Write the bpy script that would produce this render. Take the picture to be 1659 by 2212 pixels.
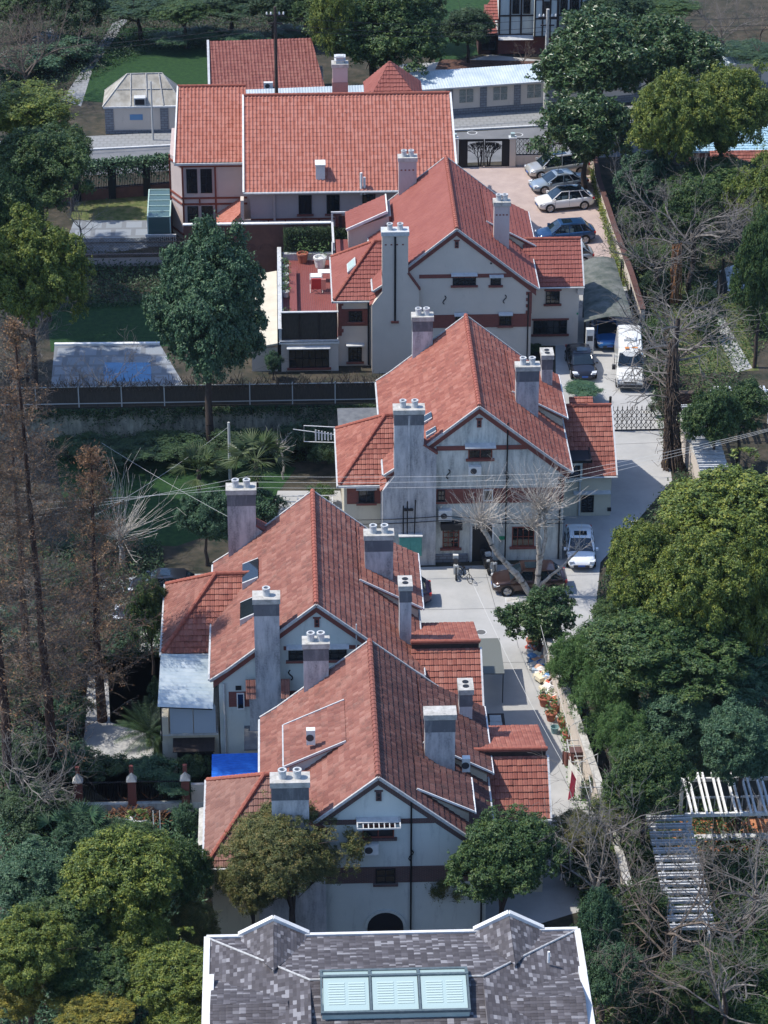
import bpy, bmesh, math, random
import numpy as np
from mathutils import Vector, Matrix
PI = math.pi
S = bpy.context.scene
COL = S.collection
for o in list(bpy.data.objects): bpy.data.objects.remove(o)

# ------------------------------------------------------------------ camera, sky, sun, exposure
PITCH = math.radians(28.0); YAW = math.radians(2.1); FPX = 6300.0; CAMH = 89.0
cam = bpy.data.cameras.new('camera'); cam_o = bpy.data.objects.new('camera', cam); COL.objects.link(cam_o)
cam.sensor_fit = 'HORIZONTAL'; cam.sensor_width = 36.0; cam.lens = FPX/1659*36.0
cam.clip_start = 1.0; cam.clip_end = 2000.0
cam_o.location = (0, 0, CAMH); cam_o.rotation_euler = (PI/2-PITCH, 0, -YAW)
S.camera = cam_o
W = bpy.data.worlds.new('World'); S.world = W; W.use_nodes = True
wn = W.node_tree.nodes; wl = W.node_tree.links
sky = wn.new('ShaderNodeTexSky'); sky.sky_type = 'NISHITA'; sky.sun_disc = False
SUNDIR = Vector((0.66, -0.08, -1.0)).normalized()
sky.sun_elevation = math.radians(56.4); sky.sun_rotation = math.radians(-83.1)
sky.ozone_density = 2.0
tint = wn.new('ShaderNodeMix'); tint.data_type = 'RGBA'; tint.blend_type = 'MULTIPLY'; tint.inputs[0].default_value = 1.0
tint.inputs[7].default_value = (.86, .98, 1.15, 1)
wl.new(sky.outputs[0], tint.inputs[6])
bg = wn['Background']; wl.new(tint.outputs[2], bg.inputs[0]); bg.inputs[1].default_value = 0.15
sun = bpy.data.lights.new('sun', 'SUN'); sun.energy = 3.6; sun.angle = math.radians(0.5); sun.color = (1.0, .95, .87)
sun_o = bpy.data.objects.new('sun', sun); COL.objects.link(sun_o)
sun_o.rotation_euler = SUNDIR.to_track_quat('-Z', 'Y').to_euler(); sun_o.location = (-60, 150, 80)
S.view_settings.view_transform = 'Standard'; S.view_settings.look = 'None'
S.view_settings.exposure = 0.55; S.view_settings.gamma = 1.0
S.cycles.max_bounces = 5; S.cycles.diffuse_bounces = 2; S.cycles.glossy_bounces = 2
S.cycles.transmission_bounces = 3; S.cycles.transparent_max_bounces = 6

# pixel (of a 1659 x 2212 print) -> point on the plane z, used to survey the ground positions
_f = Vector((math.sin(YAW)*math.cos(PITCH), math.cos(YAW)*math.cos(PITCH), -math.sin(PITCH)))
_r = Vector((math.cos(YAW), -math.sin(YAW), 0)); _u = _r.cross(_f)
def at(px, py, z=0.0):
    d = _f*FPX + _r*(px-829.5) + _u*(1106-py)
    return Vector((0, 0, CAMH)) + d*((z-CAMH)/d.z)
def ats(px, py, z=0.0): return (Vector(at(px, py, z)) - Vector((0, 0, CAMH))).dot(_f)/FPX   # metres per pixel

# ------------------------------------------------------------------ materials
def newmat(name):
    m = bpy.data.materials.new(name); m.use_nodes = True
    return m, m.node_tree.nodes, m.node_tree.links, m.node_tree.nodes['Principled BSDF']
def ramp(n, stops):
    r = n.new('ShaderNodeValToRGB'); e = r.color_ramp.elements
    while len(e) < len(stops): e.new(.5)
    for k, (p, c) in enumerate(stops):
        e[k].position = p; e[k].color = (*c, 1)
    return r
def noise(n, l, vec, scale, detail=4, rough=.6, stretch=None):
    if stretch:
        mp = n.new('ShaderNodeMapping'); mp.inputs['Scale'].default_value = stretch
        l.new(vec, mp.inputs[0]); vec = mp.outputs[0]
    t = n.new('ShaderNodeTexNoise'); t.inputs['Scale'].default_value = scale
    t.inputs['Detail'].default_value = detail; t.inputs['Roughness'].default_value = rough
    l.new(vec, t.inputs['Vector']); return t
def pm(name, cols, scale=2.0, rough=.85, bump=.0, bscale=30, metal=0, lo=.35, hi=.65, stretch=None, detail=5, spec=.3):
    m, n, l, b = newmat(name)
    tc = n.new('ShaderNodeTexCoord')
    b.inputs['Roughness'].default_value = rough; b.inputs['Metallic'].default_value = metal
    b.inputs['Specular IOR Level'].default_value = spec
    if len(cols) == 1: b.inputs['Base Color'].default_value = (*cols[0], 1)
    else:
        t = noise(n, l, tc.outputs['Object'], scale, detail, .65, stretch)
        k = len(cols)-1
        r = ramp(n, [(lo+(hi-lo)*i/k, c) for i, c in enumerate(cols)])
        l.new(t.outputs[0], r.inputs[0]); l.new(r.outputs[0], b.inputs['Base Color'])
    if bump:
        t2 = noise(n, l, tc.outputs['Object'], bscale, 3)
        bp = n.new('ShaderNodeBump'); bp.inputs['Strength'].default_value = bump; bp.inputs['Distance'].default_value = .03
        l.new(t2.outputs[0], bp.inputs['Height']); l.new(bp.outputs[0], b.inputs['Normal'])
    return m
def wallmat(name, base, tone, dirt, amt, rough=.9):
    # plaster with broad tonal drift, and rain stains running down in streaks
    m, n, l, b = newmat(name)
    tc = n.new('ShaderNodeTexCoord'); v = tc.outputs['Object']
    t = noise(n, l, v, .7, 5)
    r = ramp(n, [(.3, base), (.7, tone)]); l.new(t.outputs[0], r.inputs[0])
    s = noise(n, l, v, 1.0, 6, .7, (2.2, 2.2, .45))
    r2 = ramp(n, [(.62-.26*amt, (0, 0, 0)), (.78-.14*amt, (1, 1, 1))]); l.new(s.outputs[0], r2.inputs[0])
    g = noise(n, l, v, 9, 5, .7)
    r3 = ramp(n, [(.35, (.45,)*3), (.65, (1,)*3)]); l.new(g.outputs[0], r3.inputs[0])
    mu = n.new('ShaderNodeMath'); mu.operation = 'MULTIPLY'; l.new(r2.outputs[0], mu.inputs[0]); l.new(r3.outputs[0], mu.inputs[1])
    mu2 = n.new('ShaderNodeMath'); mu2.operation = 'MULTIPLY'; l.new(mu.outputs[0], mu2.inputs[0]); mu2.inputs[1].default_value = min(.95, .3+amt*.65)
    mx = n.new('ShaderNodeMix'); mx.data_type = 'RGBA'
    l.new(mu2.outputs[0], mx.inputs['Factor']); l.new(r.outputs[0], mx.inputs[6]); mx.inputs[7].default_value = (*dirt, 1)
    l.new(mx.outputs[2], b.inputs['Base Color']); b.inputs['Roughness'].default_value = rough
    b.inputs['Specular IOR Level'].default_value = .2
    bp = n.new('ShaderNodeBump'); bp.inputs['Strength'].default_value = .35; bp.inputs['Distance'].default_value = .02
    t2 = noise(n, l, v, 22, 4); l.new(t2.outputs[0], bp.inputs['Height']); l.new(bp.outputs[0], b.inputs['Normal'])
    return m
def tilemat(name, cols, dirt=(.05, .035, .03), amt=.2, rough=.75, per=.6):
    # one tone per tile (UV cell), then broad weathering
    m, n, l, b = newmat(name)
    uv = n.new('ShaderNodeUVMap'); fl = n.new('ShaderNodeVectorMath'); fl.operation = 'FLOOR'
    l.new(uv.outputs[0], fl.inputs[0])
    wn_ = n.new('ShaderNodeTexWhiteNoise'); wn_.noise_dimensions = '2D'; l.new(fl.outputs[0], wn_.inputs['Vector'])
    tc = n.new('ShaderNodeTexCoord')
    big = noise(n, l, tc.outputs['Object'], .55, 4)
    ma = n.new('ShaderNodeMix'); ma.data_type = 'FLOAT'; ma.inputs[0].default_value = per
    sc = n.new('ShaderNodeMapRange'); sc.inputs[1].default_value = .3; sc.inputs[2].default_value = .7
    l.new(big.outputs[0], sc.inputs[0]); l.new(sc.outputs[0], ma.inputs[2]); l.new(wn_.outputs['Value'], ma.inputs[3])
    r = ramp(n, [(i/(len(cols)-1)*.8+.1, c) for i, c in enumerate(cols)]); l.new(ma.outputs[0], r.inputs[0])
    d = noise(n, l, tc.outputs['Object'], 1.6, 7, .75)
    dr = ramp(n, [(.62-.3*amt, (0, 0, 0)), (.86-.3*amt, (1, 1, 1))]); l.new(d.outputs[0], dr.inputs[0])
    g = n.new('ShaderNodeMath'); g.operation = 'MULTIPLY'; l.new(dr.outputs[0], g.inputs[0]); g.inputs[1].default_value = .4+.6*amt
    mx = n.new('ShaderNodeMix'); mx.data_type = 'RGBA'
    l.new(g.outputs[0], mx.inputs['Factor']); l.new(r.outputs[0], mx.inputs[6]); mx.inputs[7].default_value = (*dirt, 1)
    l.new(mx.outputs[2], b.inputs['Base Color']); b.inputs['Roughness'].default_value = rough
    b.inputs['Specular IOR Level'].default_value = .3
    return m
def leafmat(name, cols, rough=.55, trans=.25, sc=.8):
    m, n, l, b = newmat(name)
    g = n.new('ShaderNodeNewGeometry'); tc = n.new('ShaderNodeTexCoord')
    t = noise(n, l, tc.outputs['Object'], sc, 3)
    mr = n.new('ShaderNodeMapRange'); mr.inputs[1].default_value = .33; mr.inputs[2].default_value = .67; l.new(t.outputs[0], mr.inputs[0])
    ma = n.new('ShaderNodeMix'); ma.data_type = 'FLOAT'; ma.inputs[0].default_value = .5
    l.new(mr.outputs[0], ma.inputs[2]); l.new(g.outputs['Random Per Island'], ma.inputs[3])
    r = ramp(n, [(.1+.8*i/(len(cols)-1), c) for i, c in enumerate(cols)]); l.new(ma.outputs[0], r.inputs[0])
    l.new(r.outputs[0], b.inputs['Base Color']); b.inputs['Roughness'].default_value = rough
    b.inputs['Specular IOR Level'].default_value = .35
    if trans:
        tr = n.new('ShaderNodeBsdfTranslucent'); l.new(r.outputs[0], tr.inputs[0])
        mx = n.new('ShaderNodeMixShader'); mx.inputs[0].default_value = trans
        l.new(b.outputs[0], mx.inputs[1]); l.new(tr.outputs[0], mx.inputs[2])
        l.new(mx.outputs[0], n['Material Output'].inputs[0])
    return m
def brickmat(name, c1, c2, mortar, sw=.24, sh=.07, axis='XZ'):
    m, n, l, b = newmat(name)
    tc = n.new('ShaderNodeTexCoord'); sx = n.new('ShaderNodeSeparateXYZ'); cb = n.new('ShaderNodeCombineXYZ')
    l.new(tc.outputs['Object'], sx.inputs[0])
    if axis == 'XZ':
        ad = n.new('ShaderNodeMath'); l.new(sx.outputs[0], ad.inputs[0]); l.new(sx.outputs[1], ad.inputs[1])
        l.new(ad.outputs[0], cb.inputs[0]); l.new(sx.outputs[2], cb.inputs[1])
    else:
        l.new(sx.outputs[0], cb.inputs[0]); l.new(sx.outputs[1], cb.inputs[1])
    t = n.new('ShaderNodeTexBrick'); l.new(cb.outputs[0], t.inputs[0])
    t.inputs['Color1'].default_value = (*c1, 1); t.inputs['Color2'].default_value = (*c2, 1); t.inputs['Mortar'].default_value = (*mortar, 1)
    t.inputs['Scale'].default_value = 1; t.inputs['Brick Width'].default_value = sw; t.inputs['Row Height'].default_value = sh
    t.inputs['Mortar Size'].default_value = sh*.12
    l.new(t.outputs[0], b.inputs['Base Color']); b.inputs['Roughness'].default_value = .9
    return m
M = dict(
    stucco_cream=wallmat('cream_plaster', (.62, .54, .46), (.56, .49, .42), (.2, .16, .13), .12),
    stucco_warm=wallmat('warm_plaster', (.60, .54, .42), (.52, .47, .37), (.16, .14, .11), .25),
    stucco_blue=wallmat('weathered_plaster', (.68, .67, .60), (.52, .54, .50), (.055, .065, .07), .72),
    stucco_pale=wallmat('pale_plaster', (.60, .62, .57), (.52, .55, .51), (.15, .16, .16), .3),
    stucco_pink=wallmat('pink_plaster', (.52, .43, .40), (.46, .38, .36), (.2, .15, .14), .1),
    chim_clean=wallmat('clean_chimney_plaster', (.52, .46, .44), (.46, .41, .39), (.16, .13, .13), .3),
    chim_dirty=wallmat('stained_chimney_plaster', (.60, .58, .56), (.44, .44, .45), (.06, .07, .08), .8),
    soot=wallmat('sooty_plaster', (.17, .17, .18), (.10, .105, .115), (.40, .41, .41), .4),
    cap=pm('cement_cap', [(.30, .29, .26), (.42, .40, .36), (.5, .48, .44)], 3, .9, .4),
    brick=brickmat('red_brick', (.22, .055, .042), (.17, .045, .036), (.15, .085, .07)),
    dkbrick=brickmat('dark_brick', (.10, .045, .04), (.07, .035, .035), (.14, .12, .11)),
    tile_a=tilemat('smooth_rose_roof_tile', [(0.215, 0.063, 0.050), (0.240, 0.076, 0.059), (0.266, 0.090, 0.070)], amt=.0, per=.3),
    tile_b=tilemat('clay_roof_tile', [(0.200, 0.061, 0.042), (0.237, 0.079, 0.056), (0.281, 0.101, 0.070), (0.326, 0.137, 0.101)], amt=.32, per=.62),
    tile_c=tilemat('old_clay_roof_tile', [(0.170, 0.062, 0.046), (0.211, 0.081, 0.060), (0.245, 0.103, 0.076), (0.293, 0.140, 0.106)], amt=.42, per=.6),
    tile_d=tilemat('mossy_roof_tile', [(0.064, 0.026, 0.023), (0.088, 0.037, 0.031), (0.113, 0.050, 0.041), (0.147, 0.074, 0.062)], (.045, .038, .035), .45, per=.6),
    tile_w=tilemat('brown_roof_tile', [(0.163, 0.076, 0.059), (0.207, 0.101, 0.077), (0.244, 0.130, 0.101)], (.08, .065, .06), .3, per=.7),
    tile_m=tilemat('orange_roll_roof_tile', [(0.324, 0.111, 0.076), (0.356, 0.131, 0.094), (0.388, 0.157, 0.116)], amt=-.3, per=.9),
    tile_far=tilemat('maroon_roof_tile', [(0.176, 0.056, 0.045), (0.216, 0.075, 0.060), (0.248, 0.098, 0.075)], amt=.1, per=.7),
    slate=tilemat('grey_slate', [(.055, .048, .05), (.062, .054, .056), (.068, .06, .062), (.075, .067, .069), (.082, .073, .076), (.095, .085, .09), (.12, .11, .115), (.24, .23, .235)], (.16, .155, .165), .1, per=.85, rough=.7),
    ridge=pm('clay_ridge_cap', [(0.237, 0.067, 0.048), (0.340, 0.118, 0.080)], 6),
    ridge_d=pm('old_ridge_cap', [(0.163, 0.059, 0.048), (0.281, 0.104, 0.072)], 6),
    white=pm('white_paint', [(.62, .61, .58), (.78, .77, .74)], 4, .6),
    greyw=pm('grey_white_paint', [(.42, .43, .43), (.55, .55, .54)], 4, .7),
    verge=pm('mortar_verge', [(.32, .31, .30), (.5, .49, .47)], 7, .9),
    fascia=pm('slate_house_white_fascia', [(.55, .54, .52), (.70, .69, .66)], 2, .7),
    dark=pm('dark_paint', [(.015, .015, .018)], rough=.5),
    iron=pm('black_iron', [(.012, .013, .016)], rough=.5, metal=.3),
    wood=pm('red_brown_timber', [(.17, .045, .03), (.22, .06, .04)], 6, .7),
    dkwood=pm('dark_timber', [(.028, .02, .018), (.05, .035, .03)], 6, .7),
    deck=pm('red_deck_boards', [(.17, .05, .045), (.22, .07, .06)], 5, .6, stretch=(6, .4, 1)),
    concrete=pm('concrete_paving', [(.30, .30, .29), (.36, .355, .34), (.41, .40, .385)], .35, .9, .15, 40, lo=.3, hi=.7),
    paving=pm('pink_paving', [(.36, .28, .25), (.43, .34, .30)], .8, .85, .1, 30),
    asphalt=pm('road_asphalt', [(.13, .135, .14), (.18, .18, .185)], .5, .9, .15, 60),
    sidewalk=brickmat('sidewalk_slabs', (.25, .25, .245), (.23, .235, .23), (.20, .20, .195), .6, .6, 'XY'),
    soil=pm('garden_soil', [(.02, .025, .016), (.045, .04, .028), (.07, .058, .042)], .8, 1, .5, 12, lo=.35, hi=.65),
    lawn=pm('short_lawn', [(.010, .035, .010), (.016, .05, .013), (.026, .065, .016)], 2.5, 1, .8, 50),
    meadow=pm('rough_grass', [(.05, .07, .02), (.10, .12, .04), (.16, .14, .07)], 1.4, 1, .8, 40),
    pool_floor=brickmat('pale_pool_slabs', (.23, .25, .27), (.205, .225, .24), (.16, .17, .18), 1.6, 1.6, 'XY'),
    canopy=pm('corrugated_plastic', [(.40, .47, .50), (.55, .60, .61)], .8, .45),
    bluetarp=pm('blue_corrugated_roof', [(.01, .09, .42), (.02, .16, .62)], 3, .45, stretch=(1, 5, 1)),
    teal=pm('pale_teal_roof', [(.25, .42, .5), (.4, .55, .62)], 2, .5),
    green_metal=pm('green_cabinet_paint', [(.06, .24, .21), (.09, .30, .26)], 3, .5),
    ac=pm('appliance_white', [(.60, .60, .57), (.70, .70, .67)], 4, .5),
    grille=pm('dark_grille', [(.05, .05, .055)], rough=.5),
    pipe=pm('grey_pipe', [(.45, .45, .43)], rough=.5),
    awning=pm('weathered_awning', [(.30, .29, .26), (.5, .48, .44)], 5, .8),
    creamslab=pm('cream_membrane', [(.48, .43, .34), (.55, .50, .40)], .8, .8),
    brownwall=pm('brown_render', [(.08, .04, .035), (.11, .055, .045)], 1.5, .85, .2),
    bark=pm('dark_bark', [(.035, .026, .022), (.08, .06, .05)], 8, 1, .6, 18, stretch=(2, 2, .4)),
    redbark=pm('redwood_bark', [(.04, .024, .02), (.08, .045, .035)], 8, 1, .6, 18, stretch=(2, 2, .3)),
    palebark=pm('pale_mottled_bark', [(.20, .17, .14), (.42, .37, .31), (.52, .47, .41)], 5, .9, .3, 20),
    twig=pm('grey_twigs', [(.10, .09, .08), (.22, .20, .18)], 3, 1),
    paletwig=pm('pale_twigs', [(.36, .32, .27), (.50, .45, .39)], 3, 1),
    browntwig=pm('brown_twigs', [(.09, .07, .055), (.19, .15, .12)], 3, 1),
    vine=pm('dry_vine', [(.06, .045, .035), (.15, .11, .085)], 6, 1),
    reed=pm('reed_screen', [(.035, .03, .025), (.08, .065, .05)], 6, 1, stretch=(8, 8, .5)),
    terracotta=pm('terracotta_pot', [(.30, .10, .06), (.38, .14, .09)], 5),
    herring=brickmat('orange_brick_paving', (.42, .15, .06), (.50, .24, .11), (.28, .10, .05), .35, .18, 'XY'),
    stone=brickmat('grey_stone', (.22, .23, .25), (.17, .18, .20), (.12, .12, .13), .5, .22),
    relief=pm('dark_relief', [(.14, .16, .14), (.3, .31, .29)], 9, .9, .6, 12),
    tyre=pm('tyre_rubber', [(.015, .015, .016)], rough=.8),
    alloy=pm('alloy_rim', [(.35, .35, .36)], rough=.35, metal=.8),
    rubbish=pm('mixed_plastic', [(.5, .5, .48), (.2, .25, .3), (.5, .12, .08), (.6, .58, .5)], 6, .6, lo=.3, hi=.7),
)
def glassmat(name, col, rough=.06):
    m, n, l, b = newmat(name); b.inputs['Base Color'].default_value = (*col, 1); b.inputs['Roughness'].default_value = rough
    b.inputs['Specular IOR Level'].default_value = .8; return m
M['glass'] = glassmat('dark_window_glass', (.012, .016, .02))
M['carglass'] = glassmat('car_glass', (.01, .018, .025), .03)
M['lightglass'] = glassmat('pale_glazing', (.36, .46, .43), .35)
M['greenglass'] = glassmat('green_glazing', (.07, .12, .115), .15)
def paint(name, col, metal=.0, rough=.28):
    m, n, l, b = newmat(name); b.inputs['Base Color'].default_value = (*col, 1); b.inputs['Metallic'].default_value = metal
    b.inputs['Roughness'].default_value = rough; b.inputs['Coat Weight'].default_value = .6; b.inputs['Coat Roughness'].default_value = .06
    return m
def flat(name, col, rough=.7): 
    if name in M: return M[name]
    m, n, l, b = newmat(name); b.inputs['Base Color'].default_value = (*col, 1); b.inputs['Roughness'].default_value = rough
    M[name] = m; return m

# ------------------------------------------------------------------ mesh helpers
class MB:
    def __init__(s): s.v = []; s.f = []; s.uv = None
    def add(s, vs, fs):
        o = len(s.v); s.v += [tuple(v) for v in vs]; s.f += [tuple(i+o for i in f) for f in fs]; return s
    def box(s, x0, x1, y0, y1, z0, z1):
        if x1 < x0: x0, x1 = x1, x0
        if y1 < y0: y0, y1 = y1, y0
        if z1 < z0: z0, z1 = z1, z0
        return s.add([(x0, y0, z0), (x1, y0, z0), (x1, y1, z0), (x0, y1, z0), (x0, y0, z1), (x1, y0, z1), (x1, y1, z1), (x0, y1, z1)],
                     [(0, 3, 2, 1), (4, 5, 6, 7), (0, 1, 5, 4), (1, 2, 6, 5), (2, 3, 7, 6), (3, 0, 4, 7)])
    def prism(s, poly, h, axis='z', o=0.0):
        # polygon in the plane across `axis`, pulled from o to o+h
        n = len(poly)
        def P(a, b, c): return (a, b, c) if axis == 'z' else ((a, c, b) if axis == 'y' else (c, a, b))
        vs = [P(a, b, o) for a, b in poly] + [P(a, b, o+h) for a, b in poly]
        fs = [tuple(range(n))[::-1], tuple(range(n, 2*n))] + [(i, (i+1) % n, n+(i+1) % n, n+i) for i in range(n)]
        return s.add(vs, fs)
    def tube(s, pts, r, n=8, cap=True):
        pts = [Vector(p) for p in pts]; rs = r if isinstance(r, (list, tuple)) else [r]*len(pts)
        o = len(s.v); up = Vector((0, 0, 1))
        for i, p in enumerate(pts):
            t = (pts[min(i+1, len(pts)-1)] - pts[max(i-1, 0)]).normalized()
            a = t.cross(up if abs(t.z) < .9 else Vector((1, 0, 0))).normalized(); b = t.cross(a)
            for k in range(n):
                q = p + (a*math.cos(2*PI*k/n) + b*math.sin(2*PI*k/n))*rs[i]; s.v.append(tuple(q))
        for i in range(len(pts)-1):
            for k in range(n):
                s.f.append((o+i*n+k, o+i*n+(k+1) % n, o+(i+1)*n+(k+1) % n, o+(i+1)*n+k))
        if cap:
            s.f.append(tuple(o+k for k in range(n))[::-1]); s.f.append(tuple(o+(len(pts)-1)*n+k for k in range(n)))
        return s
    def bar(s, p0, p1, w, h=None):
        # square bar between two points
        p0 = Vector(p0); p1 = Vector(p1); h = h or w; t = (p1-p0).normalized()
        a = t.cross(Vector((0, 0, 1)) if abs(t.z) < .95 else Vector((0, 1, 0))).normalized()*w/2; b = t.cross(a).normalized()*h/2
        vs = [p+i*a+j*b for p in (p0, p1) for i, j in ((-1, -1), (1, -1), (1, 1), (-1, 1))]
        return s.add(vs, [(0, 1, 2, 3), (7, 6, 5, 4), (0, 4, 5, 1), (1, 5, 6, 2), (2, 6, 7, 3), (3, 7, 4, 0)])
    def lathe(s, prof, c=(0, 0, 0), n=12, axis='z'):
        o = len(s.v)
        for r, z in prof:
            for k in range(n):
                a = 2*PI*k/n
                q = (r*math.cos(a), r*math.sin(a), z) if axis == 'z' else (r*math.cos(a), z, r*math.sin(a))
                s.v.append((c[0]+q[0], c[1]+q[1], c[2]+q[2]))
        for i in range(len(prof)-1):
            for k in range(n): s.f.append((o+i*n+k, o+i*n+(k+1) % n, o+(i+1)*n+(k+1) % n, o+(i+1)*n+k))
        return s
    def build(s, name, mat, parent=None, smooth=False, loc=None, label=None):
        me = bpy.data.meshes.new(name); me.from_pydata(s.v, [], s.f)
        if smooth: me.polygons.foreach_set('use_smooth', [True]*len(me.polygons))
        me.materials.append(mat); me.update()
        bm = bmesh.new(); bm.from_mesh(me); bmesh.ops.recalc_face_normals(bm, faces=bm.faces); bm.to_mesh(me); bm.free()
        return link(me, name, parent, loc, label)
def link(me, name, parent=None, loc=None, label=None):
    o = bpy.data.objects.new(name, me); COL.objects.link(o)
    if parent: o.parent = parent
    if loc is not None: o.location = loc
    if label: o['label'] = label
    return o
def tag(o, label, cat, group=None, kind=None):
    if label: o['label'] = label
    if cat: o['category'] = cat
    if group: o['group'] = group
    if kind: o['kind'] = kind
    return o
def thing(name, label, cat, loc=(0, 0, 0), rz=0, group=None):
    o = bpy.data.objects.new(name, None); COL.objects.link(o); o.location = loc; o.rotation_euler = (0, 0, rz)
    o.empty_display_size = .3
    return tag(o, label, cat, group)
def struct(name, mb, mat):
    o = mb.build(name, mat); o['kind'] = 'structure'; return o
def dup(root, label=None, loc=None, rz=None, sc=None):
    r = root.copy(); COL.objects.link(r)
    if label: r['label'] = label
    if loc is not None: r.location = loc
    if rz is not None: r.rotation_euler = (0, 0, rz)
    if sc is not None: r.scale = sc
    for ch in [c for c in bpy.data.objects if c.parent == root]:
        c = ch.copy(); COL.objects.link(c); c.parent = r
        for g in [q for q in bpy.data.objects if q.parent == ch]:
            d = g.copy(); COL.objects.link(d); d.parent = c
    return r
def meshnp(name, v, f, mat, smooth=False):
    me = bpy.data.meshes.new(name); n = len(v); m, k = f.shape
    me.vertices.add(n); me.vertices.foreach_set('co', np.asarray(v, dtype=np.float32).ravel())
    me.loops.add(m*k); me.loops.foreach_set('vertex_index', f.astype(np.int32).ravel())
    me.polygons.add(m); me.polygons.foreach_set('loop_start', np.arange(0, m*k, k, dtype=np.int32))
    me.polygons.foreach_set('loop_total', np.full(m, k, dtype=np.int32))
    me.polygons.foreach_set('use_smooth', np.full(m, smooth, dtype=bool))
    me.update(calc_edges=True); me.validate(); me.materials.append(mat); return me

# ------------------------------------------------------------------ tiled roof slope
_rng = np.random.default_rng(5)
def slope(name, mat, parent, pts, tw=.25, cl=.36, amp=.02, step=.05, roll='marseille', jit=.006, slab=.13):
    """pts: convex roof plane, first two points along the eave (left to right seen from outside)."""
    P = [Vector(p) for p in pts]
    U = (P[1]-P[0]).normalized(); N = None
    for i in range(2, len(P)):
        c = U.cross(P[i]-P[0])
        if c.length > .01: N = c.normalized(); break
    if N.z < 0: N = -N
    V = N.cross(U).normalized()
    if V.z < 0: V = -V; 
    q = [((p-P[0]).dot(U), (p-P[0]).dot(V)) for p in P]
    u0 = min(a for a, b in q); u1 = max(a for a, b in q); v0 = min(b for a, b in q); v1 = max(b for a, b in q)
    k = 6 if roll == 'roman' else 4
    nt = int(math.ceil((u1-u0)/tw)); us = u0 + np.arange(nt*k+1)*tw/k
    ph = (np.arange(nt*k+1) % k)/k
    if roll == 'roman': step = min(step, .022)
    if roll == 'roman': prof = amp*np.where(ph < .55, np.sin(np.pi*np.clip(ph/.55, 0, 1)), -.15)
    elif roll == 'flat': prof = np.where(ph == 0, -amp, 0.0)
    else: prof = amp*np.array([-.6, .6, .3, .6])[np.arange(nt*k+1) % 4]
    nc = int(math.ceil((v1-v0)/cl))
    rows_v = []; rows_h = []; rows_id = []
    for j in range(nc):
        rows_v += [v0+j*cl, v0+(j+1)*cl]; rows_h += [step, .0]; rows_id += [j, j]
    rows_v = np.array(rows_v); rows_h = np.array(rows_h)
    jt = _rng.normal(0, jit, (nc, nt+1)) 
    jh = jt[np.array(rows_id)][:, np.minimum(np.arange(nt*k+1)//k, nt)]*np.where(rows_h > 0, 1, .2)[:, None]
    jv = (_rng.normal(0, jit*1.5, (nc, nt+1))[np.array(rows_id)][:, np.minimum(np.arange(nt*k+1)//k, nt)])*np.where(rows_h > 0, 1, 0)[:, None]
    hh = rows_h[:, None] + prof[None, :] + jh
    vv = rows_v[:, None] + jv; uu = np.broadcast_to(us[None, :], vv.shape)
    Pn, Un, Vn, Nn = (np.array(x) for x in (P[0], U, V, N))
    co = Pn + uu[..., None]*Un + vv[..., None]*Vn + hh[..., None]*Nn
    R, Cn = vv.shape
    idx = np.arange(R*Cn).reshape(R, Cn)
    f = np.stack([idx[:-1, :-1], idx[:-1, 1:], idx[1:, 1:], idx[1:, :-1]], -1).reshape(-1, 4)
    me = meshnp(name, co.reshape(-1, 3), f, mat)
    uvl = me.uv_layers.new(name='UVMap')
    rr = np.repeat(np.arange(R-1), Cn-1); cc = np.tile(np.arange(Cn-1), R-1)
    cell = np.stack([cc//k+.5, np.array(rows_id)[np.minimum(rr+(rr % 2), R-1)]+.5], -1)
    ln = np.repeat(cell, 4, axis=0).astype(np.float32)
    if len(ln) == len(me.loops): uvl.data.foreach_set('uv', ln.ravel())
    bm = bmesh.new(); bm.from_mesh(me)
    n = len(P); cen = sum(P, Vector())/n
    for i in range(n):
        a, b = P[i], P[(i+1) % n]; d = (b-a)
        if d.length < 1e-4: continue
        no = d.cross(N).normalized()
        if no.dot(cen-a) > 0: no = -no
        g = bm.verts[:]+bm.edges[:]+bm.faces[:]
        bmesh.ops.bisect_plane(bm, geom=g, plane_co=a, plane_no=no, clear_outer=True, dist=1e-5)
    # slab beneath, a little inside the tiles
    top = [bm.verts.new(p - N*.045) for p in P]; bot = [bm.verts.new(p - N*slab) for p in P]
    bm.faces.new(top[::-1] if False else top); bm.faces.new(bot[::-1])
    for i in range(n): bm.faces.new((top[i], bot[i], bot[(i+1) % n], top[(i+1) % n]))
    bm.to_mesh(me); bm.free(); me.update()
    return link(me, name, parent)
def caps(name, mat, parent, p0, p1, r=.13, seg=.38):
    p0 = Vector(p0); p1 = Vector(p1); L = (p1-p0).length; n = max(1, int(L/seg)); mb = MB(); d = (p1-p0)/n
    for i in range(n):
        a = p0+d*i; b = a+d*1.08
        mb.tube([a, b], [r*1.12, r*.92], 8)
    return mb.build(name, mat, parent)
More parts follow.
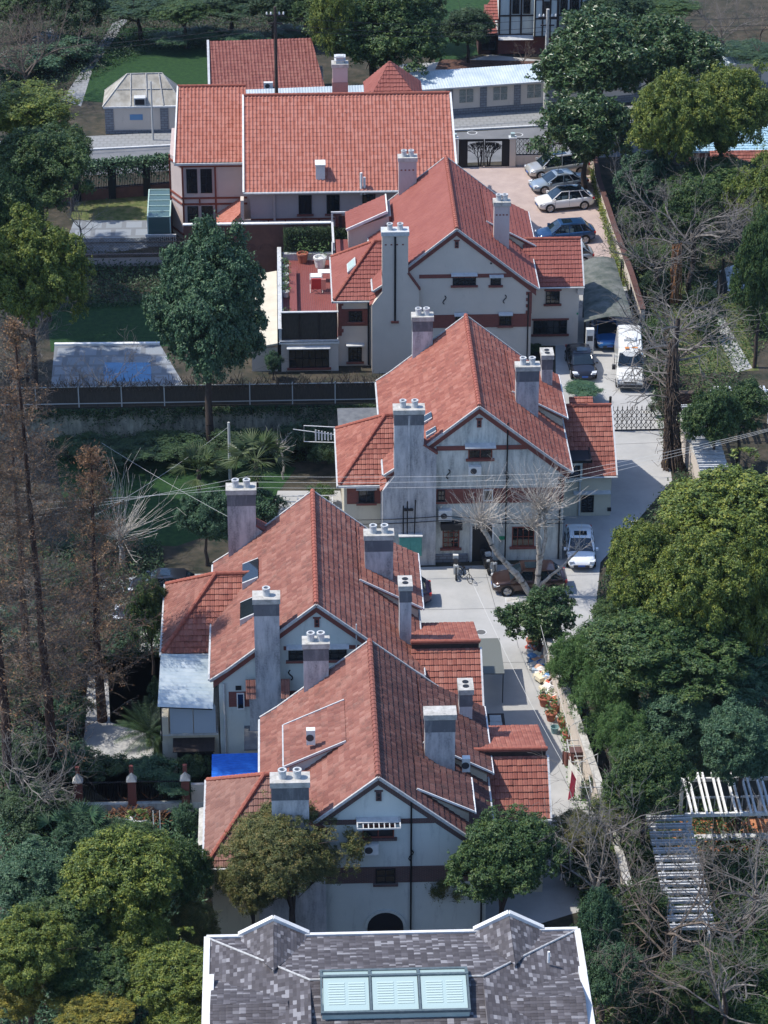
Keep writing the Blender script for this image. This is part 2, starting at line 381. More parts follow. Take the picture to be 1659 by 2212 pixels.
# ------------------------------------------------------------------ house fittings (all facing -y, towards the lane)
def window(par, x0, x1, z0, z1, y, nx=2, nz=2, fm=None, sill=None, head=None, fw=.06, label=None):
    fm = fm or M['dark']; mb = MB(); d = .07
    mb.box(x0, x0+fw, y-d, y-.002, z0, z1).box(x1-fw, x1, y-d, y-.002, z0, z1)
    mb.box(x0+fw, x1-fw, y-d+.003, y-.002, z0, z0+fw).box(x0+fw, x1-fw, y-d+.003, y-.002, z1-fw, z1)
    for i in range(1, nx):
        x = x0+(x1-x0)*i/nx; mb.box(x-.022, x+.022, y-.05, y-.012, z0+fw, z1-fw)
    for i in range(1, nz):
        z = z0+(z1-z0)*i/nz; mb.box(x0+fw, x1-fw, y-.045, y-.014, z-.018, z+.018)
    w = mb.build('window', fm, par, label=label)
    MB().box(x0+fw*.5, x1-fw*.5, y-.010, y-.004, z0+fw*.5, z1-fw*.5).build('pane', M['glass'], w)
    if sill: MB().box(x0-.14, x1+.14, y-.16, y-.004, z0-.14, z0-.004).build('sill', sill, w)
    if head: MB().box(x0-.12, x1+.12, y-.07, y-.004, z1+.004, z1+.13).build('lintel', head, w)
    return w
def awning(par, x0, x1, z, y, d=.34, mat=None):
    return MB().add([(x0, y-d, z-.10), (x1, y-d, z-.10), (x1, y-.004, z), (x0, y-.004, z), (x0, y-d, z-.04), (x1, y-d, z-.04), (x1, y-.004, z+.06), (x0, y-.004, z+.06)],
        [(0, 3, 2, 1), (4, 5, 6, 7), (0, 1, 5, 4), (1, 2, 6, 5), (2, 3, 7, 6), (3, 0, 4, 7)]).build('awning', mat or M['greyw'], par)
def chimney(par, x0, x1, y0, y1, zb, zt, mat, pots=2, capm=None, soot=None, brick=False, flues=False, potd=.26):
    w = x1-x0; d = y1-y0; cap = .30
    mb = MB().box(x0, x1, y0, y1, zb, zt-cap)
    c = mb.build('chimney', mat, par)
    if brick:
        for k in range(4):
            MB().box(x0+w*(.10+.22*k), x0+w*(.10+.22*k)+.13, y0-.012, y0+.1, zt-1.02, zt-.92).build('brick_slot', M['brick'], c)
    if soot:
        MB().box(x0-.012, x1+.012, y0-.012, y1+.012, zt-cap-.75, zt-cap-.004).build('soot_band', soot, c)
    MB().box(x0-.07, x1+.07, y0-.07, y1+.07, zt-cap, zt).build('cap', capm or M['cap'], c)
    if flues:
        for k in range(2):
            cy = y0+d*(.3+.4*k); MB().lathe([(.17, 0), (.17, .02), (.0, .02)], ((x0+x1)/2, cy, zt+.002), 14).build('flue', M['dark'], c)
    for k in range(pots):
        cx = x0+w*(.3+.4*k) if pots > 1 else x0+w*.5
        MB().lathe([(.20, 0), (.19, .34), (.22, .36), (.22, .46), (.14, .46), (.14, .1), (0, .1)], (cx, (y0+y1)/2, zt+.002), 14).build('chimney_pot', M['greyw'], c, smooth=False)
    return c
def ac_unit(par, x, y, z, w=.8, h=.58, toplevel=None):
    root = thing('air_conditioner', *toplevel[:2], loc=(x, y, z)) if toplevel else None
    if toplevel and len(toplevel) > 2: root['group'] = toplevel[2]
    b = MB().box(0, w, -.34, 0, 0, h); b = b.build('casing', M['ac'], root)
    MB().lathe([(.0, -.36), (.2, -.36), (.2, -.345)], (w*.4, 0, h*.5), 16, 'y').build('fan_grille', M['grille'], root)
    MB().bar((.05, -.3, -.04), (.05, .06, -.04), .04).bar((w-.05, -.3, -.04), (w-.05, .06, -.04), .04).build('bracket', M['pipe'], root)
    return root
def anchor(par, x, z, y, flip=1):
    pts = []
    for i in range(13):
        t = i/12; a = t*2*PI*.75
        pts.append((x+flip*.11*math.sin((t-.5)*2*PI*.95), y-.03, z-.32+.64*t))
    pts = [(x+flip*.10, y-.03, z-.24)] + pts + [(x-flip*.10, y-.03, z+.24)]
    return MB().tube(pts[1:-1], .035, 6).build('wall_anchor', M['iron'], par)

HOUSES = dict(
 A=dict(cx=12.0, y0=188.8, L=13.6, wall='stucco_cream', t='tile_a', tr='tile_a', tw='tile_a', ch='chim_clean', soot=None,
   band2=(7.13, 7.41), band1=(3.3, 4.29), wing=0, ax=9.4, ay=3.5, az=4.8, big=(2.9, 4.0, 11.3), sm=None,
   label='cleanest red roofed gabled villa with a roof terrace, behind the other three gabled houses'),
 B=dict(cx=11.72, y0=160.5, L=13.3, wall='stucco_blue', t='tile_b', tr='tile_b', tw='tile_b', ch='chim_dirty', soot='soot',
   band2=(7.84, 8.14), band1=(4.14, 5.15), wing=0, ax=9.3, ay=5.45, az=3.05, big=(2.66, 4.1, 11.2), sm=(4.75, 5.45, 9.9, 11.0, 9.6),
   label='gabled red roofed villa with black stained front wall behind two bare pollarded plane trees'),
 C=dict(cx=1.35, y0=136.5, L=12.9, wall='stucco_pale', t='tile_c', tr='tile_c', tw='tile_b', ch='chim_dirty', soot='soot',
   band2=(7.99, 8.22), band1=(4.45, 5.39), wing=1, ax=9.0, ay=-1.16, az=4.8, big=(2.86, 4.45, 10.85), sm=(4.6, 5.25, 2.4, 3.5, 10.5),
   label='gabled red roofed villa with a corrugated plastic side canopy in the lower left middle'),
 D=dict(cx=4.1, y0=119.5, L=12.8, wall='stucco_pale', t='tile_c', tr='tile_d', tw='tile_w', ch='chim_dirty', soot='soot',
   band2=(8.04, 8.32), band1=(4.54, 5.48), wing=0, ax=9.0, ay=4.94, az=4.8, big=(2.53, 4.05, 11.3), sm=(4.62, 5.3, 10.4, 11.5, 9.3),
   label='nearest gabled villa with mossy right roof slope, just behind the grey slate roof'),
)
ZA, ZE, XE = 10.9, 6.2, 5.78
KS = (ZA-ZE)/XE
def zr(x): return ZA-KS*abs(x)
ROOT = {}
def house(k):
    h = HOUSES[k]; L = h['L']; w = M[h['wall']]; brick = M['dkbrick'] if k == 'D' else M['brick']
    T = thing('gabled_villa', h['label'], 'house', (h['cx'], h['y0'], 0)); ROOT[k] = T
    my = (lambda y: L-y) if h['wing'] else (lambda y: y)
    rm = M['ridge_d'] if k == 'D' else M['ridge']
    # walls
    MB().prism([(-5.38, 0), (5.38, 0), (5.38, zr(5.38)-.16), (0, ZA-.16), (-5.38, zr(5.38)-.16)], L-.4, 'y', 0.0).build('wall', w, T)
    # main roof: two slopes with a slight bellcast at the eaves
    OV = .22; yf, yb = -OV, L+.05
    xk = 4.9; zk = zr(4.9)
    ze = ZE+.06
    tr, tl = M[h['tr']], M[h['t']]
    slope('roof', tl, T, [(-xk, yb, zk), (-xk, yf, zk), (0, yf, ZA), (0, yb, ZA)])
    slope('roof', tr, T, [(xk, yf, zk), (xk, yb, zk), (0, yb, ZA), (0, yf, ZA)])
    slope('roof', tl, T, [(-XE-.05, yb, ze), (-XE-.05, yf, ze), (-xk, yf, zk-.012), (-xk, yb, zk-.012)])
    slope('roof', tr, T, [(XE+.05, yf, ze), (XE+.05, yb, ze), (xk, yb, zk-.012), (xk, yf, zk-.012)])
    caps('ridge', rm, T, (0, yf, ZA+.05), (0, yb, ZA+.05), .15)
    # verges, front and back, and brick corbelling under the front verge
    for yy in (yf-.06, yb+.0):
        for s in (-1, 1):
            mb = MB()
            mb.bar((0, yy, ZA+.02), (s*xk, yy, zk+.02), .12, .14).bar((s*xk, yy+.004, zk+.015), (s*(XE+.08), yy+.004, ze+.015), .12, .14)
            mb.build('verge', M['verge'], T)
    if k != 'C' or True:
        for s in (-1, 1):
            a0 = .12; mb = MB()
            d = Vector((s*xk, 0, zk-ZA)).normalized(); nrm = Vector((s*abs(d.z), 0, abs(d.x)))
            p0 = Vector((0, -.1, ZA-.12)); p1 = Vector((s*xk, -.1, zk-.12)); p2 = Vector((s*(XE-.1), -.1, ze-.14))
            def quad3(a, b, t, y0, y1):
                mb.add([(a.x, y0, a.z), (b.x, y0, b.z), (b.x, y0, b.z-t), (a.x, y0, a.z-t), (a.x, y1, a.z), (b.x, y1, b.z), (b.x, y1, b.z-t), (a.x, y1, a.z-t)],
                    [(0, 1, 2, 3), (7, 6, 5, 4), (0, 4, 5, 1), (1, 5, 6, 2), (2, 6, 7, 3), (3, 7, 4, 0)])
            quad3(p0, p1, .42, -.1, 0.0); quad3(p1, p2, .42, -.097, 0.0)
            mb.build('brick_corbel', brick, T)
    # gutters
    for s in (-1, 1):
        MB().tube([(s*(XE+.12), -.1, ze-.03), (s*(XE+.12), L-.1, ze-.03)], .07, 6).build('gutter', M['greyw'], T)
    MB().tube([(5.15, -.06, 5.9), (5.15, -.06, .1)], .05, 6).build('downpipe', M['dark'], T)
    # vent
    MB().box(-.12, .16, -.05, -.004, 9.4, 9.95).box(-.19, .23, -.07, -.004, 9.95, 10.03).build('vent', brick, T)
    MB().box(-.05, .09, -.06, -.052, 9.48, 9.60).box(-.05, .09, -.06, -.052, 9.66, 9.86).build('vent_slot', M['dark'], T)
    # brick bands on the front
    xl = -2.6 if k != 'C' else -1.8
    z0, z1 = h['band2']; xr = min(5.3, (ZA-z1)/KS-.4)
    MB().box(xl, xr, -.045, -.004, z0, z1).build('brick_band', brick, T)
    z0, z1 = h['band1']
    MB().box(xl, 5.37, -.06, -.003, z0, z1).build('brick_band', brick, T)
    mb = MB()
    for j in range(7):
        zz = z1+.02+j*.24
        if zz+.14 < 6.0: mb.box(4.98+(.18 if j % 2 else 0), 5.40, -.05, -.003, zz, zz+.235)
    mb.build('quoin', brick, T)
    # wing with hipped roof (mirrored for the house turned the other way)
    ya, yb2 = sorted((my(.55), my(8.45))); yc = (ya+yb2)/2
    zw, zt = 5.25, 8.08
    MB().box(-8.3, -5.2, ya+.35, yb2-.35, 0, zw-.05).build('wing_wall', M['stucco_warm'] if k != 'A' else w, T)
    tw_ = M[h['tw']]
    slope('wing_roof', tw_, T, [(-8.65, ya, zw), (-5.35, ya, zw), (-3.4, yc, zt), (-5.6, yc, zt)])
    slope('wing_roof', tw_, T, [(-5.35, yb2, zw), (-8.65, yb2, zw), (-5.6, yc, zt), (-3.4, yc, zt)])
    slope('wing_roof', tw_ if k == 'D' else tl, T, [(-8.65, yb2, zw), (-8.65, ya, zw), (-5.6, yc, zt)])
    rr = M['ridge']
    caps('wing_ridge', rr, T, (-8.6, ya+.05, zw+.08), (-5.6, yc, zt+.07), .12)
    caps('wing_ridge', rr, T, (-8.6, yb2-.05, zw+.08), (-5.6, yc, zt+.07), .12)
    caps('wing_ridge', rr, T, (-5.6, yc, zt+.07), (-3.4, yc, zt+.07), .12)
    MB().box(-8.72, -5.3, ya-.14, ya-.02, zw-.13, zw-.02).box(-8.78, -8.66, ya-.14, yb2+.1, zw-.13, zw-.02).build('gutter', M['greyw'], T)
    # front-left (or back) chimney breasts
    ch = M[h['ch']]; so = M['soot'] if h['soot'] else None
    cl_brick = k == 'A'
    if k != 'C':
        sh0, sh1 = (7.7, 6.4) if k == 'A' else (8.45, 7.8)
        bm = ch if k != 'A' else M['stucco_cream']
        # breast and its shoulder are one plastered mass with a brick coping
        MB().prism([(-5.95, 0), (-2.62, 0), (-2.62, sh1), (-3.4, sh0), (-5.22, sh0), (-5.22, 6.3), (-5.95, 5.3)], .9, 'y', -.45).build('chimney_breast', bm, T)
        MB().bar((-2.55, 0, sh1+.03), (-3.42, 0, sh0+.03), .98, .1).build('shoulder_coping', M['brick'], T)
        c = chimney(T, -5.22, -3.4, -.44, .42, sh0-.4, 10.87, bm, capm=M['cap'] if k != 'A' else M['greyw'], soot=so, brick=cl_brick)
        if k in 'AB':
            MB().box(-4.38, -4.24, -.52, -.452, 4.1, 10.5).build('flue_pipe', M['dark'] if k == 'A' else M['chim_dirty'], T)
            MB().box(-4.6, -4.05, -.6, -.452, 3.95, 4.09).build('flue_foot', M['brick'] if k == 'A' else M['dark'], T)
        slope('shoulder_roof', tl, T, [(-6.1, -.3, 5.25), (-5.2, -.3, 5.6), (-5.2, .7, 6.3), (-6.1, .7, 6.0)])
        cb = [(-3.5, -2.18, L-.45, L+.3, 7.0, 11.1)]
    else:
        MB().prism([(-3.72, 0), (-1.78, 0), (-1.78, 5.3), (-2.0, 5.7), (-2.0, 9), (-3.36, 9), (-3.36, 5.7), (-3.72, 5.3)], .9, 'y', -.55).build('chimney_breast', ch, T)
        chimney(T, -3.36, -2.0, -.54, .34, 8.5, 11.5, ch, pots=1, soot=so)
        slope('shoulder_roof', tl, T, [(-3.9, -.8, 5.4), (-3.37, -.8, 5.4), (-3.37, -.45, 6.4), (-3.9, -.45, 6.4)])
        slope('shoulder_roof', tl, T, [(-1.99, -.8, 5.4), (-1.5, -.8, 5.4), (-1.5, -.45, 6.4), (-1.99, -.45, 6.4)])
        cb = [(-4.94, -3.31, L-.45, L+.4, 5.0, 11.35)]
        MB().prism([(-3.31, 6.9), (-2.6, 8.3), (-3.31, 8.9)], .8, 'y', L-.42).build('chimney_shoulder', ch, T)
        MB().bar((-2.5, L, 8.5), (-3.31, L, 9.0), .9, .1).build('shoulder_coping', brick, T)
    for a in cb: chimney(T, *a, ch if k != 'A' else M['chim_clean'], soot=so, brick=cl_brick)
    # chimney on the right slope
    x0, x1, zt2 = h['big']; yy = 7.6 if k == 'C' else (3.7 if k == 'A' else 4.8)
    chimney(T, x0, x1, yy, yy+.75, 6.5, zt2, ch, soot=so, brick=cl_brick, pots=2 if k != 'D' else 0)
    if h['sm']:
        a, b, c, d, z = h['sm']; chimney(T, a, b, c, d, 5.2, z, ch, pots=0, soot=so, flues=True)
    # shed dormer on the right slope
    def shed(x0, x1, y0, y1, z0, z1, tm, gut=True):
        d = MB().add([(x0, y0, zr(x0)-.1), (x1-.25, y0, zr(x1-.25)-.1), (x1-.25, y0, z1-.2), (x0, y0, z0-.12),
                      (x0, y1, zr(x0)-.1), (x1-.25, y1, zr(x1-.25)-.1), (x1-.25, y1, z1-.2), (x0, y1, z0-.12)],
                     [(0, 1, 2, 3), (7, 6, 5, 4), (0, 4, 5, 1), (1, 5, 6, 2), (2, 6, 7, 3), (3, 7, 4, 0)]).build('dormer', M['stucco_warm'], T)
        r = slope('dormer_roof', tm, d, [(x1, y0-.15, z1), (x1, y1+.15, z1), (x0, y1+.15, z0), (x0, y0-.15, z0)])
        MB().tube([(x1+.06, y0-.2, z1-.04), (x1+.06, y1+.2, z1-.04)], .06, 6).build('dormer_gutter', M['white'], d)
        MB().bar((x0, y0-.17, z0+.02), (x1, y0-.17, z1+.02), .06, .1).build('dormer_verge', M['white'], d)
        return d
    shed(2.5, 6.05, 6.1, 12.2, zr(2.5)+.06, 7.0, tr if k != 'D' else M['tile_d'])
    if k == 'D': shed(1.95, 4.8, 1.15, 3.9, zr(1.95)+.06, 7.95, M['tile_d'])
    # annex with its own roof across the side
    ax, ay, az = h['ax'], h['ay'], h['az']; rise, dep = {'A': (2.5, 2.9), 'B': (3.0, 4.2), 'C': (2.15, 2.75), 'D': (2.15, 2.6)}[k]; zrg = az+rise; yr = ay+dep
    am = M['stucco_warm'] if k != 'A' else w
    far = 2.9 if k in 'CD' else 3.0
    MB().prism([(ay+.3, 0), (ay+dep*2-.3, 0), (ay+dep*2-.3, az-.05), (yr, zrg-.2), (ay+.3, az-.05)] if k in 'AB' else [(ay+.3, 0), (yr+4.8, 0), (yr+4.8, zrg-1.5), (yr, zrg-.2), (ay+.3, az-.05)], ax-.25-5.1, 'x', 5.1).build('annex_wall', am, T)
    tmx = M['tile_b'] if k != 'A' else tl
    slope('annex_roof', tmx, T, [(5.2, ay, az), (ax, ay, az), (ax, yr, zrg), (5.2, yr, zrg)])
    if k in 'CD':
        slope('annex_roof', tmx, T, [(ax, yr+5.0, zrg-1.3), (5.2, yr+5.0, zrg-1.3), (5.2, yr+.02, zrg+.42), (ax, yr+.02, zrg+.42)])
        MB().box(5.25, ax-.06, yr+.02, yr+.12, zrg-.1, zrg+.36).build('ridge_upstand', M['dkwood'], T)
        caps('annex_ridge', M['ridge'], T, (5.2, yr+.0, zrg+.47), (ax, yr+.0, zrg+.47), .1)
    else:
        slope('annex_roof', tmx, T, [(ax, yr+dep, az), (5.2, yr+dep, az), (5.2, yr+.01, zrg), (ax, yr+.01, zrg)])
        caps('annex_ridge', M['ridge'], T, (5.2, yr, zrg+.05), (ax, yr, zrg+.05), .11)
    MB().bar((ax+.05, ay-.05, az+.03), (ax+.05, yr, zrg+.03), .1, .12).build('annex_verge', M['greyw'], T)
    MB().tube([(5.3, ay-.08, az-.06), (ax+.1, ay-.08, az-.06)], .06, 6).build('annex_gutter', M['greyw'], T)
    return T
HT = {k: house(k) for k in 'ABCD'}

# ---- house A: clean cream front
T = HT['A']; B = M['brick']
window(T, -.23, 1.4, 6.57, 7.3, 0, 4, 2, sill=B); awning(T, -.35, 1.5, 7.45, 0)
window(T, 2.44, 3.17, 6.54, 7.15, 0, 2, 2, sill=B); awning(T, 2.35, 3.35, 7.3, 0)
window(T, -.02, .72, 3.5, 4.2, -.06, 2, 2, sill=B); window(T, 3.12, 3.96, 3.45, 4.2, -.06, 2, 2, sill=B)
awning(T, -.1, .85, 4.4, -.06); awning(T, 3.05, 4.05, 4.4, -.06)
anchor(T, -.8, 5.45, 0); anchor(T, 3.47, 5.45, 0)
MB().lathe([(0, -.04), (.07, -.04), (.07, -.002)], (2.45, 0, 8.2), 10, 'y').build('wall_lamp', M['dark'], T)
# wing front with brick quoins and a brick panel round its window
yw = .9
MB().box(-8.12, -6.1, yw-.05, yw-.003, 3.15, 4.45).build('brick_panel', B, T)
mb = MB()
for j in range(11): mb.box(-8.32, -8.05+(.12 if j % 2 else 0), yw-.06, yw-.003, 2.4+j*.26, 2.4+j*.26+.255)
mb.build('quoin', B, T)
window(T, -7.55, -6.6, 3.5, 4.3, yw-.05, 3, 2, sill=B)
window(T, -7.6, -6.63, .35, 1.45, yw, 3, 3, sill=B); awning(T, -7.75, -6.45, 1.75, yw)
MB().tube([(-6.15, .84, 5.2), (-6.15, .84, .1)], .07, 6).build('downpipe', M['dark'], T)
w_ = MB().box(-7.75, -7.15, 3.2, 4.1, 0, .06); 
# tilted roof window on the wing's end slope
sk = MB().add([(-7.55, 2.7, 6.36), (-7.55, 4.2, 6.36), (-6.95, 4.2, 6.92), (-6.95, 2.7, 6.92), (-7.6, 2.7, 6.5), (-7.6, 4.2, 6.5), (-7.0, 4.2, 7.06), (-7.0, 2.7, 7.06)],
     [(0, 1, 2, 3), (7, 6, 5, 4), (0, 4, 5, 1), (1, 5, 6, 2), (2, 6, 7, 3), (3, 7, 4, 0)]).build('roof_window', M['greyw'], T)
MB().add([(-7.55, 2.8, 6.57), (-7.55, 4.1, 6.57), (-7.08, 4.1, 7.01), (-7.08, 2.8, 7.01)], [(0, 1, 2, 3)]).build('pane', M['lightglass'], sk)
# annex front
ya = 3.8
window(T, 6.75, 7.75, 3.35, 4.35, ya, 3, 3, sill=B, head=B); 
window(T, 5.9, 8.35, .95, 2.05, ya, 5, 2, sill=B, head=B)
MB().box(9.0, 9.45, ya-.25, ya-.004, 4.1, 4.7).build('eave_bracket', M['stucco_cream'], T)
MB().box(9.02, 9.14, ya-.02, ya-.003, 2.45, 2.6).build('number_plate', flat('green_plate', (.02, .25, .12)), T)
# small tilted dormer standing off the left slope, rear
d = MB().add([(-7.35, 9.6, 5.5), (-4.2, 9.6, 5.5), (-4.2, 9.6, 8.0), (-7.35, 9.6, 6.9), (-7.35, 12.6, 5.5), (-4.2, 12.6, 5.5), (-4.2, 12.6, 8.0), (-7.35, 12.6, 6.9)],
     [(0, 1, 2, 3), (7, 6, 5, 4), (0, 4, 5, 1), (1, 5, 6, 2), (2, 6, 7, 3), (3, 7, 4, 0)]).build('dormer', M['stucco_cream'], T)
MB().box(-4.35, -4.19, 9.57, 9.6, 5.5, 7.9).build('dormer_quoin', B, d)
slope('dormer_roof', M['tile_a'], d, [(-7.5, 12.8, 7.0), (-7.5, 9.4, 7.0), (-4.55, 9.4, 8.35), (-4.55, 12.8, 8.35)])
MB().bar((-7.5, 9.32, 7.0), (-4.5, 9.32, 8.38), .1, .2).bar((-4.5, 9.3, 8.36), (-4.5, 12.8, 8.36), .1, .12).build('dormer_verge', M['white'], d)
# terrace block on the left: ground floor, deck, screens
MB().box(-12.4, -8.32, .1, 14.9, 0, 2.3).build('terrace_block', M['stucco_cream'], T)
MB().box(-12.5, -8.32, .0, 15.2, 2.3, 2.42).build('terrace_slab', M['greyw'], T)
mb = MB()
for i in range(27): mb.box(-12.2+i*.143, -12.2+i*.143+.132, .5, 14.4, 2.42, 2.50)
mb.build('deck', M['deck'], T)
scr = MB().box(-12.35, -8.4, .16, .22, 2.45, 2.56).box(-12.35, -8.4, .12, .26, 4.45, 4.56)
for x in (-12.35, -11.1, -9.7, -8.46): scr.box(x, x+.07, .14, .24, 2.5, 4.5)

scr = scr.build('terrace_screen', M['dkwood'], T)
MB().box(-12.3, -8.42, .181, .20, 2.56, 4.45).build('screen_panel', M['reed'], scr)
MB().box(-12.4, -8.3, .08, .30, 4.56, 4.62).build('screen_rail', M['greyw'], scr)
MB().box(-12.55, -12.35, .1, 15, 2.42, 3.3).box(-12.6, -12.3, .1, 15, 3.3, 3.36).build('parapet', M['greyw'], T)
MB().box(-12.55, -8.25, .0, .08, 2.18, 2.34).build('front_ledge', M['white'], T)
window(T, -11.85, -9.0, .3, 1.75, .1, 6, 2, sill=B); awning(T, -12.0, -8.9, 1.95, .1)
MB().box(-12.2, -8.4, 14.45, 14.9, 2.42, 3.0).build('planter_wall', M['greyw'], T)
# glazed stair enclosure behind the wing
se = MB()
for a in ((-8.5, 9.4), (-8.5, 15.0), (-5.0, 15.0)): se.box(a[0], a[0]+.14, a[1], a[1]+.14, 2.4, 6.0)
se.box(-8.5, -4.9, 15.0, 15.16, 6.0, 6.12).box(-8.5, -8.34, 9.4, 15.0, 5.2, 5.34).box(-8.5, -8.3, 9.4, 15.2, 2.4, 3.9)
se = se.build('stair_enclosure', M['greyw'], T)
MB().box(-8.2, -5.0, 15.0, 15.06, 3.2, 5.8).build('stair_glass', M['glass'], se)
MB().box(-8.2, -5.4, 9.2, 14.2, 4.15, 4.25).build('stair_roof', M['deck'], se)
# cream lean-to slab left of the terrace
t = thing('lean_to_roof', 'pale cream lean-to roof left of the red roof terrace', 'lean-to', (-.0, 188.8, 0))
MB().add([(-2.6, -.2, 1.9), (-.65, -.2, 2.25), (-.65, 12.8, 2.25), (-2.6, 12.8, 1.9), (-2.6, -.2, 2.02), (-.65, -.2, 2.37), (-.65, 12.8, 2.37), (-2.6, 12.8, 2.02)],
     [(0, 3, 2, 1), (4, 5, 6, 7), (0, 1, 5, 4), (1, 2, 6, 5), (2, 3, 7, 6), (3, 0, 4, 7)]).build('roof', M['creamslab'], t)
MB().box(-2.5, -.66, .2, 12.5, 0, 1.85).build('wall', M['stucco_cream'], t)

# ---- house B: stained front
T = HT['B']
window(T, -.63, .86, 7.25, 8.0, 0, 2, 1, sill=B, head=None, fm=M['wood']); awning(T, -.85, 1.06, 8.25, 0, .5)
window(T, -2.5, -2.05, 4.35, 5.1, -.06, 2, 2, sill=B); 
w = window(T, .33, .95, 4.3, 5.1, -.06, 1, 1, fm=M['white'])
window(T, -2.16, -1.11, 1.0, 2.46, 0, 3, 4, sill=B, fm=M['wood'])
MB().box(-2.3, -.95, -.55, -.004, 2.5, 2.95).build('fabric_awning', M['dark'], T)
MB().box(-.3, .95, -.02, -.004, 0, 2.55).build('doorway', M['dark'], T)
MB().box(-.42, -.3, -.08, -.003, 0, 2.6).box(.95, 1.07, -.08, -.003, 0, 2.6).build('door_frame', M['white'], T)
MB().box(-2.6, -.55, -.12, -.003, 0, .55).build('stone_plinth', M['stone'], T)
window(T, 2.2, 3.6, 1.0, 2.4, 0, 4, 2, sill=B, fm=M['wood'])
MB().tube([(1.78, -.1, 9.7), (1.78, -.1, 0)], .05, 6).build('drain_pipe', M['iron'], T)
MB().tube([(-.42, -.1, 3.0), (-.42, -.1, 0)], .04, 6).build('downpipe', M['greyw'], T)
anchor(T, -1.85, 6.2, 0); anchor(T, 1.78, 6.1, -.08, -1)
MB().box(1.4, 1.75, -.03, -.003, 1.5, 1.75).build('number_plate', flat('green_plate', (.02, .25, .12)), T)
yw = .9
MB().box(-8.12, -5.97, yw-.05, yw-.003, 3.75, 4.9).build('brick_panel', B, T)
window(T, -7.4, -6.4, 3.85, 4.8, yw-.05, 2, 2, sill=B); awning(T, -7.55, -6.25, 4.95, yw, .35, M['greyw'])
MB().tube([(-5.95, .8, 5.2), (-5.95, .8, .1)], .06, 6).build('downpipe', M['greyw'], T)
ya = 5.75
window(T, 7.15, 7.95, .3, 1.5, ya, 2, 5); awning(T, 6.6, 9.0, 1.8, ya, .3, M['greyw'])
MB().tube([(7.0, ya-.08, 3.0), (7.0, ya-.08, .1)], .06, 6).build('downpipe', M['greyw'], T)
MB().box(8.85, 9.1, ya-.06, ya-.003, .35, .6).build('meter_box', M['dark'], T)
d = MB().box(5.4, 7.1, ya-.4, ya+2.2, 2.7, 4.1).build('flat_dormer', M['stucco_blue'], T)
MB().box(5.3, 7.7, ya-.5, ya+2.4, 4.1, 4.18).box(5.3, 7.7, ya-.5, ya-.42, 4.18, 4.28).box(7.62, 7.7, ya-.5, ya+2.4, 4.18, 4.28).build('flat_roof', M['dark'], d)
window(d, 6.2, 6.95, 3.05, 3.9, ya-.4, 2, 2)
d = MB().box(6.9, 8.2, 11.2, 12.1, 0, 5.0).build('tank_house', M['stucco_warm'], T)
slope('tank_roof', M['tile_b'], d, [(6.8, 11.0, 5.0), (8.35, 11.0, 5.0), (8.35, 12.1, 5.5), (6.8, 12.1, 5.5)])
# grey felt flat roof behind the wing
MB().box(-8.3, -5.4, 8.5, 13.0, 0, 4.3).build('rear_wall', M['stucco_warm'], T)
MB().box(-8.45, -5.5, 8.45, 13.2, 4.3, 4.42).build('rear_flat_roof', pm('grey_felt', [(.10, .105, .115), (.16, .165, .17)], 2, .95), T)
# open roof light beside the chimney
def rooflight(T, x0, x1, y0, y1, tilt=.25, mat='glass'):
    o = MB().add([(x0, y0, zr(x0)+.06), (x0, y1, zr(x0)+.06), (x1, y1, zr(x1)+.06), (x1, y0, zr(x1)+.06),
        (x0, y0, zr(x0)+.16), (x0, y1, zr(x0)+.16), (x1, y1, zr(x1)+.16+tilt), (x1, y0, zr(x1)+.16+tilt)],
        [(0, 1, 2, 3), (7, 6, 5, 4), (0, 4, 5, 1), (1, 5, 6, 2), (2, 6, 7, 3), (3, 7, 4, 0)]).build('roof_light', M['greyw'], T)
    MB().add([(x0-.0, y0+.1, zr(x0)+.175), (x0-.0, y1-.1, zr(x0)+.175), (x1+.0, y1-.1, zr(x1)+.18+tilt), (x1+.0, y0+.1, zr(x1)+.18+tilt)], [(0, 1, 2, 3)]).build('pane', M[mat], o)
    return o
rooflight(T, -2.75, -3.3, 2.6, 3.5, .1); rooflight(T, -2.6, -3.2, .5, 1.2, .1)

# ---- house C
T = HT['C']
window(T, -1.55, -.2, 7.35, 8.1, 0, 3, 2, sill=B); window(T, .35, 1.62, 7.35, 8.1, 0, 3, 2, sill=B); awning(T, .3, 1.75, 8.25, 0); awning(T, -1.65, -.1, 8.25, 0)
MB().box(-4.85, -3.72, -.05, -.003, 4.45, 5.4).build('brick_panel', B, T)
window(T, -4.42, -4.0, 4.3, 5.35, -.05, 1, 1, fm=M['white']); MB().box(-4.47, -4.15, -.03, -.003, 5.5, 5.78).build('air_hole', M['dark'], T)
window(T, -1.5, -.9, 4.3, 5.3, -.06, 1, 1); anchor(T, -1.45, 6.4, 0, -1)
MB().tube([(-5.1, -.08, 6.0), (-5.1, -.08, .1)], .06, 6).build('downpipe', M['greyw'], T)
MB().tube([(2.15, -.12, 8.0), (2.15, -.12, 9.6)], .04, 6).build('vent_pipe', M['greyw'], T)
rooflight(T, -3.3, -4.2, 3.4, 5.4, .3); rooflight(T, -3.2, -4.1, 7.3, 9.6, .35)
window(T, -1.5, -.2, 2.0, 3.4, 0, 2, 2)
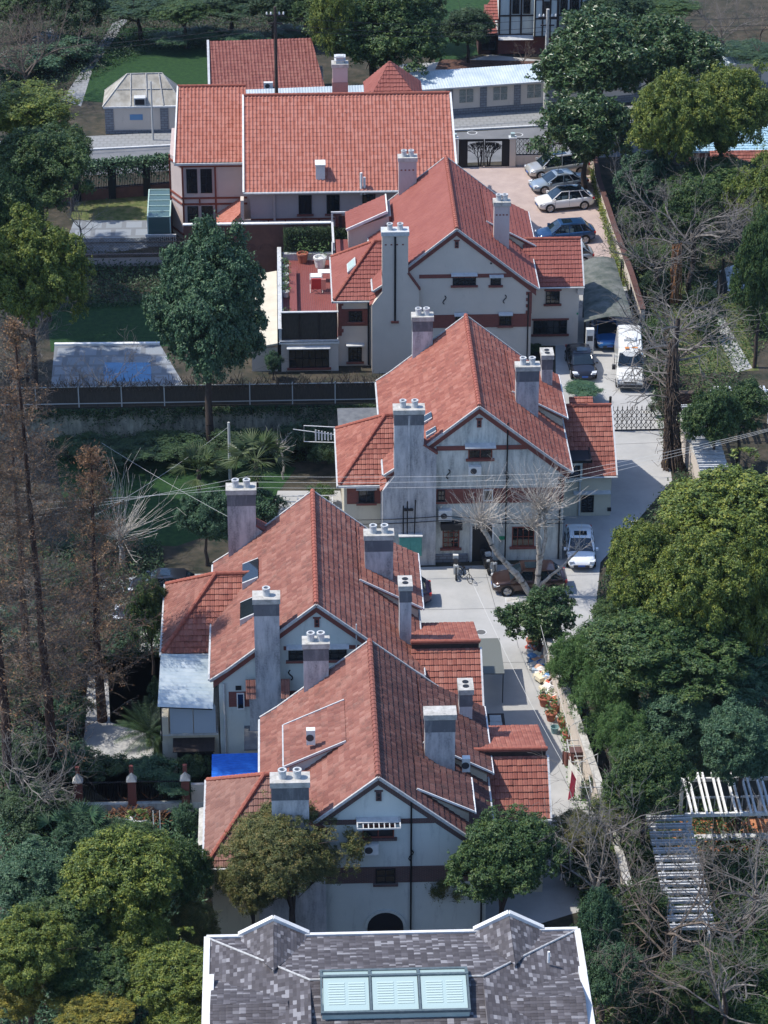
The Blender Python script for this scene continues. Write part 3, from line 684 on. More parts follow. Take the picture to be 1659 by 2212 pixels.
# side wing front under the plastic canopy
tb = thing('side_canopy', 'pale blue corrugated plastic canopy beside the villa with two rooflights', 'canopy', (1.35, 136.5, 0))
mb = MB(); n = 26
P0 = Vector((-8.7, -1.1, 5.2)); P1 = Vector((-5.7, -1.1, 5.0)); P2 = Vector((-5.7, 8.8, 5.0)); P3 = Vector((-8.7, 8.8, 5.2))
vs = []; fs = []
for i in range(n*4+1):
    t = i/(n*4); z = .12*math.sin(2*PI*i/4)
    a = P0.lerp(P3, t); b = P1.lerp(P2, t); vs += [(a.x, a.y, a.z+z), (b.x, b.y, b.z+z)]
    if i: fs.append((2*i-2, 2*i-1, 2*i+1, 2*i))
mb.add(vs, fs); o = mb.build('roof', M['canopy'], tb)
sm = o.modifiers.new('thickness', 'SOLIDIFY'); sm.thickness = .02
fr = MB()
for y in (-.9, 2.3, 5.5, 8.6): fr.bar((-8.6, y, 5.05), (-5.75, y, 4.85), .06)
for y in (-.9, 8.6): fr.bar((-8.55, y, 2.9), (-8.55, y, 5.0), .07)
fr.build('frame', M['iron'], tb)
T2 = thing('side_annex', 'low cream extension below the corrugated plastic canopy, white panels above', 'extension', (1.35, 136.5, 0))
MB().box(-8.6, -5.45, .2, 8.6, 0, 2.75).build('wall', M['stucco_warm'], T2)
MB().box(-8.65, -5.5, -.2, 8.6, 2.75, 2.87).build('slab', M['greyw'], T2)
mb = MB().box(-8.1, -6.85, -.3, -.24, 2.95, 4.75).box(-6.8, -5.6, -.3, -.24, 2.95, 4.75); mb.build('panel', flat('pale_blue_panel', (.36, .42, .48)), T2)
MB().box(-8.55, -8.2, -.25, 8.5, 2.87, 4.0).build('parapet', M['stucco_warm'], T2)
MB().box(-7.8, -5.8, .12, .196, .0, 2.0).build('doorway', M['dark'], T2)
MB().add([(-8.0, -.6, 1.9), (-5.7, -.6, 1.9), (-5.7, .19, 2.3), (-8.0, .19, 2.3), (-8.0, -.6, 1.96), (-5.7, -.6, 1.96), (-5.7, .19, 2.36), (-8.0, .19, 2.36)],
   [(0, 3, 2, 1), (4, 5, 6, 7), (0, 1, 5, 4), (1, 2, 6, 5), (2, 3, 7, 6), (3, 0, 4, 7)]).build('door_awning', M['dkwood'], T2)

# ---- house D
T = HT['D']; DB = M['dkbrick']
window(T, -.79, .78, 7.25, 8.0, 0, 2, 1, sill=DB, fm=M['wood'])
window(T, -.13, .84, 4.55, 5.4, -.06, 2, 2, sill=DB)
f = MB()
for i in range(9): f.box(-1.05+i*.26, -1.05+i*.26+.05, -.95, -.005, 8.36, 8.40)
f.box(-1.08, 1.08, -.98, -.93, 8.34, 8.42).box(-1.08, -1.02, -.9, -.005, 8.41, 8.46).box(1.02, 1.08, -.9, -.005, 8.41, 8.46)
f.box(-1.02, 1.0, -.5, -.01, 8.42, 8.45)
f = f.build('drying_frame', M['greyw'], T)
MB().tube([(1.62, -.1, 9.6), (1.62, -.1, .2)], .05, 6).build('drain_pipe', M['iron'], T); anchor(T, 1.62, 6.2, -.1, 1)
# arched doorway
pts = [(-.55, 0), (1.25, 0)] + [(.35+.9*math.cos(a*PI/12), 1.85+.9*math.sin(a*PI/12)) for a in range(0, 13)]
MB().prism(pts, .06, 'y', -.07).build('arched_doorway', M['dark'], T)
pt = [(.35+1.05*math.cos(a*PI/14), 1.85+1.05*math.sin(a*PI/14)) for a in range(15)] + [(.35+.91*math.cos(a*PI/14), 1.85+.91*math.sin(a*PI/14)) for a in range(14, -1, -1)]
mb = MB()
for a in range(14):
    q = [pt[a], pt[a+1], pt[29-a-1], pt[29-a]]; mb.prism(q, .1, 'y', -.11)
mb.build('door_arch', M['stucco_pale'], T)
# shed dormer on the left slope
x1, y0, y1 = -4.35, 5.0, 8.6
d = MB().add([(-1.6, y0, zr(1.6)-.1), (x1, y0, zr(4.35)-.1), (x1, y0, 8.35), (-1.6, y0, zr(1.6)), (-1.6, y1, zr(1.6)-.1), (x1, y1, zr(4.35)-.1), (x1, y1, 8.35), (-1.6, y1, zr(1.6))],
     [(0, 1, 2, 3), (7, 6, 5, 4), (0, 4, 5, 1), (1, 5, 6, 2), (2, 6, 7, 3), (3, 7, 4, 0)]).build('dormer', M['stucco_pale'], T)
slope('dormer_roof', M['tile_c'], d, [(x1-.25, y1+.15, 8.32), (x1-.25, y0-.15, 8.32), (-1.45, y0-.15, zr(1.45)+.06), (-1.45, y1+.15, zr(1.45)+.06)])
MB().bar((x1-.25, y0-.2, 8.34), (-1.45, y0-.2, zr(1.45)+.09), .07, .12).bar((x1-.3, y0-.2, 8.33), (x1-.3, y1+.15, 8.33), .07, .12).bar((x1-.25, y1+.18, 8.34), (-1.45, y1+.18, zr(1.45)+.09), .07, .1).build('dormer_verge', M['greyw'], d)
yf_ = .9
window(T, -7.5, -6.5, 3.7, 4.8, yf_, 2, 2, sill=DB)
# loose air conditioners
ac_unit(None, 11.72-.62, 160.5-.02, 6.25, toplevel=('white air conditioner under the top gable window of the black stained villa', 'air conditioner'))
ac_unit(None, 11.72-2.45, 160.5-.02, 3.05, .85, .75, toplevel=('boxed air conditioner beside the stained chimney breast, above a fabric awning', 'air conditioner'))
ac_unit(None, 4.1-.8, 119.5-.02, 6.42, toplevel=('white air conditioner on the nearest villa front under a drying frame', 'air conditioner'))
ac_unit(None, 4.1-3.45, 119.5+5.7, 9.28, .45, .85, toplevel=('narrow upright air conditioner standing on the left dormer roof of the nearest villa', 'air conditioner'))
ac_unit(None, 4.1+4.45, 119.5+5.4, 7.65, .4, .8, toplevel=('upright air conditioner beside the wide mossy-roof chimney of the nearest villa', 'air conditioner'))
# green cabinet on house B
t = thing('utility_cabinet', 'green metal utility cabinet on the stained chimney breast', 'cabinet', (11.72-4.9, 160.5-.8, .9))
MB().box(0, 1.4, -.05, .33, 0, 1.35).build('cabinet_body', M['green_metal'], t); MB().box(-.05, 1.45, -.1, .34, 1.36, 1.42).build('cabinet_lid', M['greyw'], t)
MB().box(.03, .68, -.07, -.052, .05, 1.3).box(.72, 1.37, -.07, -.052, .05, 1.3).build('cabinet_door', M['green_metal'], t)
MB().tube([(.25, .26, 1.43), (.25, .26, 3.4)], .04, 5).tube([(.5, .26, 1.43), (.5, .26, 3.7)], .04, 5).tube([(.95, .26, 1.43), (1.0, .26, 3.8)], .04, 5).build('conduit', M['iron'], t)

# ------------------------------------------------------------------ main building with the roll tiled roof
T = thing('timber_framed_mansion', 'large orange roll tiled mansion with half timbered bay, at the street', 'house', (0, 0, 0))
P = M['stucco_pink']; WD = M['wood']
ye, zee, yrg, zrg = 208.3, 6.0, 216.0, 11.0
MB().prism([(209, 0), (223, 0), (223, 6.1), (yrg, zrg-.3), (209, 6.2)], 13.1-(-2.6), 'x', -2.6).build('wall', P, T)
slope('roof', M['tile_m'], T, [(-3.05, ye, zee), (13.25, ye, zee), (13.0, yrg, zrg), (-3.02, yrg, zrg)], tw=.29, cl=.37, amp=.06, roll='roman', step=.03)
slope('roof', M['tile_m'], T, [(13.2, 223.7, zee), (-3.05, 223.7, zee), (-3.02, yrg+.01, zrg), (13.0, yrg+.01, zrg)], tw=.29, cl=.37, amp=.06, roll='roman', step=.03)
caps('ridge', M['ridge'], T, (-3.02, yrg, zrg+.06), (13.05, yrg, zrg+.06), .12)
MB().tube([(-3.1, ye-.1, zee-.05), (13.2, ye-.1, zee-.05)], .1, 8).build('gutter', M['greyw'], T)
MB().bar((-3.1, ye-.1, zee+.03), (-3.07, yrg, zrg+.05), .14, .16).build('verge', M['white'], T)
MB().bar((13.33, ye-.1, zee+.03), (13.1, yrg, zrg+.05), .14, .16).build('verge', M['white'], T)
for x0, x1 in ((1.1, 2.1), (3.25, 4.25), (6.0, 7.0)): window(T, x0, x1, 3.9, 5.45, 209, 2, 1, sill=B)
mb = MB().box(-2.6, 13, 208.96, 208.997, 3.42, 3.56).box(-2.6, 13, 208.96, 208.997, 2.7, 2.84)
for i in range(11): mb.box(-1.3+i*1.3, -1.18+i*1.3, 208.965, 208.995, 2.84, 3.42)
mb.build('timber_belt', WD, T)
MB().tube([(-.75, 208.9, 5.9), (-.75, 208.9, 2.2)], .09, 8).build('downpipe', M['stucco_pink'], T)
# roof vent box, pipes, street side chimney and rear hip
v = MB().box(2.45, 3.15, 209.2, 210.1, 6.6, 7.75).build('roof_vent', M['ac'], T)
MB().box(2.4, 3.2, 209.1, 210.2, 7.75, 7.85).build('vent_cap', M['ac'], v)
MB().tube([(5.9, 208.5, 5.6), (5.9, 208.5, 7.4)], .1, 8).tube([(6.15, 208.6, 5.6), (6.15, 208.6, 7.0)], .1, 8).build('vent_pipe', M['white'], T)
c = chimney(T, 4.0, 5.2, 220.5, 221.4, 8.4, 11.9, M['stucco_pink'], pots=0, brick=False)
MB().box(3.97, 5.23, 220.47, 221.43, 8.4, 10.4).build('brick_base', brickmat('pale_brick', (.36, .2, .16), (.3, .17, .14), (.35, .3, .28)), c)
MB().box(4.3, 4.9, 220.7, 221.2, 11.9, 12.5).box(4.15, 5.05, 220.6, 221.3, 12.1, 12.15).box(4.15, 5.05, 220.6, 221.3, 12.4, 12.45).build('stack_cowl', M['greyw'], c)
slope('rear_hip', M['tile_a'], T, [(6.6, 219.0, 8.8), (11.2, 219.0, 8.8), (8.6, 222.0, 11.6)]); slope('rear_hip', M['tile_a'], T, [(6.6, 225, 8.8), (6.6, 219.0, 8.8), (8.6, 222.0, 11.6)])
slope('rear_hip', M['tile_a'], T, [(11.2, 219.0, 8.8), (11.2, 225, 8.8), (8.6, 222.0, 11.6)])
# left wing with canted bay
yb = 213.5
MB().prism([(-7.95, yb), (-2.5, yb), (-2.5, 221), (-8.9, 221), (-8.9, 215.3)], 6.55, 'z', 0).build('wing_wall', P, T)
slope('wing_roof', M['tile_m'], T, [(-8.45, yb-.35, 6.6), (-2.9, yb-.35, 6.6), (-2.9, 219.4, 10.6), (-8.2, 219.4, 10.6)], tw=.29, cl=.37, amp=.06, roll='roman', step=.03)
slope('wing_roof', M['tile_m'], T, [(-2.9, 225, 6.6), (-8.4, 225, 6.6), (-8.2, 219.41, 10.6), (-2.9, 219.41, 10.6)], tw=.29, cl=.37, amp=.06, roll='roman', step=.03)
caps('wing_ridge', M['ridge'], T, (-8.25, 219.4, 10.65), (-2.9, 219.4, 10.65), .11)
MB().box(-8.5, -2.95, yb-.5, yb-.38, 6.42, 6.58).build('gutter', M['greyw'], T)
MB().bar((-8.5, yb-.4, 6.63), (-8.25, 219.4, 10.65), .12, .14).build('verge', M['white'], T)
tb = MB()
for z in (6.1, 3.45, 2.95): tb.box(-7.97, -2.9, yb-.06, yb-.003, z, z+.15)
tb.box(-7.97, -5.3, yb-.06, yb-.003, .1, .3)
for x in (-7.97, -5.42): tb.box(x, x+.14, yb-.07, yb-.004, 0, 6.1)
for x in (-6.68,): tb.box(x, x+.12, yb-.05, yb-.006, 2.9, 3.5)
for x in (-6.6, -5.4, -4.2): tb.box(x, x+.1, yb-.05, yb-.006, 6.2, 6.5)
for z in (6.1, 3.45, 2.95, .4): tb.bar((-8.94, 215.25, z+.07), (-7.99, yb-.03, z+.07), .06, .15)
tb.bar((-8.95, 215.27, 0), (-8.95, 215.27, 6.5), .12).build('timber_frame', WD, T)
for z0, z1 in ((3.95, 5.95), (.75, 2.85)):
    window(T, -7.6, -6.75, z0, z1, yb, 2, 3, fm=M['dark']); window(T, -6.5, -5.6, z0, z1, yb, 2, 3, fm=M['dark'])
# stepped chimney foot and the tiled lean-to roofs below
MB().box(-3.35, -1.9, 208.4, 209.3, 2.3, 3.4).box(-3.35, -3.1, 208.4, 209.3, 3.4, 5.3).build('stepped_stack', M['stucco_cream'], T)
slope('porch_roof', M['tile_m'], T, [(-5.3, yb-.05, 2.2), (-5.3, 208.6, 2.2), (-3.4, 210.2, 3.5), (-3.4, yb-.05, 3.5)], tw=.2, cl=.2, amp=.01)
slope('porch_roof', M['tile_m'], T, [(-5.2, 206.3, 2.3), (-.2, 206.3, 2.3), (-1.4, 208.5, 3.25), (-3.9, 208.5, 3.25)], tw=.27, cl=.3, amp=.06, roll='roman')
slope('porch_roof', M['tile_m'], T, [(-.2, 206.3, 2.3), (-.2, 209, 2.3), (-1.4, 208.5, 3.25)], tw=.27, cl=.3, amp=.06, roll='roman')
caps('porch_ridge', M['ridge'], T, (-.2, 206.3, 2.38), (-1.4, 208.5, 3.33), .1); caps('porch_ridge', M['ridge'], T, (-3.9, 208.5, 3.33), (-1.4, 208.5, 3.33), .1)
MB().box(-5.0, -.4, 206.6, 208.95, 0, 2.25).build('porch_wall', M['brownwall'], T)
# conservatory
t = thing('conservatory', 'green glazed conservatory with white balustrade left of the half timbered bay', 'conservatory', (-10.7, 212.7, 0))
fr = MB()
for x in (0, 1.75): fr.box(x-.05, x+.05, 0, .1, 0, 2.3).box(x-.05, x+.05, 4.2, 4.3, 0, 2.9)
fr.bar((0, 0, 2.3), (0, 4.25, 2.9), .1).bar((1.75, 0, 2.3), (1.75, 4.25, 2.9), .1)
for k in range(6): fr.bar((0, .85*k, 2.31+.12*k), (1.75, .85*k, 2.31+.12*k), .07)
fr.box(0, 1.75, 0, .08, 0, .3); fr.build('frame', pm('verdigris_frame', [(.28, .42, .38), (.4, .5, .46)], 4), t)
MB().add([(.03, .02, 2.3), (1.72, .02, 2.3), (1.72, 4.2, 2.88), (.03, 4.2, 2.88)], [(0, 1, 2, 3)]).add([(.0, .05, .3), (.0, 4.2, .3), (.0, 4.2, 2.8), (.0, .05, 2.28)], [(0, 1, 2, 3)]).add([(.03, .03, .3), (1.7, .03, .3), (1.7, .03, 2.25), (.03, .03, 2.25)], [(0, 1, 2, 3)]).build('glazing', M['greenglass'], t)
ba = MB().box(-.2, 2.2, -.5, -.35, .0, .15).box(-.2, 2.2, -.5, -.35, .85, 1.0)
for k in range(15): ba.lathe([(.05, .15), (.08, .35), (.04, .6), (.06, .85)], (-.1+k*.16, -.43, 0), 6)
ba.build('balustrade', M['greyw'], t)
# brown yard wall with arched panels and a pale rail
t = thing('yard_wall', 'tall brown rendered wall with arched panels and pale top rail', 'wall', (-7.6, 204.3, 0))
MB().box(0, 11.2, 0, .2, 0, 5.0).build('wall', M['brownwall'], t); MB().box(-.05, 11.25, -.05, .25, 5.0, 5.1).build('rail', M['white'], t)
mb = MB()
for k in range(5):
    cx = 1.2+k*1.25
    mb.tube([(cx+.5*math.cos(a*PI/10), -.02, 2.9+.5*math.sin(a*PI/10)) for a in range(11)], .03, 5)
mb.build('arch_moulding', M['brownwall'], t)
# ------------------------------------------------------------------ slate roofed house nearest the camera
T = thing('slate_roofed_house', 'grey slate roofed house with white fascias and long glazed roof lantern', 'house', (4.39, 109.0, 0))
ex0, ex1, e = -8.43, 8.43, 4.6; ze = 9.0; p = math.tan(math.radians(12.5)); zr_ = ze+e*p
SL = M['slate']; kw = dict(tw=.29, cl=.17, amp=.006, roll='flat', step=.012, jit=.004)
MB().box(ex0+.3, ex1-.3, -24, -.3, 0, 8.9).build('wall', M['stucco_pink'], T)
MB().box(ex0, ex1, -.0, .5, 7.8, 8.45).build('rear_cornice', M['cap'], T)
slope('roof', SL, T, [(ex1, 0, ze), (ex0, 0, ze), (ex0+e, -e, zr_), (ex1-e, -e, zr_)], **kw)
pn = math.tan(math.radians(9))
slope('roof', SL, T, [(ex0+.1, -e-12, zr_-12*pn), (ex1-.1, -e-12, zr_-12*pn), (ex1-e, -e-.01, zr_), (ex0+e, -e-.01, zr_)], **kw)
slope('roof', SL, T, [(ex0, 0, ze), (ex0, -20, ze), (ex0+e, -20, zr_-.02), (ex0+e, -e, zr_-.02)], **kw)
slope('roof', SL, T, [(ex1, -20, ze), (ex1, 0, ze), (ex1-e, -e, zr_-.02), (ex1-e, -20, zr_-.02)], **kw)
# side cross gables
for s in (-1, 1):
    xo = s*8.25; xi = s*(8.43-e*.78); yr = -6.0; zt = zr_-.12
    a = [(xo, yr, zt), (xi, yr, zt+.02)]
    if s < 0:
        slope('roof', SL, T, [(xo, -3.4, ze+.12), (xo+.02, -3.4, ze+.12), (xi, yr, zt), (xo, yr, zt)], **kw) if False else None
    slope('side_gable_roof', SL, T, [(xo, -3.3, ze+.1), (xi*.9, -3.3, ze+.1), (xi, yr, zt), (xo, yr, zt)], **kw)
    slope('side_gable_roof', SL, T, [(xi*.9, -9.0, ze+.1), (xo, -9.0, ze+.1), (xo, yr, zt), (xi, yr, zt)], **kw)
    MB().box(xo-.12+.1*s, xo+.22+.1*s, -9.5, -3.2, ze-.5, ze+.42).build('side_parapet', M['fascia'], T)
    MB().box(s*8.5-.14, s*8.5+.14, -20, .1, ze-.35, ze+.08).build('side_fascia', M['fascia'], T)
    # far dormer gables with white pediments
    cx = -5.45 if s < 0 else 5.45-.1; w_ = 1.5; zd = ze+.05; hd = .82; ln = 3.6
    slope('pediment_roof', SL, T, [(cx-w_, .1, zd), (cx-w_, -.6, zd+.0), (cx, -ln, zd+hd), (cx, .1, zd+hd)], **kw)
    slope('pediment_roof', SL, T, [(cx+w_, -.6, zd), (cx+w_, .1, zd), (cx, .1, zd+hd), (cx, -ln, zd+hd)], **kw)
    MB().prism([(cx-w_, zd-.8), (cx+w_, zd-.8), (cx+w_, zd-.02), (cx, zd+hd-.04), (cx-w_, zd-.02)], .2, 'y', -.05).build('pediment_wall', M['fascia'], T)
    MB().bar((cx-w_-.1, .2, zd+.02), (cx, .2, zd+hd+.1), .26, .16).bar((cx+w_+.1, .2, zd+.02), (cx, .2, zd+hd+.1), .264, .16).build('pediment_coping', M['fascia'], T)
    caps('hip_cap', M['verge'], T, (s*8.4, 0, ze+.03), (s*(8.43-e), -e, zr_+.02), .05)
MB().box(ex0-.1, ex1+.1, .02, .2, ze-.3, ze+.1).build('far_fascia', M['fascia'], T)
caps('ridge', M['verge'], T, (ex0+e, -e, zr_+.03), (ex1-e, -e, zr_+.03), .05)
# lantern
lx0, lx1, ly0, ly1, lz = -3.35, 3.1, -6.95, -4.1, 10.0
L0 = MB().box(lx0, lx1, ly0, ly1, 9.0, lz-.05).build('lantern_curb', M['lightglass'], T)
fr = MB(); n = 3
def lz_(y): return lz + .45*(1-abs((y+5.2)/2.3)) if y < -5.5 else lz+.45*(1-(y+5.5)/.9)
for x in [lx0+(lx1-lx0)*i/n for i in range(n+1)]:
    fr.bar((x, ly0, lz), (x, -4.95, lz+.45), .09, .09).bar((x, -4.95, lz+.45), (x, ly1, lz+.1), .12, .1)
for y, z in ((ly0, lz), (-4.95, lz+.45), (ly1, lz+.1)): fr.bar((lx0-.05, y, z), (lx1+.05, y, z+.002), .13, .13)
fr.build('lantern_frame', pm('teal_frame', [(.07, .10, .11), (.11, .14, .15)], 5, .5), T)
for i in range(n):
    a = lx0+(lx1-lx0)*i/n+.07; b = lx0+(lx1-lx0)*(i+1)/n-.07
    g = MB().add([(a, ly0, lz-.01), (b, ly0, lz-.01), (b, -4.95, lz+.44), (a, -4.95, lz+.44)], [(0, 1, 2, 3)]).add([(a, -4.95, lz+.44), (b, -4.95, lz+.44), (b, ly1, lz+.09), (a, ly1, lz+.09)], [(0, 1, 2, 3)]).build('lantern_pane', M['lightglass'], T)
    ins = MB(); 
    for k in range(2):
        c0 = a+.22+k*((b-a)/2-.12); c1 = c0+(b-a)/2-.28
        for j in range(9):
            y = ly0+.45+j*.14; z = lz+.012+.45*(y-ly0)/2.0
            ins.add([(c0, y, z), (c1, y, z), (c1, y+.085, z+.014), (c0, y+.085, z+.014)], [(0, 1, 2, 3)])
    ins.build('blind', flat('pale_blind', (.42, .52, .49)), g)
mb = MB()
for x, y, a in ((-1.2, -10.0, .3), (-.1, -10.3, -.5), (.4, -9.9, -.6), (4.2, -10.2, .4)):
    z = zr_-(-y-e)*pn+.05; c, s_ = math.cos(a)*.2, math.sin(a)*.2
    mb.add([(x-c, y-s_, z-.01), (x+s_, y-c, z-.03), (x+c, y+s_, z+.04), (x-s_, y+c, z+.05)], [(0, 1, 2, 3)])
mb.build('loose_slate', flat('loose_slate', (.2, .22, .25)), T)
MB().lathe([(.06, 0), (.06, .6), (0, .6)], (6.9, -3.0, 9.5), 8).build('vent_pipe', M['white'], T)

# ------------------------------------------------------------------ ground
def sheet(name, pts, mat, z=0.0, world=False, kind='structure'):
    ps = [Vector((a, b, z)) for a, b in pts] if world else [at(a, b, z) for a, b in pts]
    me = bpy.data.meshes.new(name); bm = bmesh.new()
    f = bm.faces.new([bm.verts.new((p.x, p.y, z)) for p in ps]); 
    bmesh.ops.triangulate(bm, faces=[f]); bmesh.ops.recalc_face_normals(bm, faces=bm.faces)
    for q in bm.faces:
        if q.normal.z < 0: q.normal_flip()
    bm.to_mesh(me); bm.free(); me.materials.append(mat); o = link(me, name); o['kind'] = kind; return o
sheet('ground', [(-110, 40), (130, 40), (130, 340), (-110, 340)], M['soil'], 0, True)
sheet('lane', [(4, 118), (16.9, 124), (15.6, 146), (18, 150), (19.5, 160), (25.4, 171), (25.9, 180), (25.9, 204), (20.5, 204), (19, 186), (16, 160), (-24, 159), (-24, 150), (3, 150)], M['concrete'], .008, True)
sheet('driveway', [(13, 202), (26, 204.1), (25.8, 229), (13, 228.4)], M['paving'], .012, True)
sheet('road', [(-60, 222.5), (-9, 228.5), (14.5, 229.3), (27, 230.2), (60, 232.5), (60, 242.0), (27, 238.2), (14.5, 236.5), (-9, 234.4), (-60, 228)], M['asphalt'], .010, True)
def strip(name, a, b, w, h, mat):
    a = Vector((*a, 0)); b = Vector((*b, 0)); d = (b-a).normalized(); n = Vector((-d.y, d.x, 0))*w
    v = [a, b, b+n, a+n]; mb = MB().add([(*p.xy, 0.002) for p in v]+[(*p.xy, h) for p in v], [(0, 3, 2, 1), (4, 5, 6, 7), (0, 1, 5, 4), (1, 2, 6, 5), (2, 3, 7, 6), (3, 0, 4, 7)])
    return struct(name, mb, mat)
strip('sidewalk', (-60, 228.9), (-9, 234.4), 2.9, .13, M['sidewalk']); strip('sidewalk', (-9, 234.4), (60, 242.2), 3.4, .13, M['sidewalk'])
strip('kerb', (-60, 228.6), (-9, 234.1), .25, .15, M['greyw']); strip('kerb', (-9, 234.1), (60, 241.9), .25, .15, M['greyw'])
sheet('lawn', [(110, 760), (100, 660), (320, 650), (420, 745)], M['lawn'], .006)
sheet('lawn', [(150, 1170), (120, 990), (480, 980), (640, 1010), (560, 1120), (380, 1180)], M['lawn'], .006)
sheet('lawn', [(150, 215), (200, 60), (480, 60), (480, 180), (430, 240)], M['lawn'], .006)
sheet('lawn', [(940, 140), (930, -40), (1110, -40), (1070, 110)], M['lawn'], .006)
sheet('lawn', [(170, 1560), (230, 1440), (370, 1430), (370, 1590)], M['meadow'], .006)
sheet('lawn', [(1540, 2300), (1560, 1900), (1720, 1860), (1720, 2300)], M['lawn'], .006)
sheet('lawn', [(1440, 810), (1450, 590), (1570, 600), (1640, 800)], M['meadow'], .006)
sheet('lawn', [(1440, 1680), (1480, 1500), (1720, 1540), (1720, 1690)], M['meadow'], .006)
sheet('lawn', [(150, 475), (170, 420), (360, 425), (325, 478)], M['meadow'], .006)
sheet('patio', [(160, 476), (320, 476), (320, 535), (130, 560)], M['pool_floor'], .014)
sheet('terrace', [(118, 745), (345, 743), (400, 835), (110, 835)], M['pool_floor'], .014)
sheet('garden_path', [(135, 215), (290, -20), (320, -20), (200, 150), (175, 230)], M['sidewalk'], .012)
sheet('garden_path', [(-10, 120), (110, 60), (130, 80), (20, 160)], M['sidewalk'], .012)
sheet('garden_path', [(180, 1640), (190, 1445), (233, 1455), (238, 1560), (335, 1590), (330, 1640)], M['concrete'], .012)
sheet('garden_path', [(585, 1120), (600, 1060), (735, 1060), (745, 1120)], M['concrete'], .012)
sheet('garden_path', [(1530, 690), (1560, 682), (1625, 795), (1590, 805)], M['concrete'], .012)
sheet('garden_path', [(1010, 130), (1060, 118), (1170, 130), (1180, 145), (860, 158), (855, 140)], M['concrete'], .012)
sheet('brick_court', [(1455, 1840), (1450, 1770), (1760, 1765), (1760, 1835)], M['herring'], .012)
sheet('planting_bed', [(940, 150), (950, 128), (1160, 132), (1170, 150)], pm('brown_bed', [(.05, .025, .02), (.13, .07, .05)], 3, 1, .8, 20), .016)
sheet('pool', [(225, 783), (325, 783), (328, 824), (222, 824)], pm('blue_pool_water', [(.05, .16, .30), (.08, .22, .38)], .5, .1), .022)
mb = MB(); a = at(118, 746); b = at(345, 744); mb.bar((a.x, a.y, .08), (b.x, b.y, .08), .3, .16); struct('terrace_kerb', mb, M['white'])
# joints and manholes in the lane
mb = MB()
for a, b in (((1130, 1330), (1205, 1500)), ((1085, 1240), (1120, 1400)), ((1045, 1432), (1190, 1430)), ((890, 1318), (1100, 1314)), ((1330, 960), (1450, 955)), ((1050, 1240), (1075, 1330))):
    p = at(*a); q = at(*b); mb.bar((p.x, p.y, .0125), (q.x, q.y, .0125), .03, .004)
struct('pavement_joint', mb, flat('joint', (.12, .12, .12)))
def manhole(px, py, r, lab, sq=False):
    p = at(px, py)
    t = thing('manhole_cover', lab, 'manhole cover', (p.x, p.y, .008))
    if sq: MB().box(-r, r, -r*.8, r*.8, 0, .02).build('frame', M['greyw'], t); MB().box(-r*.85, r*.85, -r*.66, r*.66, .021, .026).build('lid', M['cap'], t)
    else: MB().lathe([(0, .012), (r*.8, .012), (r*.8, .008)], n=20).build('lid', flat('manhole_iron', (.1, .1, .1)), t); MB().lathe([(r*.8, .007), (r, .006), (r, .001)], n=20).build('frame', M['greyw'], t)
manhole(1107, 1297, .45, 'square concrete manhole cover beside the brown car', True); manhole(1039, 1366, .35, 'round manhole cover in a white painted patch in the courtyard')
manhole(980, 275, .45, 'round pale manhole cover on the road near the bench'); manhole(1020, 287, .45, 'round manhole cover on the road behind the tree patterned gate')
manhole(1398, 891, .4, 'square manhole cover just below the folding lane gate', True); manhole(1119, 291, .45, 'round manhole cover on the road behind the lattice fence panel')

# ------------------------------------------------------------------ walls, fences, gates
def wall(name, label, pts, h, th, mat, cap=None, world=True, zb=0, capth=.1, cat='wall'):
    t = thing(name, label, cat, (0, 0, 0)); mb = MB(); mc = MB()
    for a, b in zip(pts, pts[1:]):
        a = Vector((*a, 0)); b = Vector((*b, 0)); d = (b-a).normalized(); n = Vector((-d.y, d.x, 0))*th/2
        for m_, z0, z1, g in ((mb, zb, h, 1), (mc, h, h+capth, 1.35)):
            v = [a-n*g, b-n*g, b+n*g, a+n*g]
            m_.add([(*p.xy, z0) for p in v]+[(*p.xy, z1) for p in v], [(0, 3, 2, 1), (4, 5, 6, 7), (0, 1, 5, 4), (1, 2, 6, 5), (2, 3, 7, 6), (3, 0, 4, 7)])
    mb.build('wall', mat, t)
    if cap: mc.build('coping', cap, t)
    return t
wall('boundary_wall', 'pale plastered boundary wall along the right side of the lane', [(15.0, 148), (15.4, 143), (15.95, 137.5), (16.6, 130), (17.0, 122)], 2.1, .3, M['stucco_cream'], M['cap'])
wall('boundary_wall', 'low pale wall with old bricks beside the parked cars', [(26.0, 230), (25.7, 222), (25.9, 212), (26.2, 203), (26.3, 196)], 1.2, .3, M['stucco_cream'], M['brownwall'])
t = wall('garden_wall', 'stained retaining wall under the dark trellis fence', [(-24, 178.8), (8.2, 178.8)], 2.15, .3, wallmat('old_garden_wall_plaster', (.50, .46, .34), (.26, .25, .19), (.025, .03, .028), 1.0), M['soil'])
t = thing('trellis_fence', 'long dark trellis fence with bare twigs above the stained garden wall', 'fence', (0, 178.95, .15))
mb = MB(); rng = random.Random(3)
for x in np.arange(-20, 8.3, 2.9): mb.box(x, x+.07, -.05, .02, 2.1, 3.75)
mb.box(-20, 8.2, -.03, .0, 2.35, 2.41).box(-20, 8.2, -.03, .0, 3.6, 3.66); mb.build('fence_frame', M['pipe'], t)
MB().box(-20, 8.2, .03, .07, 2.12, 3.6).build('fence_panel', M['reed'], t)
tw = MB()
for i in range(620):
    x = rng.uniform(-20, 8.2); z = 3.2+rng.uniform(0, .35); a = rng.uniform(-.9, .9); l = rng.uniform(.4, 1.1)
    tw.bar((x, rng.uniform(-.06, .12), z), (x+math.sin(a)*l, rng.uniform(-.3, .3), z+math.cos(a)*l), .025)
tw.build('climbing_twigs', M['vine'], t)
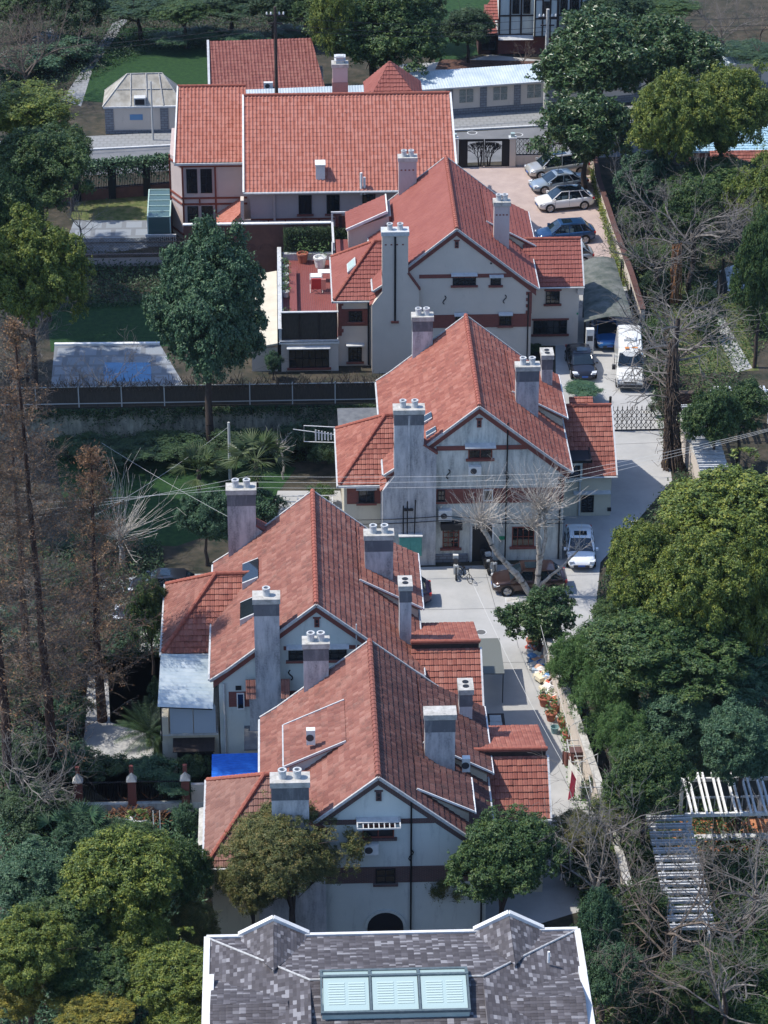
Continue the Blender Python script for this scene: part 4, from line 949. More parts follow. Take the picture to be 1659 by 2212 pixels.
# cane trellis left of the upper garden
t = thing('cane_fence', 'criss-cross cane fence in front of the pale patio', 'fence', (-17.5, 208.3, 0)); mb = MB()
for i in range(90):
    x = i*.11; 
    for s in (-1, 1): mb.bar((x, 0, .9), (x+s*.7, 0, 2.4), .03)
mb.box(-.5, 10.4, -.04, .04, .8, .9).box(-.5, 10.4, -.04, .04, 2.0, 2.06); mb.build('lattice', M['vine'], t)
MB().box(-.5, 10.4, .1, .3, 0, 1.0).build('base_wall', M['stucco_pink'], t)
# ivy clad railing at the street, left
t = thing('ivy_railing', 'railing smothered in ivy between the garden and the street', 'fence', (0, 0, 0)); mb = MB()
a = Vector((-26, 220.5, 0)); b = Vector((-9.2, 223.4, 0)); d = b-a
for i in range(130):
    p = a+d*i/129; mb.box(p.x-.025, p.x+.025, p.y-.02, p.y+.02, .9, 3.1)
for i in range(6):
    p = a+d*(i+.3)/6; mb.box(p.x-.3, p.x+.3, p.y-.25, p.y+.25, 0, 3.2)
mb.bar((a.x, a.y, 3.0), (b.x, b.y, 3.0), .08).bar((a.x, a.y, 1.0), (b.x, b.y, 1.0), .08); mb.build('railing', M['iron'], t)
MB().bar((a.x, a.y, .45), (b.x, b.y, .45), .3, .9).build('plinth', M['brownwall'], t)
# brick pier fence lower left
t = thing('brick_pier_fence', 'iron fence between three red brick piers with pointed caps', 'fence', (-11.7, 133.0, 0))
mb = MB(); mc = MB(); mt = MB(); mr = MB()
for i, x in enumerate((0, 2.9, 5.8)):
    p = MB().box(x-.22, x+.22, -.22, .22, .5, 2.1).build('pier', M['brick'], t)
    MB().add([(x-.28, -.28, 2.1), (x+.28, -.28, 2.1), (x+.28, .28, 2.1), (x-.28, .28, 2.1), (x, 0, 2.55)], [(0, 3, 2, 1), (0, 1, 4), (1, 2, 4), (2, 3, 4), (3, 0, 4)]).box(x-.26, x+.26, -.26, .26, 0, .5).build('pier_cap', M['cap'], p)
    MB().box(x-.12, x+.1, .12, .3, 2.3, 2.85).build('brick_finial', M['brick'], p)
for x0, x1 in ((.25, 2.65), (3.15, 5.55), (-2.6, -.25)):
    mb = MB(); mb.box(x0, x1, -.03, .03, 1.9, 1.96).box(x0, x1, -.03, .03, .75, .8)
    for k in range(18): mb.box(x0+.07+k*.13, x0+.095+k*.13, -.012, .012, .8, 2.05)
    mb.build('railing', M['iron'], t)
MB().box(-3, 9.3, -.14, .14, 0, .6).build('low_wall', M['stucco_blue'], t)
MB().box(6.1, 9.2, -.1, .1, .6, 1.75).build('end_wall', M['stucco_cream'], t)
# tree patterned metal gate
g0 = Vector((14.6, 228.3, 0))
t = thing('metal_gate', 'dark metal double gate cut out with two leafless tree patterns', 'gate', g0)
fr = MB(); 
for x0, x1 in ((0, 2.1), (2.16, 4.26)):
    fr.box(x0, x1, -.03, .03, 2.3, 2.5).box(x0, x1, -.03, .03, .05, .15).box(x0, x0+.08, -.031, .031, .05, 2.5).box(x1-.08, x1, -.031, .031, .05, 2.5)
fr.box(0, .75, -.028, .028, .15, 2.3).box(3.6, 4.2, -.028, .028, .15, 2.3); fr.build('gate_frame', M['iron'], t)
rng = random.Random(11)
for s, cx in ((-1, 1.7), (1, 2.6)):
    tr = MB()
    def br(x, z, a, l, w, d):
        x2 = x+math.sin(a)*l; z2 = z+math.cos(a)*l
        if z2 > 2.32 or x2 < min(.7, 9) or x2 > 3.65: return
        if (s < 0 and x2 > 2.12) or (s > 0 and x2 < 2.15): return
        tr.bar((x, 0, z), (x2, 0, z2), w, .03)
        if d: 
            for q in (-.42, .05, .45): br(x2, z2, a+q+rng.uniform(-.15, .15), l*.82, w*.68, d-1)
    for o_, a in ((-.25, -.35), (0, 0), (.22, .35)): br(cx-s*.15+o_*.6, .12, a*.6-s*.1, .62, .13, 4)
    tr.build('tree_cutout', M['iron'], t)
for x, lab in ((14.25, 'pale gate pier at the corner of the mansion'), (19.1, 'pale gate pier right of the metal gate'), (22.1, 'pale gate pier between the two lattice panels')):
    q = thing('gate_pier', lab, 'pier', (x, 228.45, 0)); MB().box(-.25, .25, -.25, .25, 0, 2.5).build('pier', M['stucco_cream'], q); MB().box(-.33, .33, -.33, .33, 2.5, 2.62).build('pier_cap', M['greyw'], q)
    MB().box(-.16, .16, -.16, .16, 2.64, 2.95).build('lamp', M['lightglass'], q)
for (x0, x1, lab) in ((19.4, 21.8, 'lattice fence panel on a low wall behind the silver minivan'), (22.4, 25.6, 'lattice fence panel half hidden behind the dark magnolia')):
    q = thing('lattice_panel', lab, 'fence', (x0, 228.6, 0)); w = x1-x0; mb = MB().box(0, w, -.03, .03, 2.35, 2.42).box(0, w, -.03, .03, .95, 1.02)
    n = int(w/.3)
    for i in range(n+1):
        x = w*i/n; mb.box(x-.015, x+.015, -.02, .02, 1.0, 2.4)
        if i < n:
            for k in range(3):
                mb.bar((x, 0, 1.02+k*.45), (x+w/n, 0, 1.47+k*.45), .025).bar((x+w/n, 0, 1.02+k*.45), (x, 0, 1.47+k*.45), .025)
    mb.build('lattice', M['iron'], q); MB().box(0, w, -.12, .12, 0, .95).build('low_wall', M['stucco_cream'], q)
    if x0 < 20:
        MB().lathe([(0, 0), (.13, .05), (.1, .2), (.12, .32), (0, .4)], (1.0, -.1, 1.7), 8).box(.9, 1.1, -.12, -.05, 1.2, 1.8).build('emblem', M['dkwood'], q)
# folding lane gate
t = thing('folding_gate', 'black folding lattice gate across the lane', 'gate', (22.2, 178.55, 0)); mb = MB()
for i in range(9):
    x = i*.33; mb.box(x-.02, x+.02, -.02, .02, .08, 1.75)
    mb.add([(x-.05, 0, 1.7), (x, -.03, 1.95), (x+.05, 0, 1.7), (x, .03, 1.7)], [(0, 1, 3), (1, 2, 3), (0, 2, 1)])
    if i < 10:
        for k in range(3): mb.bar((x, 0, .15+k*.5), (x+.33, 0, .65+k*.5), .035).bar((x+.33, 0, .15+k*.5), (x, 0, .65+k*.5), .035)
mb.box(-.1, 3.5, -.04, .04, .0, .08); mb.build('lattice', M['iron'], t)
MB().lathe([(.09, 0), (.09, 2.6), (0, 2.65)], (-.2, 0, 0), 8).build('gate_post', M['iron'], t)
# right garden walls
wall('garden_wall', 'dark brown garden wall above the right hand pergola', [(26.6, 181.2), (42, 181.0)], 1.5, .35, M['brownwall'], M['vine'])
wall('garden_wall', 'old cream wall seen end on behind the vine covered trunk', [(26.4, 177), (26.9, 171), (27.5, 166)], 2.0, .3, M['stucco_cream'], M['cap'])
wall('garden_wall', 'thin pale garden wall at the top right corner', [(37.0, 262), (38.5, 249)], 1.4, .3, M['white'], M['cap'])
# pergolas
def pergola(lab, x0, x1, y0, y1, along, n, z=2.6, posts=None, loc=(0, 0, 0), rz=0, pairs=True, mat='white'):
    t = thing('pergola', lab, 'pergola', loc, rz); m = M[mat]; b = MB(); s = MB(); p = MB()
    if along == 'y':   # slats run along y
        b.box(x0-.3, x1+.3, y0+.25, y0+.37, z-.22, z-.01).box(x0-.3, x1+.3, y1-.37, y1-.25, z-.22, z-.01)
        for i in range(n):
            x = x0+(x1-x0)*i/(n-1)
            for q in ((0, .26) if pairs else (0,)): s.box(x+q, x+q+.11, y0, y1, z, z+.16)
        ps = [(x, y) for x in np.linspace(x0, x1, posts or 3) for y in (y0+.31, y1-.31)]
    else:
        b.box(x0+.25, x0+.37, y0-.3, y1+.3, z-.22, z-.01).box(x1-.37, x1-.25, y0-.3, y1+.3, z-.22, z-.01)
        for i in range(n):
            y = y0+(y1-y0)*i/(n-1)
            for q in ((0, .24) if pairs else (0,)): s.box(x0, x1, y+q, y+q+.11, z, z+.16)
        ps = [(x, y) for y in np.linspace(y0, y1, posts or 3) for x in (x0+.31, x1-.31)]
    b.build('beam', m, t); s.build('slats', m, t)
    for x, y in ps: MB().box(x-.09, x+.09, y-.09, y+.09, 0, z-.22).build('post', m, t)
    return t
pergola('white pergola over orange brick paving at the right edge', 20.9, 29.5, 127.6, 131.6, 'y', 12)
pergola('white pergola running down the right edge through bare branches', 18.5, 20.8, 117.6, 127.2, 'x', 14, mat='greyw')
pergola('blue white pergola beside the vine covered trunk, under the leaning tree', 26.6, 28.5, 165.5, 176.5, 'x', 17, mat='greyw')
pergola('white pergola crossing the right edge below the brown garden wall', 29.2, 37, 176.4, 179.6, 'y', 11)
pergola('short white pergola in the bottom right corner', 23.6, 28, 113.5, 116.5, 'y', 8)
t = thing('bench_fence', 'grey lattice balustrade under the right edge pergola', 'fence', (21.2, 129.2, 0)); mb = MB().box(0, 8.2, 2.0, 2.1, 1.3, 1.38).box(0, 8.2, 2.0, 2.1, .3, .38)
for i in range(28): mb.box(i*.3, i*.3+.05, 2.02, 2.08, .35, 1.3)
mb.box(0, 8.2, -.6, -.2, .35, .5).build('frame', M['greyw'], t)
for i in range(4): MB().box(.3+i*2.4, .6+i*2.4, -.55, -.25, 0, .36).build('leg', M['greyw'], t)

# ------------------------------------------------------------------ carport
t = thing('carport', 'grey green slatted carport roof next to the cleanest villa', 'carport', (21.45, 191.5, 0)); mb = MB(); n = 40
vs = []; fs = []
n = 26
for j in range(12):
    for i in range(n+1):
        tt = i/n; x0 = .0+.9*tt; x1 = 4.3-.4*tt+.0
        f_ = j/11; x = x0+(x1-x0)*f_; z = 2.35+.42*math.sin(PI*min(1, f_*1.0))+(.07 if i % 2 else 0)
        vs.append((x, 11*tt, z))
for j in range(9):
    for i in range(n): a = j*(n+1)+i; fs.append((a, a+n+1, a+n+2, a+1))
o = mb.add(vs, fs).build('roof', pm('mossy_roofing', [(.06, .075, .065), (.11, .12, .105), (.16, .165, .15)], 1.2, .9, .3), t)
sm = o.modifiers.new('thickness', 'SOLIDIFY'); sm.thickness = .05
for x, y in ((.1, .2), (4.15, .2), (.6, 6), (4.1, 6), (.9, 10.8), (3.9, 10.8)): MB().box(x-.05, x+.05, y-.05, y+.05, 0, 2.4).build('post', M['iron'], t)
t = thing('boiler', 'tall white water heater standing beside the carport', 'water heater', (21.85, 190.9, 0)); MB().box(-.28, .28, -.2, .2, .1, 2.1).build('casing', M['ac'], t); MB().box(-.2, .2, -.215, -.2, 1.2, 1.6).build('display', M['grille'], t); MB().lathe([(0, 0), (.16, 0), (.16, .02)], (0, -.22, .55), 12).build('vent', M['grille'], t)

# ------------------------------------------------------------------ buildings along the street
# far red roofed outbuilding
T = thing('red_roofed_outbuilding', 'long low outbuilding with maroon tiled roof beyond the street', 'building', (0, 0, 0))
MB().box(-5.7, 3.6, 240.8, 246.5, 0, 2.7).build('wall', M['stucco_cream'], T)
slope('roof', M['tile_far'], T, [(-6.2, 239.6, 2.9), (3.7, 240.3, 2.9), (2.6, 245.2, 5.7), (-6.35, 244.6, 5.7)], tw=.3, cl=.34, amp=.045, roll='roman')
slope('roof', M['tile_far'], T, [(2.6, 249.6, 2.9), (-6.35, 249.3, 2.9), (-6.35, 244.61, 5.7), (2.6, 245.21, 5.7)], tw=.3, cl=.34)
MB().bar((-6.3, 239.5, 2.95), (-6.42, 244.6, 5.78), .2, .2).build('verge', M['greyw'], T)
MB().tube([(-6.2, 239.5, 2.85), (3.7, 240.2, 2.85)], .08, 6).build('gutter', M['white'], T)
for x in (-4, -1, 1.5): window(T, x, x+1.2, 1.2, 2.2, 240.8)
ac_unit(None, -1.6, 240.2, 2.95, toplevel=('small white air conditioner at the eaves of the maroon outbuilding', 'air conditioner'))
# guard house with hipped glazed roof
T = thing('guard_house', 'cream street building with dirty hipped glass roof and blue house number plate', 'building', (-15.2, 237.3, 0))
MB().box(0, 6.5, 0, 3.6, 0, 2.35).build('wall', M['stucco_cream'], T)
MB().box(-.15, 6.6, -.15, 3.7, 2.35, 2.5).build('cornice', M['greyw'], T)
GR = pm('dirty_glass_roof', [(.24, .22, .18), (.34, .31, .25), (.42, .40, .35)], 1.0, .5)
MB().add([(-.2, -.1, 2.5), (6.7, .1, 2.5), (6.7, 4.0, 2.5), (-.2, 4.0, 2.5), (1.9, 2.2, 4.6), (4.9, 2.3, 4.6)], [(0, 1, 5, 4), (1, 2, 5), (2, 3, 4, 5), (3, 0, 4)]).build('glass_roof', GR, T)
fr = MB()
for a, b in (((-.2, -.1, 2.52), (1.9, 2.2, 4.63)), ((6.7, .1, 2.52), (4.9, 2.3, 4.63)), ((1.9, 2.2, 4.63), (4.9, 2.3, 4.63)), ((2.2, -.05, 2.54), (2.2, 2.2, 4.63)), ((3.6, -.02, 2.54), (3.5, 2.2, 4.63)), ((5.0, 0, 2.54), (4.6, 2.2, 4.63)), ((1.0, 1.1, 3.6), (5.8, 1.2, 3.6)), ((-.2, 4, 2.52), (1.9, 2.2, 4.63))):
    fr.bar(a, b, .08)
fr.build('glazing_bar', M['cap'], T)
MB().box(2.5, 3.5, -.0, .9, 2.5, 3.2).build('dormer', M['greyw'], T); MB().box(2.6, 3.4, -.03, -.004, 2.6, 3.1).build('dormer_opening', M['dark'], T)
MB().box(2.1, 3.2, -.04, -.003, 1.25, 1.75).build('name_plate', flat('blue_plate', (.12, .25, .42)), T)
MB().box(-.03, .7, -.05, -.003, 0, 2.3).box(4.7, 5.4, -.05, -.003, 0, 2.3).box(-.03, 6.5, -.04, -.006, 0, .35).build('stone_trim', M['stone'], T)
# compound wall with tiled gutters and relief panels
def compound(lab, x0, y0, x1, y1, h, npan, roofd=2.6):
    d = Vector((x1-x0, y1-y0, 0)); Lx = d.length; t = thing('compound_wall', lab, 'wall', (x0, y0, 0), math.atan2(d.y, d.x))
    MB().box(0, Lx, 0, .4, 0, h).build('wall', M['stucco_cream'], t)
    MB().box(0, Lx, -.03, -.004, 0, .7).build('plinth', M['stone'], t)
    for i in range(npan+1):
        x = Lx*i/npan; MB().box(x-.3, x+.3, -.06, -.002, .7, h-.1).build('pilaster', M['stone'], t)
        if i < npan:
            mb = MB(); c = x+Lx/npan/2
            for a in (0, 1):
                for b in (0, 1): mb.box(c-.62+a*.66, c-.06+a*.66, -.05, -.004, 1.25+b*.62, 1.8+b*.62)
            if i < 4: mb.build('relief_panel', M['relief'], t)
    mb = MB(); n = int(Lx/.12); vs = []; fs = []
    for i in range(n+1):
        z = .025*(i % 2); vs += [(i*Lx/n, -.3, h+.02+z), (i*Lx/n, roofd, h+.65+z)]
        if i: fs.append((2*i-2, 2*i, 2*i+1, 2*i-1))
    mb.add(vs, fs).build('corrugated_roof', M['canopy'], t)
    MB().box(0, Lx, -.38, -.28, h-.06, h+.06).build('gutter', M['greyw'], t)
    return t
compound('cream compound wall with stone pilasters right of the mansion roof', 11.5, 239.9, 23.5, 241.9, 2.75, 4)
compound('cream compound wall with pilasters at the upper right edge', 24.0, 242.1, 46, 246.9, 2.75, 6)
compound('low cream wall stretch behind the mansion chimney', -8.5, 238.2, 11.2, 239.8, 2.5, 5, .6)
# half timbered house
T = thing('half_timbered_house', 'black and white half timbered house at the top edge', 'house', (19.0, 256.5, 0))
MB().box(.9, 9.5, 0, 9, 1.9, 9.5).build('upper_wall', M['stucco_pale'], T)
MB().box(.2, 9.2, .3, 9, 0, 1.9).build('ground_wall', M['brick'], T)
mb = MB()
for x in (.9, 1.9, 2.9, 4.1, 5.3, 6.3, 7.4, 8.4, 9.4): mb.box(x, x+.16, -.06, -.003, 1.9, 9.5)
for z in (1.9, 3.7, 5.6, 6.2, 8.4): mb.box(.9, 9.5, -.05, -.006, z, z+.14)
mb.build('timber_frame', M['dkwood'], T)
for x in (2.15, 3.15, 6.55, 7.6): window(T, x, x+.65, 3.95, 5.5, -.01, 2, 2, fm=M['dkwood'])
MB().box(4.1, 6.3, -.9, 0, 2.0, 9.5).build('bay', M['stucco_pale'], T)
mb = MB()
for x in (4.1, 4.8, 5.5, 6.15): mb.box(x, x+.14, -.95, -.903, 2.0, 9.5)
for z in (2.0, 3.7, 5.5, 6.3): mb.box(4.1, 6.3, -.94, -.905, z, z+.12)
mb.build('bay_timber', M['dkwood'], T); window(T, 4.95, 5.5, 3.9, 5.4, -.9, 1, 2, fm=M['dkwood'])
MB().add([(.9, -.5, 1.6), (4.1, -.5, 1.6), (4.1, 0, 1.95), (.9, 0, 1.95)], [(0, 1, 2, 3)]).build('pent_roof', M['greyw'], T)
slope('balcony_roof', M['tile_a'], T, [(-1.0, 0, 3.4), (.9, 0, 3.4), (.9, 3, 5.2)]); MB().box(-1.1, .9, -.1, 0, 2.3, 2.4).box(-1.1, .9, -.1, -.04, 3.1, 3.2).build('balcony_rail', M['wood'], T)
window(T, -.6, .7, .4, 2.0, .29, 2, 2); MB().box(-.9, .9, .3, 3, 0, 1.85).build('porch', M['brownwall'], T)
# far right pieces
T = thing('blue_roofed_shed', 'shed with bright blue roof at the right edge, behind the yellow green tree', 'shed', (33.6, 225, 0))
MB().box(0, 7, .2, 5, 0, 2.3).build('wall', M['brick'], T); slope('roof', M['teal'], T, [(-.2, 0, 2.4), (7, 0, 2.4), (7, 5, 3.6), (-.2, 5, 3.6)], amp=.02)
slope('tiled_edge', M['tile_b'], T, [(1.5, -1.2, 1.9), (7, -1.2, 1.9), (7, -.1, 2.5), (1.5, -.1, 2.5)])
T = thing('pink_paved_house', 'brick house with pale sill at the far top right corner', 'house', (46.5, 258, 0)); MB().box(0, 6, 0, 6, 0, 6).build('wall', M['brick'], T); MB().box(-.3, 6, -.3, 0, 2.5, 2.8).build('sill', M['white'], T); window(T, .6, 2.4, .6, 2.2, 0)
sheet('paved_yard', [(38.8, 250), (44, 250), (44, 256), (38.5, 256)], M['paving'], .012, True)

# ------------------------------------------------------------------ poles, wires, street lamps
def pole(lab, x, y, h, r, mat, arm=True, name='utility_pole'):
    t = thing(name, lab, 'pole', (x, y, 0)); MB().lathe([(r, 0), (r*.7, h), (0, h+.02)], n=10).build('pole', mat, t)
    if arm:
        MB().box(-.8, .8, -.06, .06, h-.8, h-.68).box(-.6, .6, -.06, .06, h-1.5, h-1.4).build('crossarm', M['dkwood'], t)
        for k in (-.7, -.35, .35, .7): MB().lathe([(.06, 0), (.08, .1), (.05, .22), (0, .25)], (k, 0, h-.68), 8).build('insulator', M['white'], t)
    return t
pole('tall timber utility pole rising above the orange roof ridge', -.5, 236.3, 11.5, .17, M['bark'])
pole('slim grey street post in front of the glass roofed street building', -11.1, 235.4, 5.4, .09, M['pipe'], False, 'street_post')
pole('pale concrete utility pole in front of the half timbered house', 22.9, 240.6, 9.6, .2, M['cap'])
pole('pale post behind the lattice fence under the magnolia', 22.6, 230.5, 4.0, .12, M['white'], False, 'street_post')
pole('plain timber pole beside the palms in the middle garden', -3.9, 172.3, 4.2, .12, M['pipe'], False)
pole('short round post by the right hand pergola trees', 31.3, 168.0, 3.0, .16, M['cap'], False, 'post')
def wire(lab, pts, r=.012, sag=.5, grp='overhead wires'):
    pts = [Vector(p) for p in pts]; mb = MB()
    for a, b in zip(pts, pts[1:]):
        q = [a.lerp(b, i/14) - Vector((0, 0, sag*4*(i/14)*(1-i/14))) for i in range(15)]; mb.tube(q, r, 3)
    o = mb.build('overhead_wire', M['pipe'] if 'white' in lab or 'pale' in lab or 'thin' in lab else M['iron']); return tag(o, lab, 'wire', grp)
for i, (z, lab) in enumerate(((10.7, 'overhead wires along the street beyond the orange roof'), (10.0, 'overhead wires along the street beyond the orange roof'), (9.6, 'overhead wires along the street beyond the orange roof'))):
    wire(lab, [(-40, 231-i*.1, z-1), (-.5, 236.3, z), (22.9, 240.6, z-2), (60, 245, z-2.5)], .022, .6, 'street wires')
for i in range(3):
    wire('thin wires crossing in front of the black stained villa', [(-30, 148+i*3, 7.5), (-2.5+i*.3, 158.7, 7.2-.4*i), (17, 159.0, 6.9-.35*i), (34, 164, 8.2)], .009, .15, 'courtyard wires')
for i in range(2): wire('black cables slung along the foot of the stained villa', [(2.0, 160.0, 3.4-.3*i), (9.6, 160.0, 3.5-.3*i), (17.2, 160.2, 3.0-.25*i)], .03, .12, 'villa cables')
wire('white cable running down the lane to the drying pole', [(10.8, 150, 4.2), (14.6, 133.0, 2.6)], .011, .3, 'lane cables'); wire('white cable over the lane beside the boundary wall', [(14.3, 150, 3.6), (15.8, 128.5, 2.4)], .011, .3, 'lane cable pair')
wire('pale line from the left trees to the timber pole', [(-12, 158, 5), (-3.9, 172.3, 3.9)], .010, .3, 'garden lines'); wire('pale line from the left trees to the garden chimney', [(-12, 168, 5), (1.5, 150, 6)], .008, .3, 'garden line pair')
# street bench
p = at(982, 250); t = thing('street_bench', 'orange brown wooden bench on the pavement beyond the mansion', 'bench', (p.x-.9, p.y+.6, .13))
MB().box(0, 1.9, 0, .12, .45, .95).build('backrest', flat('orange_wood', (.32, .12, .05)), t); MB().box(0, 1.9, -.45, 0, .4, .47).build('seat', flat('orange_wood', (.32, .12, .05)), t)
for x in (.1, 1.7): MB().box(x, x+.1, -.4, .1, 0, .4).build('leg', M['iron'], t)
p = at(137, 310); t = thing('fire_hydrant', 'red fire hydrant at the kerb beside the ivy railing', 'hydrant', (p.x, p.y, .1)); MB().lathe([(.14, 0), (.12, .5), (.16, .55), (.1, .75), (0, .8)], n=10).build('barrel', flat('hydrant_red', (.55, .03, .02)), t)
MB().lathe([(.0, -.22), (.07, -.22), (.07, .22), (0, .22)], (0, 0, .45), 8, 'y').build('outlet', flat('hydrant_red', (.5, .03, .02)), t)
# ------------------------------------------------------------------ cars
CT = dict(
 sedan=dict(L=4.75, W=1.82, belt=.88, roof=1.45, hood=.86, tail=.98, g=(-1.75, -1.05, .35, 1.2), gb=.93),
 suv=dict(L=4.6, W=1.86, belt=1.0, roof=1.63, hood=1.0, tail=1.08, g=(-2.05, -1.45, .45, 1.25), gb=1.02),
 van=dict(L=5.2, W=1.96, belt=1.02, roof=1.78, hood=1.0, tail=1.1, g=(-2.35, -2.05, .65, 1.55), gb=1.04),
 hatch=dict(L=4.25, W=1.79, belt=.9, roof=1.47, hood=.88, tail=.98, g=(-1.95, -1.35, .3, 1.1), gb=.94),
)
def loft(rings):
    vs = []; fs = []; n = len(rings[0])
    for r in rings: vs += r
    for i in range(len(rings)-1):
        for j in range(n-1): a = i*n+j; fs.append((a, a+n, a+n+1, a+1))
    return vs, fs
def wheel(t, x, y, r=.33, s=1, dark=False):
    w = .2
    o = MB().lathe([(r-.08, -w/2), (r-.02, -w/2), (r, -w/2+.04), (r, w/2-.04), (r-.02, w/2), (r-.08, w/2)], (x, y, r), 20, 'y').build('wheel', M['tyre'], t)
    MB().lathe([(0, s*.085), (r-.12, s*.07), (r-.07, s*.098)], (x, y, r), 20, 'y').build('rim', M['tyre'] if dark else M['alloy'], o)
    mb = MB()
    for k in range(5):
        a = 2*PI*k/5; mb.bar((x, y+s*.1, r), (x+(r-.09)*math.cos(a), y+s*.1, r+(r-.09)*math.sin(a)), .07, .03)
    mb.build('spokes', M['alloy'], o)
def car(lab, kind, col, loc, rz, metal=.0, roofm=None, sun_roof=True, grp=None, darkw=False):
    c = CT[kind]; t = thing('parked_car', lab, 'car', loc, rz, grp); L2 = c['L']/2; W2 = c['W']/2
    pm_ = paint(lab.split()[0]+'_car_paint', col, metal)
    gx0, gx1, gx2, gx3 = c['g']; xs = list(np.linspace(-L2, L2, 25)); rings = []
    for x in xs:
        u = x/L2; end = 1-abs(u)**7*.16-abs(u)**2*.05; w = W2*end
        lo = .22+.12*max(0, abs(u)-.82)/.18
        if x > gx3: zt = c['hood']-(x-gx3)/(L2-gx3)*.18-.16*max(0, (u-.93)/.07)
        elif x < gx0: zt = c['tail']-.10*max(0, (-u-.93)/.07)
        else: zt = c['tail']+(c['hood']-c['tail'])*(x-gx0)/(gx3-gx0)
        sh = zt-.07
        mid = .5*(lo+sh)
        half = [(w*.90, lo), (w*.985, lo+.14), (w*1.0, mid+.08), (w*.97, sh-.04), (w*.93, sh), (w*.82, zt-.015), (w*.45, zt+.012), (0, zt+.02)]
        rings.append([(x, y, z) for y, z in half] + [(x, -y, z) for y, z in half[::-1][1:]])
    vs, fs = loft(rings); n = len(rings[0])
    fs += [tuple(range(n)), tuple(range((len(rings)-1)*n, len(rings)*n))[::-1]]
    fs += [(i*n, (i+1)*n, (i+1)*n+n-1, i*n+n-1) for i in range(len(rings)-1)]
    MB().add(vs, fs).build('body', pm_, t, smooth=True)
    # greenhouse
    zb = c['gb']-.06; zr0 = c['roof']; rings = []
    for x, z, k in ((gx0, zb+.02, 0), (gx0+.35*(gx1-gx0), zb+(zr0-zb)*.45, .35), (gx1, zr0-.06, 1), ((gx1+gx2)/2, zr0, 1), (gx2, zr0-.04, 1), (gx2+.5*(gx3-gx2), zb+(zr0-zb)*.53, .5), (gx3, zb+.01, 0)):
        wb = W2*.90*(1-.05*abs(x/L2)); wt = W2*.90-(z-zb)*.30
        rings.append([(x, wb, zb), (x, (wb*.45+wt*.55)+.02, zb+(z-zb)*.5), (x, wt, z-.03), (x, wt*.85, z), (x, 0, z+.02), (x, -wt*.85, z), (x, -wt, z-.03), (x, -(wb*.45+wt*.55)-.02, zb+(z-zb)*.5), (x, -wb, zb)])
    vs, fs = loft(rings); MB().add(vs, fs).build('windows', M['carglass'], t, smooth=False)
    wt = W2*.90-(zr0-zb)*.30
    rp = [[(x, y*wt*.97, z+(.02*(1-abs(y)**2)+.014)) for y in (-1, -.8, 0, .8, 1)] for x, z in ((gx1-.12, zr0-.13), (gx1, zr0-.055), ((gx1+gx2)/2, zr0+.002), (gx2, zr0-.035), (gx2+.08, zr0-.075))]
    vs, fs = loft(rp); MB().add(vs, fs).build('roof_panel', roofm or pm_, t, smooth=True)
    if sun_roof: MB().box((gx1+gx2)/2+.0, gx2-.18, -wt*.62, wt*.62, zr0+.028, zr0+.04).build('sunroof', M['carglass'], t)
    pl = MB()
    for s in (-1, 1):
        y0, y1 = s*W2*.905, s*(wt+.012)
        for a, b in (((gx3, y0*.97, zb+.04), (gx2+.02, y1, zr0-.07)), ((gx0+.02, y0*.96, zb+.05), (gx1, y1, zr0-.09)), ((-.15, y0+s*.0, zb+.03), (-.2, y1+s*.01, zr0-.05)), ((gx0+.75, y0, zb+.03), (gx1+.4, y1+s*.01, zr0-.06))): pl.bar(a, b, .065, .05)
        pl.bar((gx1, y1, zr0-.05), (gx2, y1, zr0-.03), .06, .05)
        pl.box(gx3-.25, gx3-.05, s*(W2+.02), s*(W2+.17), zb+.03, zb+.16)
    pl.build('pillars', pm_, t)
    for s in (-1, 1):
        MB().add([(L2-.12, s*W2*.42, .62), (L2-.02, s*W2*.50, .60), (L2-.20, s*W2*.93, .66), (L2-.42, s*W2*.965, .74), (L2-.3, s*W2*.6, .76)], [(0, 1, 2, 3, 4)]).box(L2-.26, L2-.045, s*W2*.55, s*W2*.86, .60, .73).build('headlight', flat('headlight', (.6, .62, .64), .15), t)
        MB().box(-L2-.005, -L2+.14, s*W2*.55, s*W2*.90, c['tail']-.3, c['tail']-.14).build('tail_light', flat('tail_light', (.35, .01, .01), .2), t)
        for x in (L2-.88, -L2+.86): 
            MB().lathe([(0, -s*.0), (.39, -s*.0)], (x, s*(W2*.955), .36), 18, 'y').build('wheel_arch', M['tyre'], t) if False else None
            wheel(t, x, s*(W2-.10), .34, s, darkw)
            MB().lathe([(.34, 0), (.405, 0), (.405, .03), (.34, .03)] if s > 0 else [(.34, 0), (.405, 0), (.405, -.03), (.34, -.03)], (x, s*(W2-.02), .345), 20, 'y').build('arch_trim', M['tyre'], t)
    MB().box(L2-.05, L2+.01, -.5, .5, .32, .52).build('grille', M['grille'], t)
    MB().box(L2, L2+.02, -.22, .22, .40, .52).box(-L2-.02, -L2+.02, -.22, .22, .6, .72).build('number_plate', flat('blue_number_plate', (.04, .12, .4)), t)
    sd = MB()
    for s in (-1, 1):
        for x in (gx3-.25, -.18, gx0+.75): sd.box(x, x+.012, s*(W2*.90), s*(W2*1.0), .40, .86)
        sd.box(-L2+1.3, L2-1.35, s*(W2*.93), s*(W2*.985), .22, .32)
    sd.build('door_seams', M['tyre'], t)
    return t
def place(pf, pr, W=1.86, side=1, L=None):
    """near side wheel contacts (front, rear) on the print -> centre and heading"""
    a = at(*pf); b = at(*pr); d = (a-b); rz = math.atan2(d.y, d.x); n = Vector((0, 1, 0))
    m = (a+b)/2 + Vector((-math.sin(rz), math.cos(rz), 0))*(W/2-.1)*(-1 if abs(rz) > PI/2 else 1)*side
    return (m.x, m.y, .012), rz
